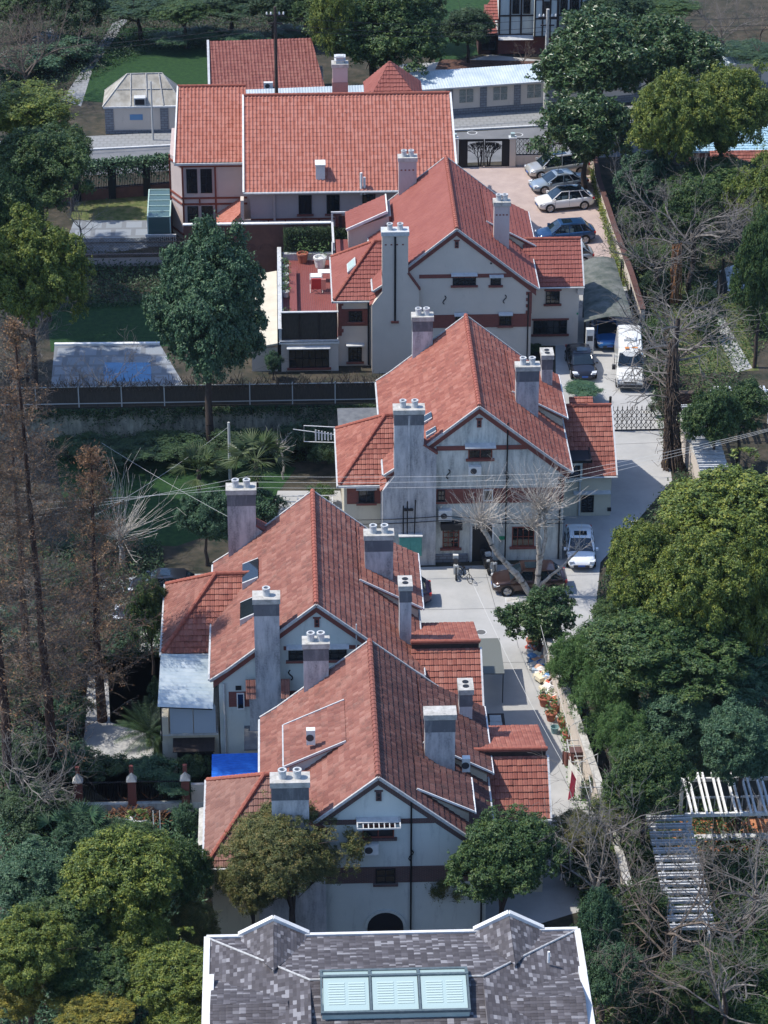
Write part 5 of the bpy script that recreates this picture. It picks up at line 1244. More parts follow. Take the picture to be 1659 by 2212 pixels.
l, r = place((1169, 387), (1250, 378)); car('silver minivan, the farthest of the cars on the pink drive', 'van', (.52, .51, .47), l, r, .5)
l, r = place((1173, 420), (1253, 411)); car('grey blue sedan with sunroof between the minivan and the white car', 'sedan', (.36, .42, .46), l, r, .5)
l, r = place((1187, 459), (1262, 452)); car('white hatchback SUV with black roof on the pink drive', 'suv', (.70, .69, .66), l, r, 0, M['carglass'], False)
l, r = place((1188, 531), (1262, 526)); car('dark blue SUV on the pink drive beyond the annex roof', 'suv', (.015, .055, .14), l, r, .3)
l, r = place((1188, 577), (1262, 573)); car('grey hatchback half hidden behind the annex roof, nearest the carport', 'hatch', (.30, .33, .35), l, r, .3)
a = at(1258, 1234); car('white sedan with sunroof facing the camera beside the stained villa', 'sedan', (.68, .70, .71), (a.x+.05, a.y+2.2, .01), math.radians(-93), 0)
car('black sedan with blue windscreen parked behind the tiled annex', 'sedan', (.012, .012, .018), (21.0, 188.6, .01), math.radians(-88), .2)
car('dark purple sedan parked behind the left courtyard chimneys', 'suv', (.035, .025, .06), (6.3, 155.6, .01), math.radians(180), .5, None, False, darkw=True)
l, r = place((1100, 1287), (1190, 1284)); car('dark brown SUV under the bare pollarded trees', 'suv', (.055, .03, .025), l, r, .5)
car('blue car poking out from under the carport roof', 'suv', (.02, .12, .34), (23.3, 193.6, .01), math.radians(-88), .2)
car('black sedan beside the left villa wing, front one of two', 'sedan', (.012, .013, .018), (-8.4, 153.6, .01), math.radians(178), .2)
car('black car parked behind another black car left of the villa wing', 'hatch', (.02, .022, .028), (-7.9, 157.0, .01), math.radians(178), .2)
# the tall white van
def white_van():
    t = thing('camper_van', 'tall white van with roof vent parked in the lane, facing the camera', 'van', (24.35, 187.5, .01), math.radians(-95))
    pw = paint('white_van_paint', (.66, .65, .60)); L2 = 2.95; xs = [-2.95, -2.9, -2.0, 0, 1.2, 1.45, 2.0, 2.5, 2.85, 2.98]
    top = [2.3, 2.55, 2.62, 2.62, 2.58, 2.45, 1.55, 1.25, 1.02, .8]; rings = []
    for x, z in zip(xs, top):
        w = 1.0*(1-.1*max(0, (x-2.2)/.8)); tw = w-(z-1.0)*.09 if z > 1 else w*.95
        half = [(w*.96, .35), (w, .6), (w, 1.05), (tw, max(z-.18, .7)), (tw*.9, z-.03), (tw*.4, z+.015), (0, z+.02)]
        rings.append([(x, a, b) for a, b in half]+[(x, -a, b) for a, b in half[::-1][1:]])
    vs, fs = loft(rings); n = len(rings[0]); fs += [tuple(range(n)), tuple(range(9*n, 10*n))[::-1]]
    MB().add(vs, fs).build('body', pw, t, smooth=False)
    MB().add([(1.50, -.78, 2.36), (1.50, .78, 2.36), (2.03, .9, 1.60), (2.03, -.9, 1.60)], [(0, 1, 2, 3)]).build('windscreen', M['carglass'], t)
    for s in (-1, 1):
        MB().add([(1.85, s*1.004, 1.15), (1.0, s*1.004, 1.15), (1.0, s*.94, 1.85), (1.5, s*.95, 1.8)], [(0, 1, 2, 3)]).build('side_window', M['carglass'], t)
        MB().box(1.75, 1.9, s*1.03, s*1.28, 1.25, 1.6).build('mirror', M['dark'], t)
        MB().box(2.72, 2.93, s*.55, s*.88, .78, .95).build('headlight', flat('headlight', (.6, .62, .64), .15), t)
        for x in (2.0, -1.9): wheel(t, x, s*.9, .35, s)
    MB().box(2.88, 3.05, -.85, .85, .42, .62).box(2.9, 2.99, -.45, .45, .7, .82).build('bumper_grille', M['grille'], t)
    v = MB().box(-.6, .1, -.45, .35, 2.63, 2.8).build('roof_vent', M['ac'], t); MB().box(-.5, .0, -.35, .25, 2.81, 2.86).build('vent_lid', M['white'], v)
    MB().box(1.0, 1.35, -.4, -.1, 2.615, 2.63).box(1.0, 1.2, .1, .5, 2.615, 2.63).build('orange_decal', flat('orange_decal', (.6, .22, .05)), t)
white_van()
# scooters and a bicycle outside the stained villa
def scooter(lab, x, y, rz, col):
    t = thing('scooter', lab, 'scooter', (x, y, .01), rz); b = paint(lab.split()[0]+'_scooter_paint', col)
    for wx in (-.62, .62): MB().lathe([(.13, -.05), (.22, -.05), (.24, 0), (.22, .05), (.13, .05)], (wx, 0, .24), 14, 'y').build('wheel', M['tyre'], t)
    MB().add([(-.7, -.13, .45), (-.1, -.15, .42), (-.05, -.15, .25), (.35, -.15, .25), (.42, -.18, .95), (.36, -.1, .98), (.28, -.12, .35), (-.02, -.12, .36), (-.1, -.13, .72), (-.75, -.1, .70),
              (-.7, .13, .45), (-.1, .15, .42), (-.05, .15, .25), (.35, .15, .25), (.42, .18, .95), (.36, .1, .98), (.28, .12, .35), (-.02, .12, .36), (-.1, .13, .72), (-.75, .1, .70)],
             [(0, 1, 2, 3, 4, 5, 6, 7, 8, 9), tuple(range(19, 9, -1))]+[(i, i+10, (i+1) % 10+10, (i+1) % 10) for i in range(10)]).build('body', b, t)
    MB().box(-.75, -.15, -.14, .14, .72, .80).build('seat', M['dark'], t); MB().tube([(.58, 0, .3), (.38, 0, 1.05)], .035, 6).tube([(.36, -.32, 1.08), (.40, 0, 1.03), (.36, .32, 1.08)], .025, 6).build('handlebar', M['dark'], t)
    MB().box(.40, .5, -.09, .09, .85, .98).build('headlight', M['ac'], t); MB().box(-.98, -.72, -.17, .17, .75, 1.02).build('top_box', b, t)
s1 = at(986, 1255); scooter('white electric scooter facing out by the fabric awning window', s1.x, s1.y+.7, math.radians(-92), (.66, .65, .6))
s1 = at(1065, 1250); scooter('white scooter in the doorway behind the brown car', s1.x, s1.y+.7, math.radians(-75), (.5, .5, .48)); s1 = at(1056, 1247); scooter('black scooter leaning in the villa doorway', s1.x-.1, s1.y+.9, math.radians(-80), (.03, .03, .03))
def bicycle(lab, x, y, rz):
    t = thing('bicycle', lab, 'bicycle', (x, y, .01), rz)
    for wx in (-.5, .5): MB().tube([(wx+.31*math.cos(a*PI/8), 0, .32+.31*math.sin(a*PI/8)) for a in range(17)], .022, 5, False).build('wheel', M['tyre'], t)
    MB().tube([(-.5, 0, .32), (-.1, 0, .3), (-.2, 0, .8), (.38, 0, .82), (-.1, 0, .3)], .022, 5).tube([(-.5, 0, .32), (-.2, 0, .75)], .018, 5).tube([(.5, 0, .32), (.36, 0, .95)], .022, 5).build('frame', M['iron'], t)
    MB().tube([(.3, -.28, 1.0), (.36, 0, .96), (.3, .28, 1.0)], .02, 5).build('handlebar', M['iron'], t); MB().box(-.34, -.1, -.07, .07, .8, .87).build('saddle', M['dark'], t)
s1 = at(1006, 1262); bicycle('small dark bicycle beside the white electric scooter', s1.x, s1.y+.5, math.radians(-60))

# ------------------------------------------------------------------ clutter along the lane wall
rng = random.Random(8)
def potted(lab, x, y, s=1.0, plant=True, mat='terracotta'):
    t = thing('plant_pot', lab, 'plant pot', (x, y, .01)); MB().lathe([(0, 0), (.17*s, 0), (.24*s, .34*s), (.27*s, .34*s), (.27*s, .4*s), (.22*s, .4*s), (.2*s, .33*s), (0, .32*s)], n=12).build('pot', M[mat], t)
    if plant: PLANTS.append((t, s))
    return t
PLANTS = []
def bucket(lab, x, y, col, s=1, z=.01):
    t = thing('bucket', lab, 'bucket', (x, y, z)); MB().lathe([(0, 0), (.16*s, 0), (.22*s, .36*s), (.24*s, .37*s), (.21*s, .38*s), (.15*s, .03), (0, .03)], n=14).build('tub', flat('%s_plastic' % lab.split()[0], col), t)
    MB().tube([(.22*s*math.cos(a*PI/8), .05*s, .36*s+.15*s*math.sin(a*PI/8)) for a in range(9)], .012, 4).build('handle', M['pipe'], t)
for px, py, lab, col, s in ((1170, 1445, 'blue bucket amid the rubbish along the lane wall', (.02, .15, .5), 1.3), (1174, 1462, 'red bucket just below the blue one by the lane wall', (.55, .05, .03), 1.2), (1200, 1495, 'white tub at the wall beside the drying rack', (.6, .6, .6), 1.6),
        (1195, 1508, 'cream tub below the white tub by the lane wall', (.55, .52, .45), 1.3), (1250, 1545, 'green watering tub on the wall side of the lane', (.02, .35, .22), 1.1), (1198, 1583, 'teal rimmed tub standing alone in the lane shade', (.2, .33, .33), 1.1)):
    p = at(px, py); bucket(lab, p.x, p.y, col, s)
for px, py, lab, s in ((1150, 1400, 'large terracotta pot at the top of the lane clutter', 1.5), (1160, 1411, 'terracotta pot just below the largest pot', 1.3), (1176, 1524, 'terracotta pot with plant beside the lane shade edge', 1.4), (1190, 1556, 'dark red pot spilling a plant into the lane', 1.3),
        (1200, 1536, 'potted plant between the wall and the lane shade', 1.2), (1215, 1570, 'potted plant by the wall below the green tub', 1.2), (1226, 1598, 'potted plant at the drying pole foot', 1.2)):
    p = at(px, py); potted(lab, p.x, p.y, s)
cols = [(.6, .58, .53), (.55, .10, .06), (.35, .42, .5), (.62, .55, .40), (.68, .66, .62), (.1, .25, .5), (.5, .3, .2)]
names = ['tied plastic bag', 'crumpled sack', 'folded carton']
where = ['near the top of the clutter', 'in the sunny part of the clutter', 'in the middle of the clutter', 'near the shade edge of the clutter']
cn = {0: 'white', 1: 'red', 2: 'grey blue', 3: 'tan', 4: 'cream', 5: 'dark blue', 6: 'brown'}
for i in range(60):
    f_ = i/60; px = 1150+45*f_+rng.uniform(-14, 22); py = 1402+120*f_+rng.uniform(-6, 6); p = at(px, py); c = rng.randrange(7); k = rng.randrange(2); s = rng.uniform(.16, .34)
    t = MB(); n = 8; pr = [(0, 0)]+[(s*(.8+.3*rng.random())*math.sin(PI*j/6), s*1.1*j/6) for j in range(1, 6)]+[(0, s*1.15)]
    if k == 0: t.lathe(pr, n=9)
    else:
        a = rng.uniform(0, PI); w, d, h = s*1.2, s*.8, s*.7; cs, sn = math.cos(a), math.sin(a)
        vs = [(x*cs-y*sn, x*sn+y*cs, z) for z, q in ((0, 1), (h, .85+.2*rng.random())) for x, y in ((-w*q, -d*q), (w*q, -d*q), (w*q, d*q), (-w*q, d*q))]
        t.add(vs, [(3, 2, 1, 0), (4, 5, 6, 7), (0, 1, 5, 4), (1, 2, 6, 5), (2, 3, 7, 6), (3, 0, 4, 7)])
    o = t.build('rubbish_bag' if k == 0 else 'carton', flat('rubbish_%s' % cn[c].replace(' ', '_'), cols[c]), None, loc=(p.x, p.y, .01+rng.uniform(0, .3)))
    tag(o, '%s %s %s along the lane wall' % (cn[c], 'rubbish bag' if k == 0 else 'carton', where[min(3, int(f_*4))]), 'rubbish bag' if k == 0 else 'carton', 'clutter: %s %s, %s' % (cn[c], 'bags' if k == 0 else 'cartons', where[min(3, int(f_*4))]))
def plank(lab, a, b, w, mat='cap'):
    o = MB().bar(a, b, w, .03).build('board', mat if not isinstance(mat, str) else M[mat]); return tag(o, lab, 'board')
p = at(1185, 1440); plank('tan board leaning on the lane wall above the tubs', (p.x, p.y, .1), (p.x+.5, p.y-.8, 1.2), .9, flat('tan_board', (.5, .38, .24)))
p = at(1180, 1475); plank('second tan board leaning on the lane wall below the first', (p.x, p.y, .05), (p.x+.5, p.y-.5, .9), .7, flat('tan_board', (.5, .38, .24)))
p = at(1175, 1405); t = thing('wooden_frame', 'white topped frame table at the head of the lane clutter', 'table', (p.x, p.y, .01)); MB().box(0, 1.1, 0, .7, .85, .9).build('top', M['white'], t)
for x in (.05, 1.0): 
    for y in (.05, .6): MB().box(x, x+.05, y, y+.05, 0, .85).build('leg', M['dkwood'], t)
p = at(1230, 1700); t = thing('drying_rack', 'iron drying rack with dark cloth beside the lane wall', 'drying rack', (p.x, p.y, .01)); fr = MB()
for x in (0, .9):
    for y in (0, 2.2): fr.box(x, x+.05, y, y+.05, 0, 1.6)
for y in (0, .55, 1.1, 1.65, 2.2): fr.box(0, .95, y, y+.04, 1.6, 1.64)
for x in (0, .9): fr.box(x, x+.05, 0, 2.25, 1.641, 1.68)
fr.build('frame', M['pipe'], t); MB().box(.05, .9, .9, 1.5, 1.2, 1.66).build('cloth', flat('brown_cloth', (.10, .05, .045)), t)
def cloth(lab, p, w, h, col, rz=0, name='laundry'):
    mb = MB(); n = 8; vs = []; fs = []
    for i in range(n+1):
        for j in range(5): vs.append((w*i/n, .06*math.sin(i*1.9)*(j/4+.3), -h*j/4))
    for i in range(n):
        for j in range(4): a = i*5+j; fs.append((a, a+5, a+6, a+1))
    o = mb.add(vs, fs).build(name, flat('cloth_%02d%02d%02d' % tuple(int(c*99) for c in col), col), None, loc=p); o.rotation_euler = (0, 0, rz)
    return tag(o, lab, 'laundry')
p = at(1228, 1640, 1.8); cloth('white sheet hanging on the lane drying line', p, 1.6, 1.5, (.7, .68, .62), math.radians(-70)); p = at(1215, 1622, 1.9); cloth('rust brown jacket hanging at the drying line end', p, .7, .9, (.22, .09, .07), math.radians(-30))
p = at(1235, 1665, 1.9); o = MB().add([(0, 0, 0), (.25, -.1, -.5), (.15, -.1, -1.6), (-.15, 0, -1.9), (-.05, .0, -.8), (0, .05, 0), (.25, -.05, -.5), (.15, -.04, -1.6), (-.15, .05, -1.9), (-.05, .06, -.8)], [(0, 1, 2, 3, 4), (9, 8, 7, 6, 5), (0, 5, 6, 1), (1, 6, 7, 2), (2, 7, 8, 3), (3, 8, 9, 4), (4, 9, 5, 0)]).build('folded_parasol', flat('crimson_cloth', (.42, .03, .07)), None, loc=p); tag(o, 'crimson folded cloth hanging above the lower lane', 'folded parasol')
t = thing('drying_pole', 'grey drying pole with crossbars in the lower lane', 'pole', (15.9, 131.0, 0)); MB().lathe([(.04, 0), (.04, 2.7), (0, 2.7)], n=8).box(-.6, .9, -.02, .02, 2.3, 2.34).box(-.02, .02, -.8, .8, 2.5, 2.54).build('pole', M['pipe'], t)
for k, (y, h) in enumerate(((145.5, 2.6), (141, 2.6), (137.5, 2.7), (134, 2.6))):
    t = thing('bent_pipe_rail', ['first', 'second', 'third', 'fourth'][k]+' bent pipe rail along the lane wall, counted from the parked cars', 'pipe rail', (15.4-.0+(145.5-y)*.075, y, 0)); MB().tube([(-.7, -.6, h-.9), (-.7, -.6, h-.3), (-.4, -.5, h-.1), (.35, 0, h-.1), (.35, 0, 0)], .03, 6).build('pipe', M['pipe'], t)
# yard things beside annex C
t = thing('work_table', 'dark table with pale lids in the shaded yard beside the tiled annex', 'table', (10.9, 138.6, 0)); MB().box(0, 1.1, 0, 2.4, .8, .86).build('top', M['dkwood'], t); MB().box(.2, .9, .3, 1.1, .87, 1.1).box(.25, .9, 1.3, 2.0, .87, 1.0).build('lidded_box', M['greyw'], t)
for x in (.05, 1.0):
    for y in (.05, 2.3): MB().box(x, x+.06, y, y+.06, 0, .8).build('leg', M['dkwood'], t)
t = thing('yard_canopy', 'small grey sheet canopy beside the tiled annex, in shade', 'canopy', (10.7, 143.4, 0)); MB().box(0, 1.5, 0, 4.0, 2.0, 2.06).build('roof', flat('grey_sheet', (.12, .13, .12)), t)
for x in (.1, 1.4):
    for y in (.1, 3.8): MB().box(x, x+.05, y, y+.05, 0, 2.0).build('post', M['iron'], t)
# roofline bits and small roofs lower left
t = thing('blue_lean_to', 'bright blue corrugated lean-to roof between the two nearest villas', 'lean-to', (0, 0, 0)); a = at(457, 1686, 2.6); b = at(560, 1683, 2.6)
MB().add([(a.x, a.y, 2.6), (b.x, b.y, 2.6), (b.x, b.y+1.9, 3.0), (a.x, a.y+1.9, 3.0), (a.x, a.y, 2.66), (b.x, b.y, 2.66), (b.x, b.y+1.9, 3.06), (a.x, a.y+1.9, 3.06)], [(0, 3, 2, 1), (4, 5, 6, 7), (0, 1, 5, 4), (1, 2, 6, 5), (2, 3, 7, 6), (3, 0, 4, 7)]).build('roof', M['bluetarp'], t)
MB().box(a.x, a.x+.08, a.y+.05, a.y+.13, 0, 2.6).box(a.x, a.x+.08, a.y+1.8, a.y+1.88, 0, 2.95).build('post', M['iron'], t)
t = thing('felt_lean_to', 'grey felt lean-to roof above the bright blue one', 'lean-to', (0, 0, 0)); a = at(527, 1625, 3.2); b = at(560, 1622, 3.2)
MB().box(a.x, b.x+.3, a.y+.3, a.y+3.0, 3.1, 3.2).build('roof', bpy.data.materials['grey_felt'], t); MB().box(a.x+.1, b.x+.3, a.y+.4, a.y+2.9, 0, 3.1).build('wall', M['stucco_warm'], t)
t = thing('grey_lean_to', 'narrow grey lean-to roof on the left of the nearest villa wing', 'lean-to', (0, 0, 0)); a = at(427, 1820, 2.6); b = at(450, 1820, 2.6)
MB().add([(a.x, a.y, 2.4), (b.x+.1, b.y, 2.6), (b.x+.1, b.y+3.5, 2.6), (a.x, a.y+3.5, 2.4)], [(0, 1, 2, 3)]).build('roof', M['cap'], t); MB().box(a.x, a.x+.06, a.y, a.y+.06, 0, 2.4).build('post', M['pipe'], t)
for k, x in enumerate((335, 349)):
    q = at(x, 1850); pole(['left pale steel post in the lower left yard', 'right pale steel post in the lower left yard'][k], q.x, q.y, 2.9, .035, M['white'], False, 'steel_post')
rng = random.Random(5); mb = MB()
q = at(290, 1775)
for i in range(260):
    x = q.x+rng.gauss(0, 1.1); y = q.y+rng.gauss(0, .9); a = rng.uniform(0, PI); l = rng.uniform(.3, .9); z = max(.05, .5-.25*math.hypot((x-q.x), (y-q.y))+rng.uniform(0, .15))
    mb.bar((x, y, z), (x+l*math.cos(a), y+l*math.sin(a), z+rng.uniform(-.05, .2)), .03)
tag(mb.build('branch_heap', pm('orange_cuttings', [(.14, .06, .03), (.26, .12, .06), (.3, .2, .12)], 4, 1)), 'heap of orange brown cut branches behind the brick pier fence', 'branch heap')
for i, (x0, y0, x1, y1) in enumerate(((255, 1768, 310, 1776), (262, 1785, 318, 1772), (278, 1760, 300, 1786))):
    a = at(x0, y0, .5); b = at(x1, y1, .55); plank(['upper white board on the heap of cut branches', 'lower white board on the heap of cut branches', 'crossing white board on the heap of cut branches'][i], a, b, .12, 'white')
# terrace furniture of the clean villa
T0 = Vector((12.0, 188.8, 2.52))
def tpt(x, y): return (T0.x+x, T0.y+y, T0.z)
t = thing('drying_rack', 'white clothes rack with red and dark laundry on the red terrace', 'drying rack', tpt(-10.2, 8.2)); fr = MB()
for x in (0, .9):
    fr.bar((x, 0, 0), (x, 1.0, 1.1), .04).bar((x, 1.0, 0), (x, 0, 1.1), .04)
for i in range(7): fr.box(0, .9, i*.17, i*.17+.03, 1.1, 1.13)
fr.build('frame', M['white'], t); MB().box(.1, .8, -.1, .02, .35, 1.16).build('red_cloth', flat('red_cloth', (.4, .03, .03)), t); MB().box(.82, 1.15, -.15, .0, .3, 1.14).build('pink_cloth', flat('pink_cloth', (.5, .2, .17)), t)
MB().box(.05, .85, .2, .9, 1.14, 1.2).build('white_cloth', M['white'], t)
t = thing('garden_table', 'white garden table behind the clothes rack on the red terrace', 'table', tpt(-9.6, 10.2)); MB().box(0, 1.3, 0, .7, .68, .74).build('top', M['white'], t)
for x in (.05, 1.2):
    for y in (.05, .6): MB().box(x, x+.05, y, y+.05, 0, .68).build('leg', M['white'], t)
def tpot(lab, x, y, s, mat): 
    t = thing('plant_pot', lab, 'plant pot', tpt(x, y)); MB().lathe([(0, 0), (.2*s, 0), (.27*s, .42*s), (.3*s, .42*s), (.3*s, .5*s), (.24*s, .5*s), (.22*s, .4*s), (0, .4*s)], n=12).build('pot', M[mat], t); PLANTS.append((t, s*1.5)); return t
tpot('terracotta pot with leafy plant at the back of the red terrace', -10.7, 14.0, 1.5, 'terracotta'); tpot('white bowl planter at the back right of the red terrace', -9.4, 13.0, 1.7, 'white')
for i, y in enumerate((7.6, 9.2, 10.8, 12.4)): tpot(['nearest', 'second nearest', 'third nearest', 'farthest'][i]+' white pot along the left parapet of the red terrace', -12.0, y, .9, 'white')
for i, y in enumerate((1.2, 2.6)): tpot(['front', 'second'][i]+' low pot at the near left corner of the red terrace', -11.9, y, 1.0, 'greyw')
t = thing('planter_bench', 'dark slatted bench along the left side of the red terrace', 'bench', tpt(-11.7, 2.5)); MB().box(0, .5, 0, 9.5, .35, .42).build('seat', M['deck'], t)
for y in (.2, 3, 6, 9): MB().box(.05, .45, y, y+.1, 0, .35).build('leg', M['dkwood'], t)
# laundry frame and rails left of the stained villa
bx = Vector((11.72, 160.5, 0))
t = thing('drying_rack', 'white pole frame with small hanging laundry left of the stained villa wing', 'drying rack', (bx.x-8.7, bx.y+8.2, 4.9)); fr = MB().tube([(0, 0, .6), (-2.0, 0, .75), (-2.0, 0, -.4), (0, 0, -.5)], .03, 5).tube([(.0, .1, .0), (-2.7, .1, .45)], .025, 5)
fr.build('frame', M['white'], t)
for k in range(6): MB().box(-.3-k*.2, -.2-k*.2, .08, .12, -.35-.05*(k % 2), .13+.05*k-.0).build('laundry', M['white'], t)
t = thing('pipe_rack', 'row of pale horizontal drying pipes in the garden left of the stained villa', 'drying rack', (bx.x-11.6, bx.y+3.2, 0)); fr = MB()
for k in range(4): fr.tube([(-.2*k, k*.8, 1.9), (2.9, k*.8, 1.9)], .035, 5)
for x in (.4, 2.6): fr.box(x, x+.06, 0, .06, 0, 1.9).box(x, x+.06, 2.4, 2.46, 0, 1.9).box(x, x+.06, 0, 2.46, 1.82, 1.86)
fr.build('frame', M['greyw'], t)
t = thing('folded_parasol', 'pale folded parasol standing by the stained villa wing', 'parasol', (bx.x-9.6, bx.y+.3, 0)); MB().lathe([(.03, 0), (.04, .6), (.24, .7), (.3, 1.1), (.14, 1.9), (0, 2.2)], n=10).build('cloth', M['white'], t)
MB().lathe([(.25, 0), (.25, .08), (0, .08)], n=10).build('base', M['cap'], t)
# yellow hydrant like bollard at the lane edge, satellite dish
p = at(1440, 1005); t = thing('traffic_cone', 'yellow cone at the lane edge below the vine covered trunk', 'cone', (p.x, p.y, .01)); MB().lathe([(.2, 0), (.2, .05), (.14, .06), (.06, .75), (0, .76)], n=12).build('cone', flat('cone_yellow', (.7, .45, .03)), t); MB().box(-.25, .25, -.25, .25, 0, .04).build('base', M['dark'], t)
for k, (px, py) in enumerate(((1590, 590), (1575, 615))):
    p = at(px, py); o = MB().lathe([(0, .5), (.5, .45), (.9, .25), (1.3, 0)], n=9).build('plastic_sheet', flat('white_sheet', (.6, .63, .65), .3), None, loc=(p.x, p.y, .01)); tag(o, ['upper heap of crumpled white plastic in the right garden', 'lower heap of crumpled white plastic in the right garden'][k], 'plastic sheet')
p = at(1558, 650); t = thing('fire_pit', 'dark hooded stove on a stand in the right garden', 'stove', (p.x, p.y, 0)); MB().lathe([(.45, 1.0), (.3, 1.8), (.1, 2.6), (.1, 3.4), (0, 3.4)], n=10).build('hood', M['iron'], t); MB().box(-.4, .4, -.3, .3, .7, .8).box(-.05, .05, -.05, .05, 0, .7).build('stand', M['iron'], t)
# ------------------------------------------------------------------ vegetation
def unit(n, rng):
    v = rng.normal(size=(n, 3)); return v/np.linalg.norm(v, axis=1, keepdims=True)
def leaves_mesh(name, pos, nrm, size, rng, mat, asp=.55, spread=.6):
    n = len(pos); nn = nrm + rng.normal(0, spread, (n, 3)); nn /= np.linalg.norm(nn, axis=1, keepdims=True)
    a = np.cross(nn, rng.normal(size=(n, 3))); a /= np.linalg.norm(a, axis=1, keepdims=True); b = np.cross(nn, a)
    s = (size*rng.uniform(.7, 1.35, n))[:, None]
    v = np.stack([pos-a*s, pos+b*s*asp+nn*s*.15, pos+a*s, pos-b*s*asp+nn*s*.15], 1).reshape(-1, 3)
    return meshnp(name, v, np.arange(n*4).reshape(n, 4), mat)
def crown_pts(R, H, rng, nb=70, tuft=26, lf=9, rb=.30, lobed=True):
    """clumps on an uneven dome -> tufts on each clump -> leaves in each tuft"""
    d = unit(nb*2, rng); d = d[d[:, 2] > -.75][:nb]
    lob = 1+.17*np.sin(d[:, 0]*3.1+rng.uniform(0, 6))+.13*np.sin(d[:, 1]*4.3+rng.uniform(0, 6))+.10*np.sin(d[:, 2]*7+d[:, 0]*5+rng.uniform(0, 6))
    rad = rng.uniform(.55, 1, len(d))**.5*lob*.86
    K = 9; ld = unit(K, rng); ld[:, 2] = np.abs(ld[:, 2])*1.1-.35; lc = ld*rng.uniform(.30, .58, (K, 1)); lr = rng.uniform(.42, .60, K); wh = rng.integers(0, K, len(d))
    q = lc[wh]+d*lr[wh][:, None]; rad = rng.uniform(.8, 1, len(d)); c = q*rad[:, None]*np.array([R, R, H])*.98
    if not lobed: c = d*(rng.uniform(.6, 1, len(d))**.5*lob*.86)[:, None]*np.array([R, R, H])
    keep = np.array([not lobed or sum(np.linalg.norm(q[i]-lc[j]) < lr[j]*.72 for j in range(K)) == 0 for i in range(len(q))]); c = c[keep | (rng.random(len(q)) < .25)]
    c = np.vstack([c, c[rng.integers(0, len(c), len(d)-len(c))]+rng.normal(0, .10*R, (len(d)-len(c), 3))]); nr = np.linalg.norm(c/np.array([R, R, H]), axis=1); c = c*(.90/np.percentile(nr, 90)); c = np.vstack([c, unit(nb//3, rng)*rng.uniform(.1, .65, (nb//3, 1))*np.array([R, R, H])])
    br = rb*min(R, H)*rng.uniform(.7, 1.25, len(c))
    P = []; N = []
    for k in range(len(c)):
        u = unit(tuft*2, rng); out = c[k]/(np.linalg.norm(c[k])+1e-6)
        u = u[(u@out > -.35) & (u[:, 2] > -.6)][:tuft]
        t = c[k]+u*(br[k]*rng.uniform(.75, 1.05, (len(u), 1)))*np.array([1, 1, .8])
        q = np.repeat(t, lf, 0)+rng.normal(0, .075*max(1, R/4), (len(t)*lf, 3)); P.append(q); N.append(np.repeat(u, lf, 0)+np.array([0, 0, .5]))
    sp = c[rng.integers(0, len(c), 90)]; so = sp/(np.linalg.norm(sp, axis=1, keepdims=True)+1e-6); e = sp+so*br.mean()*rng.uniform(.9, 1.7, (90, 1)); e = e[e[:, 2] > -.6*H]
    q = np.repeat(e, 14, 0)+rng.normal(0, .13*max(1, R/4), (len(e)*14, 3)); P.append(q); N.append(np.repeat(so[:len(e)], 14, 0)*.3+np.array([0, 0, .8]))
    return np.vstack(P), np.vstack(N), c
def tubes_np(segs, n=3):
    """segs: array (m, 8) = p0 p1 r0 r1"""
    s = np.asarray(segs, dtype=float); p0, p1, r0, r1 = s[:, 0:3], s[:, 3:6], s[:, 6], s[:, 7]
    t = p1-p0; t /= np.linalg.norm(t, axis=1, keepdims=True)+1e-9
    ref = np.where(np.abs(t[:, 2:3]) < .9, np.array([[0, 0, 1.]]), np.array([[1., 0, 0]])); a = np.cross(t, ref); a /= np.linalg.norm(a, axis=1, keepdims=True)+1e-9; b = np.cross(t, a)
    V = []
    for p, r in ((p0, r0), (p1, r1)):
        for k in range(n):
            an = 2*np.pi*k/n; V.append(p+(a*np.cos(an)+b*np.sin(an))*r[:, None])
    V = np.stack(V, 1).reshape(-1, 3); m = len(s); base = (np.arange(m)*2*n)[:, None]
    F = np.concatenate([base+np.array([[k, (k+1) % n, n+(k+1) % n, n+k]]) for k in range(n)], 0)
    return V, F
def grow(segs, p, d, l, r, depth, rng, spread=.5, nb=(2, 4), shrink=.72, up=.15, wob=.18, nseg=3, rmin=.008):
    """forking branch, recursive"""
    p = np.array(p, float); d = np.array(d, float)/np.linalg.norm(d); pts = [p]
    for i in range(nseg):
        d = d+rng.normal(0, wob, 3)+np.array([0, 0, up*.3]); d /= np.linalg.norm(d); q = pts[-1]+d*l/nseg
        segs.append((*pts[-1], *q, r*(1-.35*i/nseg), r*(1-.35*(i+1)/nseg))); pts.append(q)
    if depth <= 0: return
    k = rng.integers(nb[0], nb[1]+1)
    for j in range(k):
        s = pts[-1] if j == 0 else pts[rng.integers(max(1, nseg-2), nseg+1)]
        nd = d+rng.normal(0, spread, 3)+np.array([0, 0, up]); grow(segs, s, nd, l*shrink*rng.uniform(.75, 1.2), max(rmin, r*.56), depth-1, rng, spread, nb, shrink, up, wob, nseg, rmin)
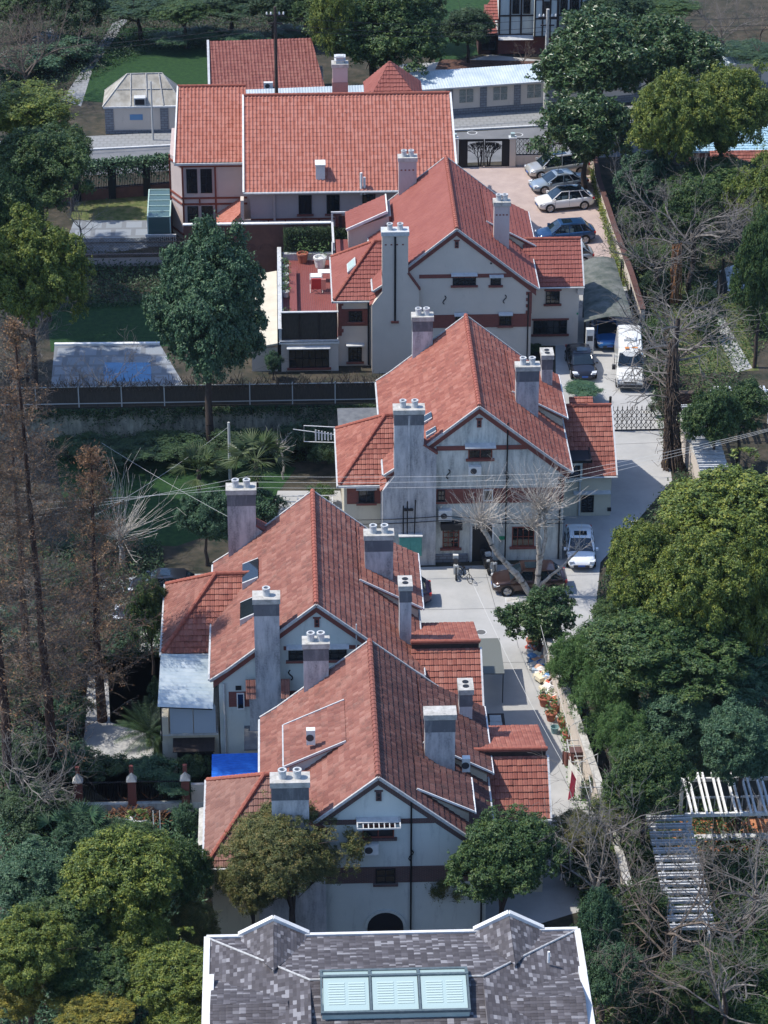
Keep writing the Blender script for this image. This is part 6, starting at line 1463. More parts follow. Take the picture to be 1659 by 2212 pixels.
def trunkmesh(name, cents, H0, r, rng, mat, lean=(0, 0), limbs=9):
    segs = []; p = np.array([0, 0, -.1]); top = np.array([lean[0], lean[1], H0])
    pts = [p+(top-p)*i/5+np.r_[rng.normal(0, r*.35, 2), 0]*(i > 0) for i in range(6)]
    for i in range(5): segs.append((*pts[i], *pts[i+1], r*(1.25-.16*i), r*(1.09-.16*i)))
    idx = rng.choice(len(cents), min(limbs, len(cents)), False)
    for k in idx:
        s = pts[rng.integers(3, 6)]; e = cents[k]; m = (s+e)/2+rng.normal(0, .25, 3)
        segs.append((*s, *m, r*.42, r*.3)); segs.append((*m, *e, r*.3, r*.12))
        for j in range(3):
            e2 = m+(e-m)*rng.uniform(.2, .8)+rng.normal(0, .8, 3); segs.append((*m, *e2, r*.16, r*.05))
    V, F = tubes_np(segs, 7); return meshnp(name, V, F, mat, True)
G = dict(
    camphor=[(0.043, 0.079, 0.021), (0.088, 0.133, 0.026), (0.166, 0.208, 0.035), (0.313, 0.311, 0.053)],
    camphor_dark=[(0.022, 0.054, 0.021), (0.042, 0.088, 0.029), (0.075, 0.128, 0.035), (0.142, 0.181, 0.046)],
    deep=[(0.022, 0.061, 0.033), (0.040, 0.091, 0.047), (0.067, 0.130, 0.063), (0.112, 0.184, 0.080)],
    magnolia=[(0.022, 0.053, 0.021), (0.042, 0.085, 0.029), (0.066, 0.113, 0.035), (0.151, 0.170, 0.079)],
    olive=[(0.049, 0.068, 0.024), (0.097, 0.117, 0.035), (0.166, 0.160, 0.050), (0.293, 0.208, 0.070)],
    bamboo=[(0.038, 0.085, 0.029), (0.075, 0.151, 0.042), (0.113, 0.208, 0.062), (0.189, 0.264, 0.079)],
    yellow=[(0.060, 0.078, 0.020), (0.120, 0.132, 0.025), (0.240, 0.204, 0.030), (0.384, 0.300, 0.050)],
    shrub=[(0.014, 0.035, 0.019), (0.032, 0.065, 0.029), (0.058, 0.102, 0.040), (0.087, 0.131, 0.048)],
)
LM = {k: leafmat('%s_foliage' % k, v, sc=1.5, rough=.32 if k == 'magnolia' else .5, trans=.1 if k in ('magnolia', 'deep') else .22) for k, v in G.items()}
def proto(kind, seed, R, H, leaf, nb, tuft, lf, rb=.3, asp=.55, spread=.6, **k):
    rng = np.random.default_rng(seed); P, N, c = crown_pts(R, H, rng, nb, tuft, lf, rb, not (kind == 'deep' and R > 4))
    return leaves_mesh('crown', P, N, leaf, rng, LM[kind], asp, spread), c, rng
PR = {}
def getp(kind, size, v):
    v = v % 3; key = (kind, size, v)
    if key in PR: return PR[key]
    R = {'L': 4.2, 'M': 2.8, 'S': 1.3}[size]; H = R*.95
    leaf = {'L': .085, 'M': .072, 'S': .055}[size]; nb = {'L': 270, 'M': 150, 'S': 60}[size]; tf = {'L': 24, 'M': 22, 'S': 18}[size]; lf = {'L': 14, 'M': 13, 'S': 11}[size]
    asp = .55; sp = .6; rb = .17 if size == 'L' else .22
    if kind == 'magnolia': leaf *= 1.75; asp = .42; lf = 7; rb = .2; sp = .8
    if kind == 'bamboo': leaf *= 1.1; asp = .25; sp = .9; lf += 3
    if kind == 'olive': leaf *= .95; asp = .32; sp = .8; lf += 2
    if kind == 'deep': rb *= .85; nb = int(nb*1.3)
    m, c, rng = proto(kind, 100+v*7+len(PR), R, H, leaf, nb, tf, lf, rb, asp, sp)
    PR[key] = (m, c, R, H, rng); return PR[key]
def tree(kind, label, px, py, hw, hh, size='L', v=0, base=None, zc=None, name='broadleaf_tree', cat='tree', rz=None, group=None, trunk=True, bark='bark', ry=None):
    """crown centred on print point (px,py), half sizes hw,hh; stands at base print point or with crown centre height zc"""
    if base is not None:
        b = at(*base); lo, hi = .2, 30.
        for _ in range(40):
            m_ = (lo+hi)/2; q = at(px, py, m_)
            if q.y > b.y: lo = m_
            else: hi = m_
        zc = (lo+hi)/2
    hw *= 1.10; hh *= 1.08; c = at(px, py, zc); mpp = ats(px, py, zc)
    m, cents, R, H, rng = getp(kind, size, v)
    rx = hw*mpp; hv = hh*mpp; ryy = ry or rx
    rzz = math.sqrt(max((hv**2-(ryy*.47)**2), (.35*hv)**2))/.88; rzz = min(rzz, max(.6, zc*1.0))
    t = thing(name, label, cat, (c.x, c.y, 0), 0, group)
    a = v*1.7+px*.013 if rz is None else rz
    o = link(m, 'crown', t, (0, 0, zc)); o.scale = (rx/R, ryy/R, rzz/H); 
    if trunk:
        sc = np.array([rx/R, ryy/R, rzz/H]); cc = cents*sc+np.array([0, 0, zc]); lean = (0, 0)
        tm = trunkmesh('trunk', cc, max(.5, zc-rzz*.25), max(.05, rx*.062), rng, M[bark]); link(tm, 'trunk', t)
    return t
T_ = tree
# big crowns, from the top of the picture down
T_('deep', 'dark green rounded tree in front of the brown yard wall, left of the red terrace', 447, 672, 122, 158, 'L', 0, base=(450, 962))
T_('camphor', 'yellow green tree at the left edge beside the dark street gate', 62, 240, 100, 66, 'M', 0, zc=12)
T_('camphor_dark', 'dark green tree below the yellow green one at the upper left edge', 85, 365, 105, 92, 'L', 1, zc=12)
T_('camphor_dark', 'dark tree behind the ivy railing at the upper left', 150, 330, 50, 50, 'M', 1, zc=5)
T_('camphor', 'broad tree at the left edge above the pale garden terrace', 62, 590, 112, 132, 'L', 2, zc=12)
T_('camphor_dark', 'very dark tree at the far left between two lighter trees', 20, 480, 70, 90, 'M', 2, zc=12)
T_('camphor_dark', 'large green tree at the top centre behind the mansion chimney', 805, 72, 140, 116, 'L', 3, base=(800, 196))
T_('camphor', 'lighter tree joined to the top centre tree on its left', 725, 50, 55, 80, 'M', 3, zc=7)
T_('shrub', 'small dark forked tree on the bright lawn at the top', 1012, 62, 55, 45, 'M', 4, zc=3.2)
T_('magnolia', 'tall glossy leaved magnolia rising behind the minivan', 1300, 130, 130, 105, 'L', 4, zc=8)
T_('magnolia', 'lower magnolia crown over the lattice fence by the parked cars', 1265, 285, 95, 85, 'M', 5, zc=5.5)
T_('magnolia', 'magnolia crown reaching right over the compound wall', 1440, 130, 110, 90, 'L', 5, zc=7.5)
T_('camphor', 'bright yellow green tree right of the magnolia, left one of the pair', 1440, 265, 92, 105, 'L', 6, zc=9)
T_('camphor', 'bright yellow green tree right of the magnolia, right one of the pair', 1560, 250, 90, 100, 'L', 7, zc=9)
T_('camphor_dark', 'dark tree under the yellow green pair beside the bare branches', 1560, 390, 100, 60, 'M', 6, zc=5)
T_('camphor', 'tree cut by the right edge, level with the parked cars', 1640, 420, 70, 90, 'M', 7, zc=7)
T_('camphor_dark', 'tree cut by the right edge, above the pale garden path', 1642, 600, 60, 130, 'L', 8, zc=7)
T_('camphor', 'wide yellow green tree top at the right, behind the white sedan', 1560, 1120, 165, 118, 'L', 9, zc=11)
T_('camphor', 'yellow green tree crown nearest the white sedan', 1368, 1240, 86, 108, 'L', 10, zc=9.5)
T_('camphor', 'yellow green crown in the middle of the big right hand grove', 1490, 1270, 110, 120, 'L', 9, zc=9.5, rz=1)
T_('camphor_dark', 'darker crown low in the big right hand grove', 1440, 1400, 150, 100, 'L', 10, zc=7)
T_('camphor', 'yellow green crown at the right edge of the big grove', 1620, 1290, 95, 150, 'L', 11, zc=8.5)
T_('deep', 'dark crown under the right edge of the big grove', 1560, 1440, 130, 80, 'L', 12, zc=5)
T_('bamboo', 'feathery bright green bamboo clump behind the lane wall, upper one', 1265, 1420, 68, 78, 'M', 8, zc=4.2, name='bamboo_clump', cat='bamboo')
T_('bamboo', 'feathery bamboo clump behind the lane wall, middle one', 1320, 1500, 72, 78, 'M', 9, zc=4.0, name='bamboo_clump', cat='bamboo')
T_('bamboo', 'feathery bamboo clump behind the lane wall, lower one', 1350, 1590, 60, 68, 'M', 10, zc=4.0, name='bamboo_clump', cat='bamboo')
T_('camphor_dark', 'leafy tree between the lane wall and the white pergola', 1395, 1690, 88, 92, 'L', 11, zc=6)
T_('deep', 'dark tree at the right edge above the white pergola', 1605, 1600, 90, 85, 'L', 13, zc=6)
T_('olive', 'tree in front of the nearest villa, left of its stained gable', 628, 1850, 130, 112, 'L', 0, zc=7.0)
T_('olive', 'left low branchy crown in front of the nearest villa wing', 545, 1900, 70, 80, 'M', 0, zc=5.5)
T_('camphor_dark', 'tree right of the nearest gable, over the annex eaves', 1085, 1865, 112, 105, 'L', 14, zc=6.5)
T_('olive', 'small leafy tree between the nearest gable and the tree on its right', 955, 1900, 45, 60, 'S', 1, zc=4)
T_('olive', 'small tree below the tiled annex at the lower lane end', 1240, 1795, 60, 50, 'M', 2, zc=3.5)
T_('camphor_dark', 'thin leaved tree leaning over the upper pergola, by the vine covered trunk', 1545, 905, 62, 68, 'M', 12, zc=5)
T_('camphor_dark', 'tree over the right end of the upper pergola', 1600, 880, 62, 55, 'M', 13, zc=4.5)
T_('magnolia', 'low glossy tree at the foot of the bare pollarded trees', 1165, 1330, 72, 62, 'M', 3, zc=2.8)
T_('camphor', 'leafy tree in the lower left, the tallest of that group', 245, 1895, 125, 110, 'L', 15, zc=7)
T_('deep', 'dark tree at the left edge of the lower left group', 90, 1900, 95, 80, 'L', 16, zc=6)
T_('camphor_dark', 'tree between the lower left group and the nearest villa', 400, 1900, 60, 82, 'M', 14, zc=5.5)
T_('olive', 'bush filled tree beside the white wall at the slate roof corner', 425, 2010, 55, 60, 'M', 4, zc=4)
T_('camphor', 'yellow tinged tree at the left edge near the bottom', 55, 2050, 95, 85, 'L', 17, zc=7)
T_('camphor', 'tree filling the gap left of the slate roof', 360, 2110, 100, 75, 'L', 18, zc=5)
T_('yellow', 'golden leaved tree in the bottom left corner', 40, 2160, 62, 48, 'M', 0, zc=5)
T_('yellow', 'golden leaved tree along the bottom edge, right of the corner one', 200, 2185, 75, 42, 'M', 1, zc=5)
T_('camphor_dark', 'dark tree along the bottom edge left of the slate roof', 190, 2110, 90, 70, 'L', 19, zc=5)
T_('camphor', 'green tree at the bottom edge against the slate roof', 390, 2195, 70, 50, 'M', 15, zc=4)
T_('deep', 'ivy like shrub tree right of the slate roof', 1300, 2030, 50, 110, 'M', 5, zc=4)
T_('camphor_dark', 'shrub behind the bare branches right of the slate roof', 1380, 1960, 60, 60, 'M', 16, zc=2.6)
T_('camphor_dark', 'pale leaved small tree beside the corrugated canopy', 325, 1330, 42, 75, 'M', 17, zc=4)
T_('deep', 'leafy shrub tree between the palms and the left villa chimney', 445, 1125, 55, 62, 'M', 6, zc=3.2)
T_('deep', 'round bush beside the palm, behind the far left chimney', 560, 1100, 42, 42, 'S', 2, zc=1.6)
T_('shrub', 'clipped round bush beside the stained villa wing', 700, 982, 25, 25, 'S', 3, zc=1.3, trunk=False, name='bush', cat='bush')
T_('camphor_dark', 'clipped dome bush above the courtyard path', 693, 1068, 27, 22, 'S', 4, zc=.9, trunk=False, name='bush', cat='bush')
T_('deep', 'small green tree beside the terrace corner of the cleanest villa', 590, 785, 16, 26, 'S', 5, zc=1.3)
T_('deep', 'green hedge bush behind the black sedan bonnet', 1250, 842, 38, 16, 'S', 6, zc=.9, trunk=False, name='bush', cat='bush')
T_('shrub', 'creeper bush below the boiler beside the villa annex', 1150, 752, 22, 14, 'S', 7, zc=.6, trunk=False, name='bush', cat='bush')
# tall unseen trees added just outside the left edge to shade the gardens
for i, (x, y, z, r_) in enumerate(((-28, 168, 24, 5.5), (-28.5, 178, 22, 5), (-29.5, 190, 22, 5), (-31, 201, 24, 5.5), (-33, 212, 24, 5.5))):
    q = T_('camphor_dark', ['nearest', 'second nearest', 'middle one', 'second farthest', 'farthest'][i]+' of the tall unseen trees added beyond the left edge to shade the gardens', 500, 500, 10, 10, 'L', i, zc=z)
    q.location = (x, y, 0)
    for c_ in [c for c in bpy.data.objects if c.parent == q and c.name.startswith('crown')]: c_.scale = (r_/4.2, r_/4.2, 5.5/4)
for k_, lab_, x, y, w, h, z, kd in ((0, 'tree filling the corner left of the yellow tinged tree near the bottom', 130, 2000, 90, 70, 6, 'camphor_dark'), (1, 'mixed green tree between the lower left group and the bottom edge', 270, 2030, 85, 70, 5, 'camphor'),
    (2, 'dark tree behind the lower left group, beside the steel posts', 300, 1830, 60, 50, 3.5, 'camphor_dark'),
    (1, 'dark evergreen between the bamboo and the right hand grove', 1470, 1550, 90, 80, 4.5, 'deep'), (2, 'leafy evergreen behind the grey bare tree at the car park wall', 1500, 470, 80, 80, 5, 'camphor_dark'),
    (0, 'evergreen under the bare branches right of the magnolia foot', 1400, 400, 60, 70, 4, 'deep'), (1, 'small evergreen leaning over the drying rack wall', 1330, 1740, 45, 55, 3, 'camphor'), (2, 'evergreen behind the right foreground bare trees', 1340, 2120, 60, 80, 3, 'deep'), (1, 'evergreen low behind the middle bare tree in the foreground', 1500, 2120, 70, 60, 2.6, 'camphor_dark')):
    T_(kd, lab_, x, y, w, h, 'L' if w > 60 else 'M', k_, zc=z)
# dark tree line of the far garden
for i, (x, y, w, h) in enumerate(((60, 15, 70, 50), (170, 20, 60, 55), (300, 12, 75, 38), (400, 25, 60, 35), (500, 10, 70, 40), (590, 20, 60, 45), (660, 15, 60, 45), (925, 25, 40, 50), (1345, 20, 60, 40), (1440, 10, 70, 30), (1620, 115, 70, 22), (1300, 45, 60, 50))):
    T_('shrub' if i % 3 else 'camphor_dark', ['leftmost', 'second', 'third', 'fourth', 'fifth', 'sixth', 'seventh'][i]+' dark tree of the garden row along the top edge, from the left' if i < 7 else
       ['dark crown beside the bright lawn at the top', 'dark tree behind the magnolia at the top edge', 'second dark tree behind the magnolia, at the top edge', 'low dark hedge tree above the right end of the compound wall', 'dark tree touching the half timbered house'][i-7], x, y, w, h, 'M', i % 5, zc=3.5)
for i, (x, y, w, h) in enumerate(((520, 85, 45, 22), (440, 75, 40, 22), (370, 85, 40, 20), (620, 70, 40, 20), (150, 110, 50, 40), (80, 130, 60, 40), (20, 150, 40, 50))):
    T_('deep', ['broad leaved bush left of the maroon roof', 'bush next left in the shady planting', 'leftmost bush of the shady planting above the lawn', 'bush behind the maroon roof ridge', 'bush under the bare tree at the upper left', 'dark bush left of the garden path', 'bush at the left edge near the top path'][i], x, y, w, h, 'S', i % 4, zc=1.2, trunk=False, name='bush', cat='bush')
# dark planting below the garden wall and lower left
for i, (x, y, w, h) in enumerate(((190, 962, 60, 30), (270, 972, 60, 30), (350, 962, 60, 30), (420, 975, 50, 28), (520, 952, 50, 34), (600, 960, 50, 30), (650, 945, 48, 36), (480, 992, 50, 22), (690, 950, 40, 36))):
    T_('shrub', ['first', 'second', 'third', 'fourth', 'fifth', 'sixth', 'seventh', 'eighth', 'ninth'][i]+' dark shrub under the stained garden wall, from the left', x, y, w, h, 'S', i % 8, zc=1.3, trunk=False, name='shrub', cat='shrub', group=None)
LOW = ((60, 1360, 70, 60), (150, 1400, 60, 50), (250, 1390, 60, 45), (60, 1500, 60, 60), (140, 1540, 45, 50), (60, 1640, 70, 50), (150, 1650, 50, 40), (230, 1655, 45, 30), (330, 1665, 45, 30), (60, 1760, 80, 60), (160, 1800, 50, 40), (420, 1660, 32, 32), (370, 1700, 40, 22), (250, 1800, 50, 30), (20, 1250, 50, 50), (130, 1260, 60, 40), (400, 1770, 25, 35), (345, 1500, 22, 40))
for i, (x, y, w, h) in enumerate(LOW):
    T_('shrub' if i % 2 else 'deep', 'shrub %s' % ['left of the redwood trunks by the cream wall', 'between the redwood trunks, upper', 'right of the thicker redwood trunk', 'at the left edge behind the redwood trunk', 'at the foot of the thicker redwood', 'left of the brick pier fence', 'beside the left brick pier', 'behind the left railing bay', 'behind the right railing bay', 'at the left edge below the redwoods', 'below the left brick pier', 'under the door awning of the left villa', 'between the cycad and the right brick pier', 'on the near side of the cut branches', 'at the left edge beside the paved strip', 'between the redwoods by the paved strip', 'right of the steel posts', 'between the cycad and the plastic canopy'][i],
       x, y, w, h, 'S' if w < 46 else 'M', i % 6, zc=1.4, trunk=False, name='shrub', cat='shrub')
# weedy bushes right of the lane
for i, (x, y, w, h) in enumerate(((1420, 620, 40, 50), (1410, 720, 34, 60), (1425, 800, 32, 50), (1436, 870, 24, 40), (1330, 1330, 50, 60), (1525, 700, 28, 32), (1520, 640, 30, 20), (1640, 690, 30, 50), (1375, 470, 35, 50), (1390, 560, 35, 45), (1470, 560, 50, 45), (1560, 1480, 60, 40), (1300, 1700, 30, 30), (1350, 1850, 60, 60), (1480, 1990, 60, 40), (1240, 1880, 50, 60), (1560, 2080, 60, 50))):
    T_('shrub' if i % 3 == 0 else 'camphor_dark', 'bush %s' % ['beside the carport, above the van', 'right of the white van roof', 'right of the van bonnet', 'at the right end of the folding gate', 'at the foot of the big grove', 'on the weedy plot below the stove', 'on the weedy plot above the stove', 'at the right edge beyond the pale path', 'beside the palm behind the car park wall', 'under the bare branches beside the carport', 'under the middle of the bare branches', 'in the shade of the big right grove', 'at the foot of the lowest bamboo', 'behind the bare tree beside the lower pergola', 'under the bottom right bare trees', 'below the lower lane end', 'in the bottom right thicket'][i],
       x, y, w, h, 'S' if w < 40 else 'M', i % 6, zc=1.2, trunk=False, name='bush', cat='bush')
# ivy on the street railing, hedge on the terrace, creepers by the car park wall
def scatter(name, label, cat, n, fn, leaf, kind, asp=.55, seed=1):
    rng = np.random.default_rng(seed); P = np.array([fn(rng) for _ in range(n)]); N = np.tile(np.array([0, -.5, .8]), (n, 1))
    o = link(leaves_mesh(name, P, N, leaf, rng, LM[kind], asp, .8), name)
    return tag(o, label, cat)
def ivy(r):
    f = r.random(); x = -26+16.8*f; y = 220.5+2.9*f; return (x+r.normal(0, .1), y+r.normal(0, .3), 3.4-abs(r.normal(0, .75)))
scatter('ivy', 'ivy hanging over the street railing in the upper left', 'ivy', 9000, ivy, .11, 'deep')
scatter('cypress_hedge', 'dark feathery hedge at the back of the red roof terrace', 'hedge', 9000, lambda r: (12-12.1+r.random()*5.2, 188.8+15.0+r.normal(0, .18), 2.6+r.random()**.8*2.3), .10, 'shrub', .2, 2)
scatter('creeper', 'yellow green plants along the foot of the car park wall', 'plant', 2600, lambda r: (25.55+r.normal(0, .12)-.0, 203+r.random()*23, abs(r.normal(0, .45))), .1, 'camphor', .5, 3)
scatter('creeper', 'ivy on the low wall behind the tan boards of the lane', 'plant', 1500, lambda r: (15.1+r.random()*1.8, 128+r.random()*17, abs(r.normal(.1, .25))), .09, 'bamboo', .5, 4)
scatter('wall_creeper', 'creeper hanging over the stained garden wall under the trellis', 'climbing plant', 5200, lambda r: ((lambda x: (x, 178.55-abs(r.normal(0, .12)), 2.35-abs(r.normal(0, .35+.6*max(0, math.sin(x*.9)*math.sin(x*.37+1)))))))(r.uniform(-21, 8)), .09, 'shrub', .5, 21)
def patch(name, lab, poly, n, leaf, kind, h=.25, seed=5):
    ps = [at(*p) for p in poly]; x0 = min(p.x for p in ps); x1 = max(p.x for p in ps); y0 = min(p.y for p in ps); y1 = max(p.y for p in ps)
    from mathutils.geometry import intersect_point_tri_2d
    rng = np.random.default_rng(seed); out = []
    while len(out) < n:
        x = rng.uniform(x0, x1); y = rng.uniform(y0, y1); p = Vector((x, y))
        if any(intersect_point_tri_2d(p, ps[0].xy, ps[i].xy, ps[i+1].xy) for i in range(1, len(ps)-1)): out.append((x, y, abs(rng.normal(0, h))))
    o = link(leaves_mesh(name, np.array(out), np.tile(np.array([0, 0, 1.]), (n, 1)), leaf, rng, LM[kind], .4, .9), name); o['kind'] = 'stuff'; tag(o, lab, 'ground cover'); return o
patch('ground_cover', 'dark leafy ground cover under the left trees', [(0, 1180), (350, 1180), (370, 1420), (180, 1440), (170, 1760), (0, 1800)], 26000, .12, 'shrub', .35)
patch('ground_cover', 'leafy undergrowth below the garden wall', [(120, 890), (720, 890), (720, 1000), (120, 1000)], 12000, .11, 'shrub', .3, 6)
patch('ground_cover', 'undergrowth in the lower left corner', [(0, 1780), (430, 1790), (470, 2240), (0, 2240)], 26000, .12, 'deep', .45, 7)
patch('ground_cover', 'undergrowth in the lower right corner', [(1240, 1800), (1480, 1700), (1700, 1850), (1700, 2260), (1270, 2260)], 26000, .11, 'camphor_dark', .4, 8)
patch('ground_cover', 'undergrowth between the lane and the right edge', [(1460, 1030), (1700, 1030), (1700, 1660), (1330, 1700), (1250, 1400), (1310, 1230)], 20000, .12, 'shrub', .4, 9)
patch('ground_cover', 'weeds under the bare branches on the right', [(1300, 420), (1450, 430), (1700, 560), (1700, 690), (1440, 1010), (1395, 680)], 20000, .11, 'camphor_dark', .3, 10)
patch('ground_cover', 'shady planting at the top left garden', [(0, 0), (700, 0), (690, 95), (330, 110), (0, 260)], 20000, .13, 'shrub', .4, 11)
patch('ground_cover', 'dark shade planting behind the pale patio', [(0, 540), (400, 560), (330, 660), (0, 680)], 9000, .12, 'shrub', .3, 12)
# ---- bare trees
def bare(label, x, y, fn, mat, seed, name='bare_tree', n=3, trunk=None, leaves=None, cat='tree'):
    rng = np.random.default_rng(seed); segs = []; t = thing(name, label, cat, (x, y, 0)); tr = []
    fn(segs, tr, rng)
    V, F = tubes_np(segs, n); link(meshnp('branches', V, F, M[mat]), 'branches', t)
    if tr: V, F = tubes_np(tr, 8); link(meshnp('trunk', V, F, M[trunk or mat], True), 'trunk', t)
    if leaves:
        s = np.array(segs); k = rng.choice(len(s), leaves[0]); P = s[k, :3]+(s[k, 3:6]-s[k, :3])*rng.random((leaves[0], 1))+rng.normal(0, .06, (leaves[0], 3))
        link(leaves_mesh('dry_leaves', P, np.tile(np.array([0, 0, 1.]), (len(P), 1)), leaves[1], rng, leaves[2], .35, 1.2), 'dry_leaves', t)
    return t
rust = leafmat('rusty_needles', [(.11, .05, .03), (.20, .10, .05), (.30, .17, .08), (.38, .25, .13)], .8, .1)
def redwood(H, R, lean=0, z0=2.5, nbr=210):
    def f(segs, tr, rng):
        pts = [np.array([lean*i/10+rng.normal(0, .04), rng.normal(0, .04), H*i/10]) for i in range(11)]
        for i in range(10): tr.append((*pts[i], *pts[i+1], .30*(1-.088*i), .30*(1-.088*(i+1))))
        for k in range(nbr):
            f_ = rng.random()**.85; z = z0+(H-z0)*f_; c = np.array([lean*z/H, 0, z]); a = rng.uniform(0, 2*PI); l = R*(1-f_)**.75*rng.uniform(.6, 1.15)+.25
            d = np.array([math.cos(a), math.sin(a), rng.uniform(.05, .5)]); p = c; r = .015+.02*(1-f_)
            for j in range(5):
                d2 = d+rng.normal(0, .14, 3)+np.array([0, 0, .07*j]); d2 /= np.linalg.norm(d2); q = p+d2*l/5; segs.append((*p, *q, r*(1-.16*j), r*(.84-.16*j)))
                for m_ in range(5):
                    dd = d2+rng.normal(0, .75, 3); dd /= np.linalg.norm(dd); e = q+dd*rng.uniform(.2, .65)*min(1.2, l*.5); segs.append((*q, *e, .010, .006))
                    if rng.random() < .6:
                        e2 = e+(dd+rng.normal(0, .6, 3))*.25; segs.append((*e, *e2, .008, .005))
                p = q
    return f
bare('tall rusty bare redwood with the thicker dark trunk at the left', -13.2, 135.8, redwood(28, 4.2, -.6, 3, 300), 'browntwig', 1, 'bare_redwood', trunk='redbark', leaves=(11000, .07, rust))
bare('tall bare redwood at the very left edge', -15.6, 135.0, redwood(26.5, 3.6, -.2, 3, 230), 'browntwig', 2, 'bare_redwood', trunk='redbark', leaves=(6000, .08, rust))
bare('bare redwood behind the thicker one, its rusty crown beside the palms', -11.0, 142.5, redwood(17.5, 4.0, .2, 2.0, 220), 'browntwig', 3, 'bare_redwood', trunk='redbark', leaves=(11000, .07, rust))
bare('slim bare redwood with pale twigs behind the left edge one', -15.0, 143, redwood(21, 3.4, 0, 4, 150), 'twig', 4, 'bare_redwood', trunk='redbark', leaves=(1500, .07, rust))
def spray(pts, heads, n=70, L=2.4, rr=.3):
    def f(segs, tr, rng):
        for path, r0, r1 in pts:
            k = len(path)-1
            for i in range(k):
                a, b = np.array(path[i], float), np.array(path[i+1], float)
                for j in range(3):
                    q0 = a+(b-a)*j/3+rng.normal(0, .03, 3)*(j > 0); q1 = a+(b-a)*(j+1)/3+rng.normal(0, .03, 3)*(j < 2)
                    u0 = (i+j/3)/k; u1 = (i+(j+1)/3)/k; tr.append((*q0, *q1, (r0+(r1-r0)*u0)*rng.uniform(.92, 1.12), r0+(r1-r0)*u1))
        for hx, hy, hz, m_, l_ in heads:
            for k in range(m_):
                d = rng.normal(0, 1, 3); d[2] = abs(d[2])*1.1+rng.uniform(-.35, .5); d /= np.linalg.norm(d); l = l_*rng.uniform(.55, 1.15)*(1+.3*max(0, d[2])); p = np.array([hx, hy, hz])+rng.normal(0, .12, 3)
                r = .018
                for j in range(5):
                    d = d+rng.normal(0, .07, 3)+np.array([0, 0, .06]); d /= np.linalg.norm(d); q = p+d*l/5; segs.append((*p, *q, r*(1-.15*j), r*(.85-.15*j)))
                    if rng.random() < .55:
                        e = q+(d+rng.normal(0, .45, 3))*l*.22; segs.append((*q, *e, .009, .006))
                    p = q
    return f
b0 = at(1150, 1290)
bare('pale bare pollard leaning left in front of the stained villa doorway', b0.x, b0.y, spray([([(0, 0, 0), (-1.0, .1, 1.6), (-2.2, .1, 3.0), (-3.3, .0, 5.2)], .22, .13)], [(-3.3, 0, 5.3, 90, 2.3), (-3.1, 0, 4.9, 40, 1.5)]), 'paletwig', 11, 'pollarded_tree', trunk='palebark')
bare('upright pale bare pollard in front of the stained villa', b0.x+.25, b0.y+.1, spray([([(0, 0, 0), (.15, .1, 2.2), (0, .1, 4.4), (.05, .1, 6.3)], .20, .10), ([(.15, .1, 2.2), (.5, .1, 4.0), (.35, .1, 6.0)], .13, .09), ([(0, 0, .6), (1.2, -.1, 1.8), (2.5, 0, 3.2)], .12, .06)], [(.05, .1, 6.2, 85, 2.4), (-.3, .1, 4.9, 60, 1.9), (.4, .1, 5.8, 60, 2.2), (2.5, 0, 3.2, 16, 1.2)]), 'paletwig', 12, 'pollarded_tree', trunk='palebark')
b1 = at(262, 1228)
bare('pale bare pollard beside the redwoods, above the black cars', b1.x, b1.y, spray([([(0, 0, 0), (.1, 0, 1.2), (.0, 0, 2.2)], .2, .13)], [(0, 0, 2.2, 80, 3.4)]), 'paletwig', 13, 'pollarded_tree', trunk='palebark')
b2 = at(612, 1035)
bare('small gnarled bare tree between the palm and the pipe rack', b2.x, b2.y, spray([([(0, 0, 0), (0, 0, 1.6), (-.2, 0, 2.3)], .07, .05)], [(-.2, 0, 2.3, 26, 1.0)]), 'paletwig', 14, 'bare_tree', trunk='palebark')
def forked(h, n0, l, r, depth, spread=.5, up=.12, lean=(0, 0), nb=(2, 4), shrink=.74):
    def f(segs, tr, rng):
        p = np.array([0, 0, 0.]); 
        for i in range(4):
            q = np.array([lean[0]*(i+1)/4, lean[1]*(i+1)/4, h*(i+1)/4])+np.r_[rng.normal(0, .12, 2), 0]; tr.append((*p, *q, r*(1.2-.12*i), r*(1.08-.12*i))); p = q
        for k in range(n0):
            a = 2*PI*k/n0+rng.uniform(-.4, .4); grow(segs, p-np.array([0, 0, rng.uniform(0, h*.35)]), (math.cos(a), math.sin(a), rng.uniform(.35, 1.3)), l*rng.uniform(.8, 1.2), r*.55, depth, rng, spread, nb, shrink, up)
    return f
def bt(label, px, py, mat, seed, fn, tr='bark', **k):
    p = at(px, py); return bare(label, p.x, p.y, fn, mat, seed, n=4, trunk=tr, **k)
bt('tangled bare tree in the upper left corner beside the garden path', 60, 225, 'browntwig', 21, forked(3.0, 6, 2.6, .16, 5, .5))
bt('bare tree in the top left corner', -10, 190, 'browntwig', 22, forked(3.0, 5, 2.4, .14, 4, .5))
bt('leafless shrub tree on the brown planting bed near the half timbered house', 1128, 148, 'browntwig', 23, forked(.8, 5, .8, .05, 3, .5))
bt('pale branched bare tree at the top right', 1555, 110, 'twig', 24, forked(1.2, 5, 1.9, .10, 4, .45))
bt('thin bare tree at the right edge near the brick house', 1640, 120, 'browntwig', 25, forked(2.5, 4, 1.6, .08, 4, .4))
bt('large grey bare tree behind the car park wall', 1490, 640, 'twig', 26, forked(5.0, 8, 3.0, .20, 5, .5, .05, (0, 0), (2, 4)), nleaf=None) if False else bt('large grey bare tree behind the car park wall', 1490, 640, 'twig', 26, forked(5.0, 8, 3.0, .20, 5, .5, .05, (0, 0), (2, 4)))
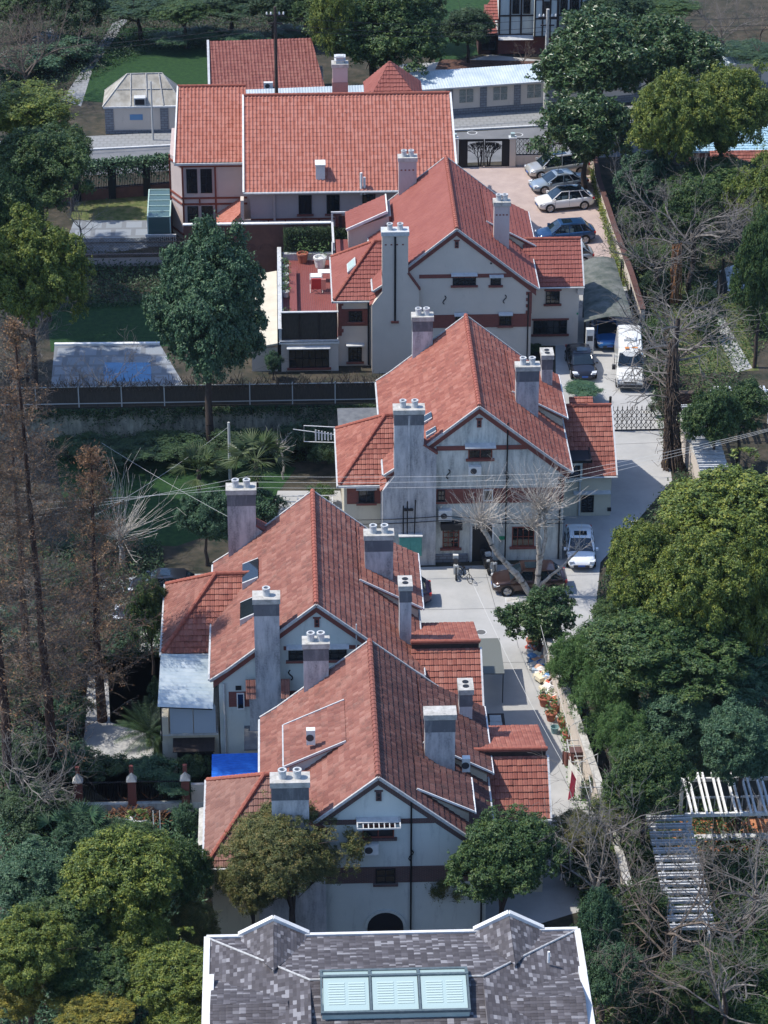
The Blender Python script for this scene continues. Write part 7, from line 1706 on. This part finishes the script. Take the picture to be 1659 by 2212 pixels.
bt('grey bare tree leaning over the carport roof', 1425, 660, 'twig', 27, forked(3.2, 7, 2.3, .14, 4, .55, .02, (-.5, 0)))
bt('bare tree with spreading twigs beside the white van', 1450, 900, 'twig', 28, forked(5.5, 8, 2.5, .2, 4, .6, .0, (-.4, 0)))
bt('bare sapling in the shade beside the boiler', 1290, 700, 'twig', 29, forked(.8, 4, .9, .04, 3, .6))
bt('bare sapling on the pale patio left of the conservatory', 178, 545, 'twig', 30, forked(2.2, 5, 1.5, .06, 3, .5), tr='bark')
bt('bare tree at the left edge above the pale terrace', 60, 870, 'twig', 31, forked(3.5, 7, 2.4, .14, 5, .55))
bt('bare tree whose twigs cross the left end of the trellis fence', 215, 900, 'twig', 32, forked(1.5, 6, 1.7, .08, 4, .6))
bt('bare tree low at the left edge, above the shrubs', 70, 1800, 'twig', 33, forked(2.5, 6, 1.9, .12, 4, .6))
bt('bare tree between the redwoods, low and spreading', 160, 1500, 'browntwig', 34, forked(2.0, 7, 2.2, .10, 4, .6, .0))
bt('bare tree in the right foreground, left one of the tangled group', 1290, 2060, 'twig', 35, forked(4.0, 6, 2.5, .13, 5, .5, .05, (0, 0), (2, 3)))
bt('bare tree in the right foreground, in the middle of the tangled group', 1430, 2170, 'browntwig', 36, forked(4.5, 6, 2.6, .15, 5, .5, .05, (0, 0), (2, 3)))
bt('bare tree in the right foreground, right one of the tangled group', 1590, 2120, 'twig', 37, forked(4.0, 6, 2.5, .13, 5, .5, .05, (0, 0), (2, 3)))
bt('bare tree in the bottom right corner', 1560, 2290, 'twig', 38, forked(4.0, 6, 2.3, .12, 5, .5, .05, (0, 0), (2, 3)))
bt('small bare tree at the foot of the lane wall, below the drying rack', 1330, 1900, 'twig', 39, forked(2.2, 7, 1.9, .1, 4, .55, .02))
bt('bare tree right of the lower pergola', 1630, 2010, 'twig', 40, forked(2.5, 7, 2.0, .12, 4, .6, .02))
bt('low bare tree between the slate roof and the tangled group', 1300, 2240, 'browntwig', 41, forked(2.5, 7, 1.9, .12, 4, .6, .02))
# vine covered leaning trunk beside the lane gate
p = at(1462, 1010); t = thing('vine_covered_tree', 'tall dead trunk wrapped in thick dry vines at the lane edge', 'tree', (p.x, p.y, 0)); rng = np.random.default_rng(9); tr = []; tw = []
VH = .72
def ctr(z): return np.array([-.55*math.sin(z*.18)-.25+.20*(z/13)*2, .15*math.sin(z*.5), z])
for i in range(26):
    z0, z1 = i*.42, (i+1)*.42; tr.append((*ctr(z0), *ctr(z1), .34*(1-.022*i), .34*(1-.022*(i+1))))
for k in range(46):
    a0 = rng.uniform(0, 6.3); w = rng.uniform(-.25, .25); zt = rng.uniform(3, 9.5); prev = None
    for i in range(22):
        z = zt*i/21; R = (.40+.35*math.exp(-z*.5))*(1-.02*z)+rng.normal(0, .05); q = ctr(z)+np.array([R*math.cos(a0+w*z), R*math.sin(a0+w*z), 0])
        if prev is not None: tw.append((*prev, *q, .045, .04))
        prev = q
for k in range(220):
    z = rng.uniform(1, 10.5); c = ctr(z); d = rng.normal(0, 1, 3); d[2] *= .5; d /= np.linalg.norm(d); q = c+d*.5; e = q+d*rng.uniform(.3, 1.3); tw.append((*q, *e, .02, .012)); tw.append((*e, *(e+rng.normal(0, .3, 3)), .014, .008))
segs = []
for k in range(12):
    z = rng.uniform(5, 10.5); c = ctr(z); a = rng.uniform(0, 6.3); grow(segs, c, (math.cos(a), math.sin(a), .4), 1.7, .08, 3, rng, .6, (2, 4), .75, .0)
V, F = tubes_np(tr, 9); link(meshnp('trunk', V, F, M['bark'], True), 'trunk', t); V, F = tubes_np(tw, 4); link(meshnp('vines', V, F, M['vine']), 'vines', t); V, F = tubes_np(segs, 4); link(meshnp('branches', V, F, M['twig']), 'branches', t)
p = at(1472, 650); t = thing('vine_wrapped_tree', 'orange brown vine bundle beside the bare trees behind the carport', 'tree', (p.x-.6, p.y-1, 0)); tw = []
for k in range(30):
    a = rng.uniform(0, 6.3); R = rng.uniform(.1, .45); prev = None
    for i in range(10):
        q = np.array([R*math.cos(a+.1*i)+rng.normal(0, .04), R*math.sin(a+.1*i), 5.0*i/9]); 
        if prev is not None: tw.append((*prev, *q, .05, .045))
        prev = q
V, F = tubes_np(tw, 4); link(meshnp('vines', V, F, pm('orange_vine', [(.2, .09, .04), (.34, .17, .08)], 4, 1)), 'vines', t)
# ---- palms and cycads
def palm(label, px, py, h, n, L, kind='palm', name='palm_tree', droop=.9, fan=True, cat='palm'):
    p = at(px, py); t = thing(name, label, cat, (p.x, p.y, 0)); rng = np.random.default_rng(int(px)); V = []; F = []
    for k in range(n):
        a = 2*PI*k/n*2.4+rng.uniform(-.2, .2); el = rng.uniform(-.2, 1.15); d = np.array([math.cos(a)*math.cos(el), math.sin(a)*math.cos(el), math.sin(el)]); side = np.cross(d, [0, 0, 1]); side /= np.linalg.norm(side)+1e-6; upv = np.cross(side, d)
        if fan:
            st = np.array([0, 0, h]); c = st+d*L*.55
            for j in range(17):
                f_ = (j-8)/8*1.35; dd = d*math.cos(f_)+side*math.sin(f_); e = c+dd*L*.62*(1-.15*abs(f_))-np.array([0, 0, L*.16*rng.uniform(.6, 1.3)]); w = (side*math.cos(f_)-d*math.sin(f_))*.045; o = len(V); m_ = (c+e)/2+np.array([0, 0, .05])
                V += [c-w*.3, c+w*.3, m_+w, e, m_-w]; F.append((o, o+1, o+2, o+3)); F.append((o, o+3, o+4, o))
            o = len(V); V += [st-side*.02, st+side*.02, c+side*.02, c-side*.02]; F.append((o, o+1, o+2, o+3))
        else:
            prev = np.array([0, 0, h]); dd = d.copy()
            for j in range(12):
                dd = dd-np.array([0, 0, droop*.07]); dd /= np.linalg.norm(dd); q = prev+dd*L/12; w = L*.16*math.sin(PI*(j+1.5)/14)
                for s in (-1, 1):
                    for m_ in (0, .5):
                        r0 = prev+(q-prev)*m_; e = r0+(side*s*.9+dd*.5)*w-np.array([0, 0, .05]); o = len(V); V += [r0, r0+(q-prev)*.3, e, e-(q-prev)*.05]; F.append((o, o+1, o+2, o+3))
                prev = q
    F = [f if f[3] != f[0] else (f[0], f[1], f[2], f[2]) for f in F]
    me = bpy.data.meshes.new('fronds'); me.from_pydata([tuple(v) for v in V], [], [tuple(dict.fromkeys(f)) for f in F]); me.materials.append(LM[kind] if kind in LM else LM['deep']); link(me, 'fronds', t)
    MB().lathe([(.17, 0), (.13, h*.5), (.16, h), (0, h+.1)], n=9).build('trunk', M['bark'], t); return t
LM['palm'] = leafmat('palm_fronds', [(.02, .04, .014), (.045, .075, .025), (.09, .12, .045), (.14, .17, .08)], .4, .1)
palm('fan palm left of the timber pole in the middle garden', 432, 1105, 3.0, 20, 1.9, 'palm'); palm('fan palm right of the timber pole in the middle garden', 556, 1120, 4.3, 24, 2.2, 'palm')
palm('spiky dark cycad beside the garden path under the canopy', 322, 1610, .9, 46, 2.1, 'shrub', 'cycad', .8, False, 'cycad')
palm('dark fan palm in the lower left, right one', 180, 1838, 1.4, 16, 1.7, 'deep'); palm('dark fan palm in the lower left, left one', 125, 1850, 1.2, 14, 1.6, 'deep')
palm('small fan palm behind the car park wall', 1385, 455, 1.8, 16, 1.2, 'palm')
for t, s in PLANTS:
    rng = np.random.default_rng(int(abs(t.location.x*100+t.location.y*10))); k = 90; P = rng.normal(0, .15*s, (k, 3))+np.array([0, 0, .55*s]); link(leaves_mesh('leaves', P, np.tile(np.array([0, 0, 1.]), (k, 1)), .08, rng, LM['bamboo'], .4, .9), 'leaves', t)

# ------------------------------------------------------------------ thin haze: one even volume added round everything to lift the blacks
hz = MB().box(-112, 132, -12, 342, -1.0, 92.0)
hm = bpy.data.materials.new('haze_air'); hm.use_nodes = True; hn = hm.node_tree.nodes; hn.remove(hn['Principled BSDF'])
pv = hn.new('ShaderNodeVolumePrincipled'); pv.inputs['Density'].default_value = .00004; pv.inputs['Color'].default_value = (.62, .78, 1.0, 1); pv.inputs['Anisotropy'].default_value = .1
hm.node_tree.links.new(pv.outputs[0], hn['Material Output'].inputs['Volume'])
ho = hz.build('haze', hm); ho['kind'] = 'stuff'; ho['label'] = 'thin bluish haze added over the whole neighbourhood to lift the blacks'; ho['category'] = 'haze'
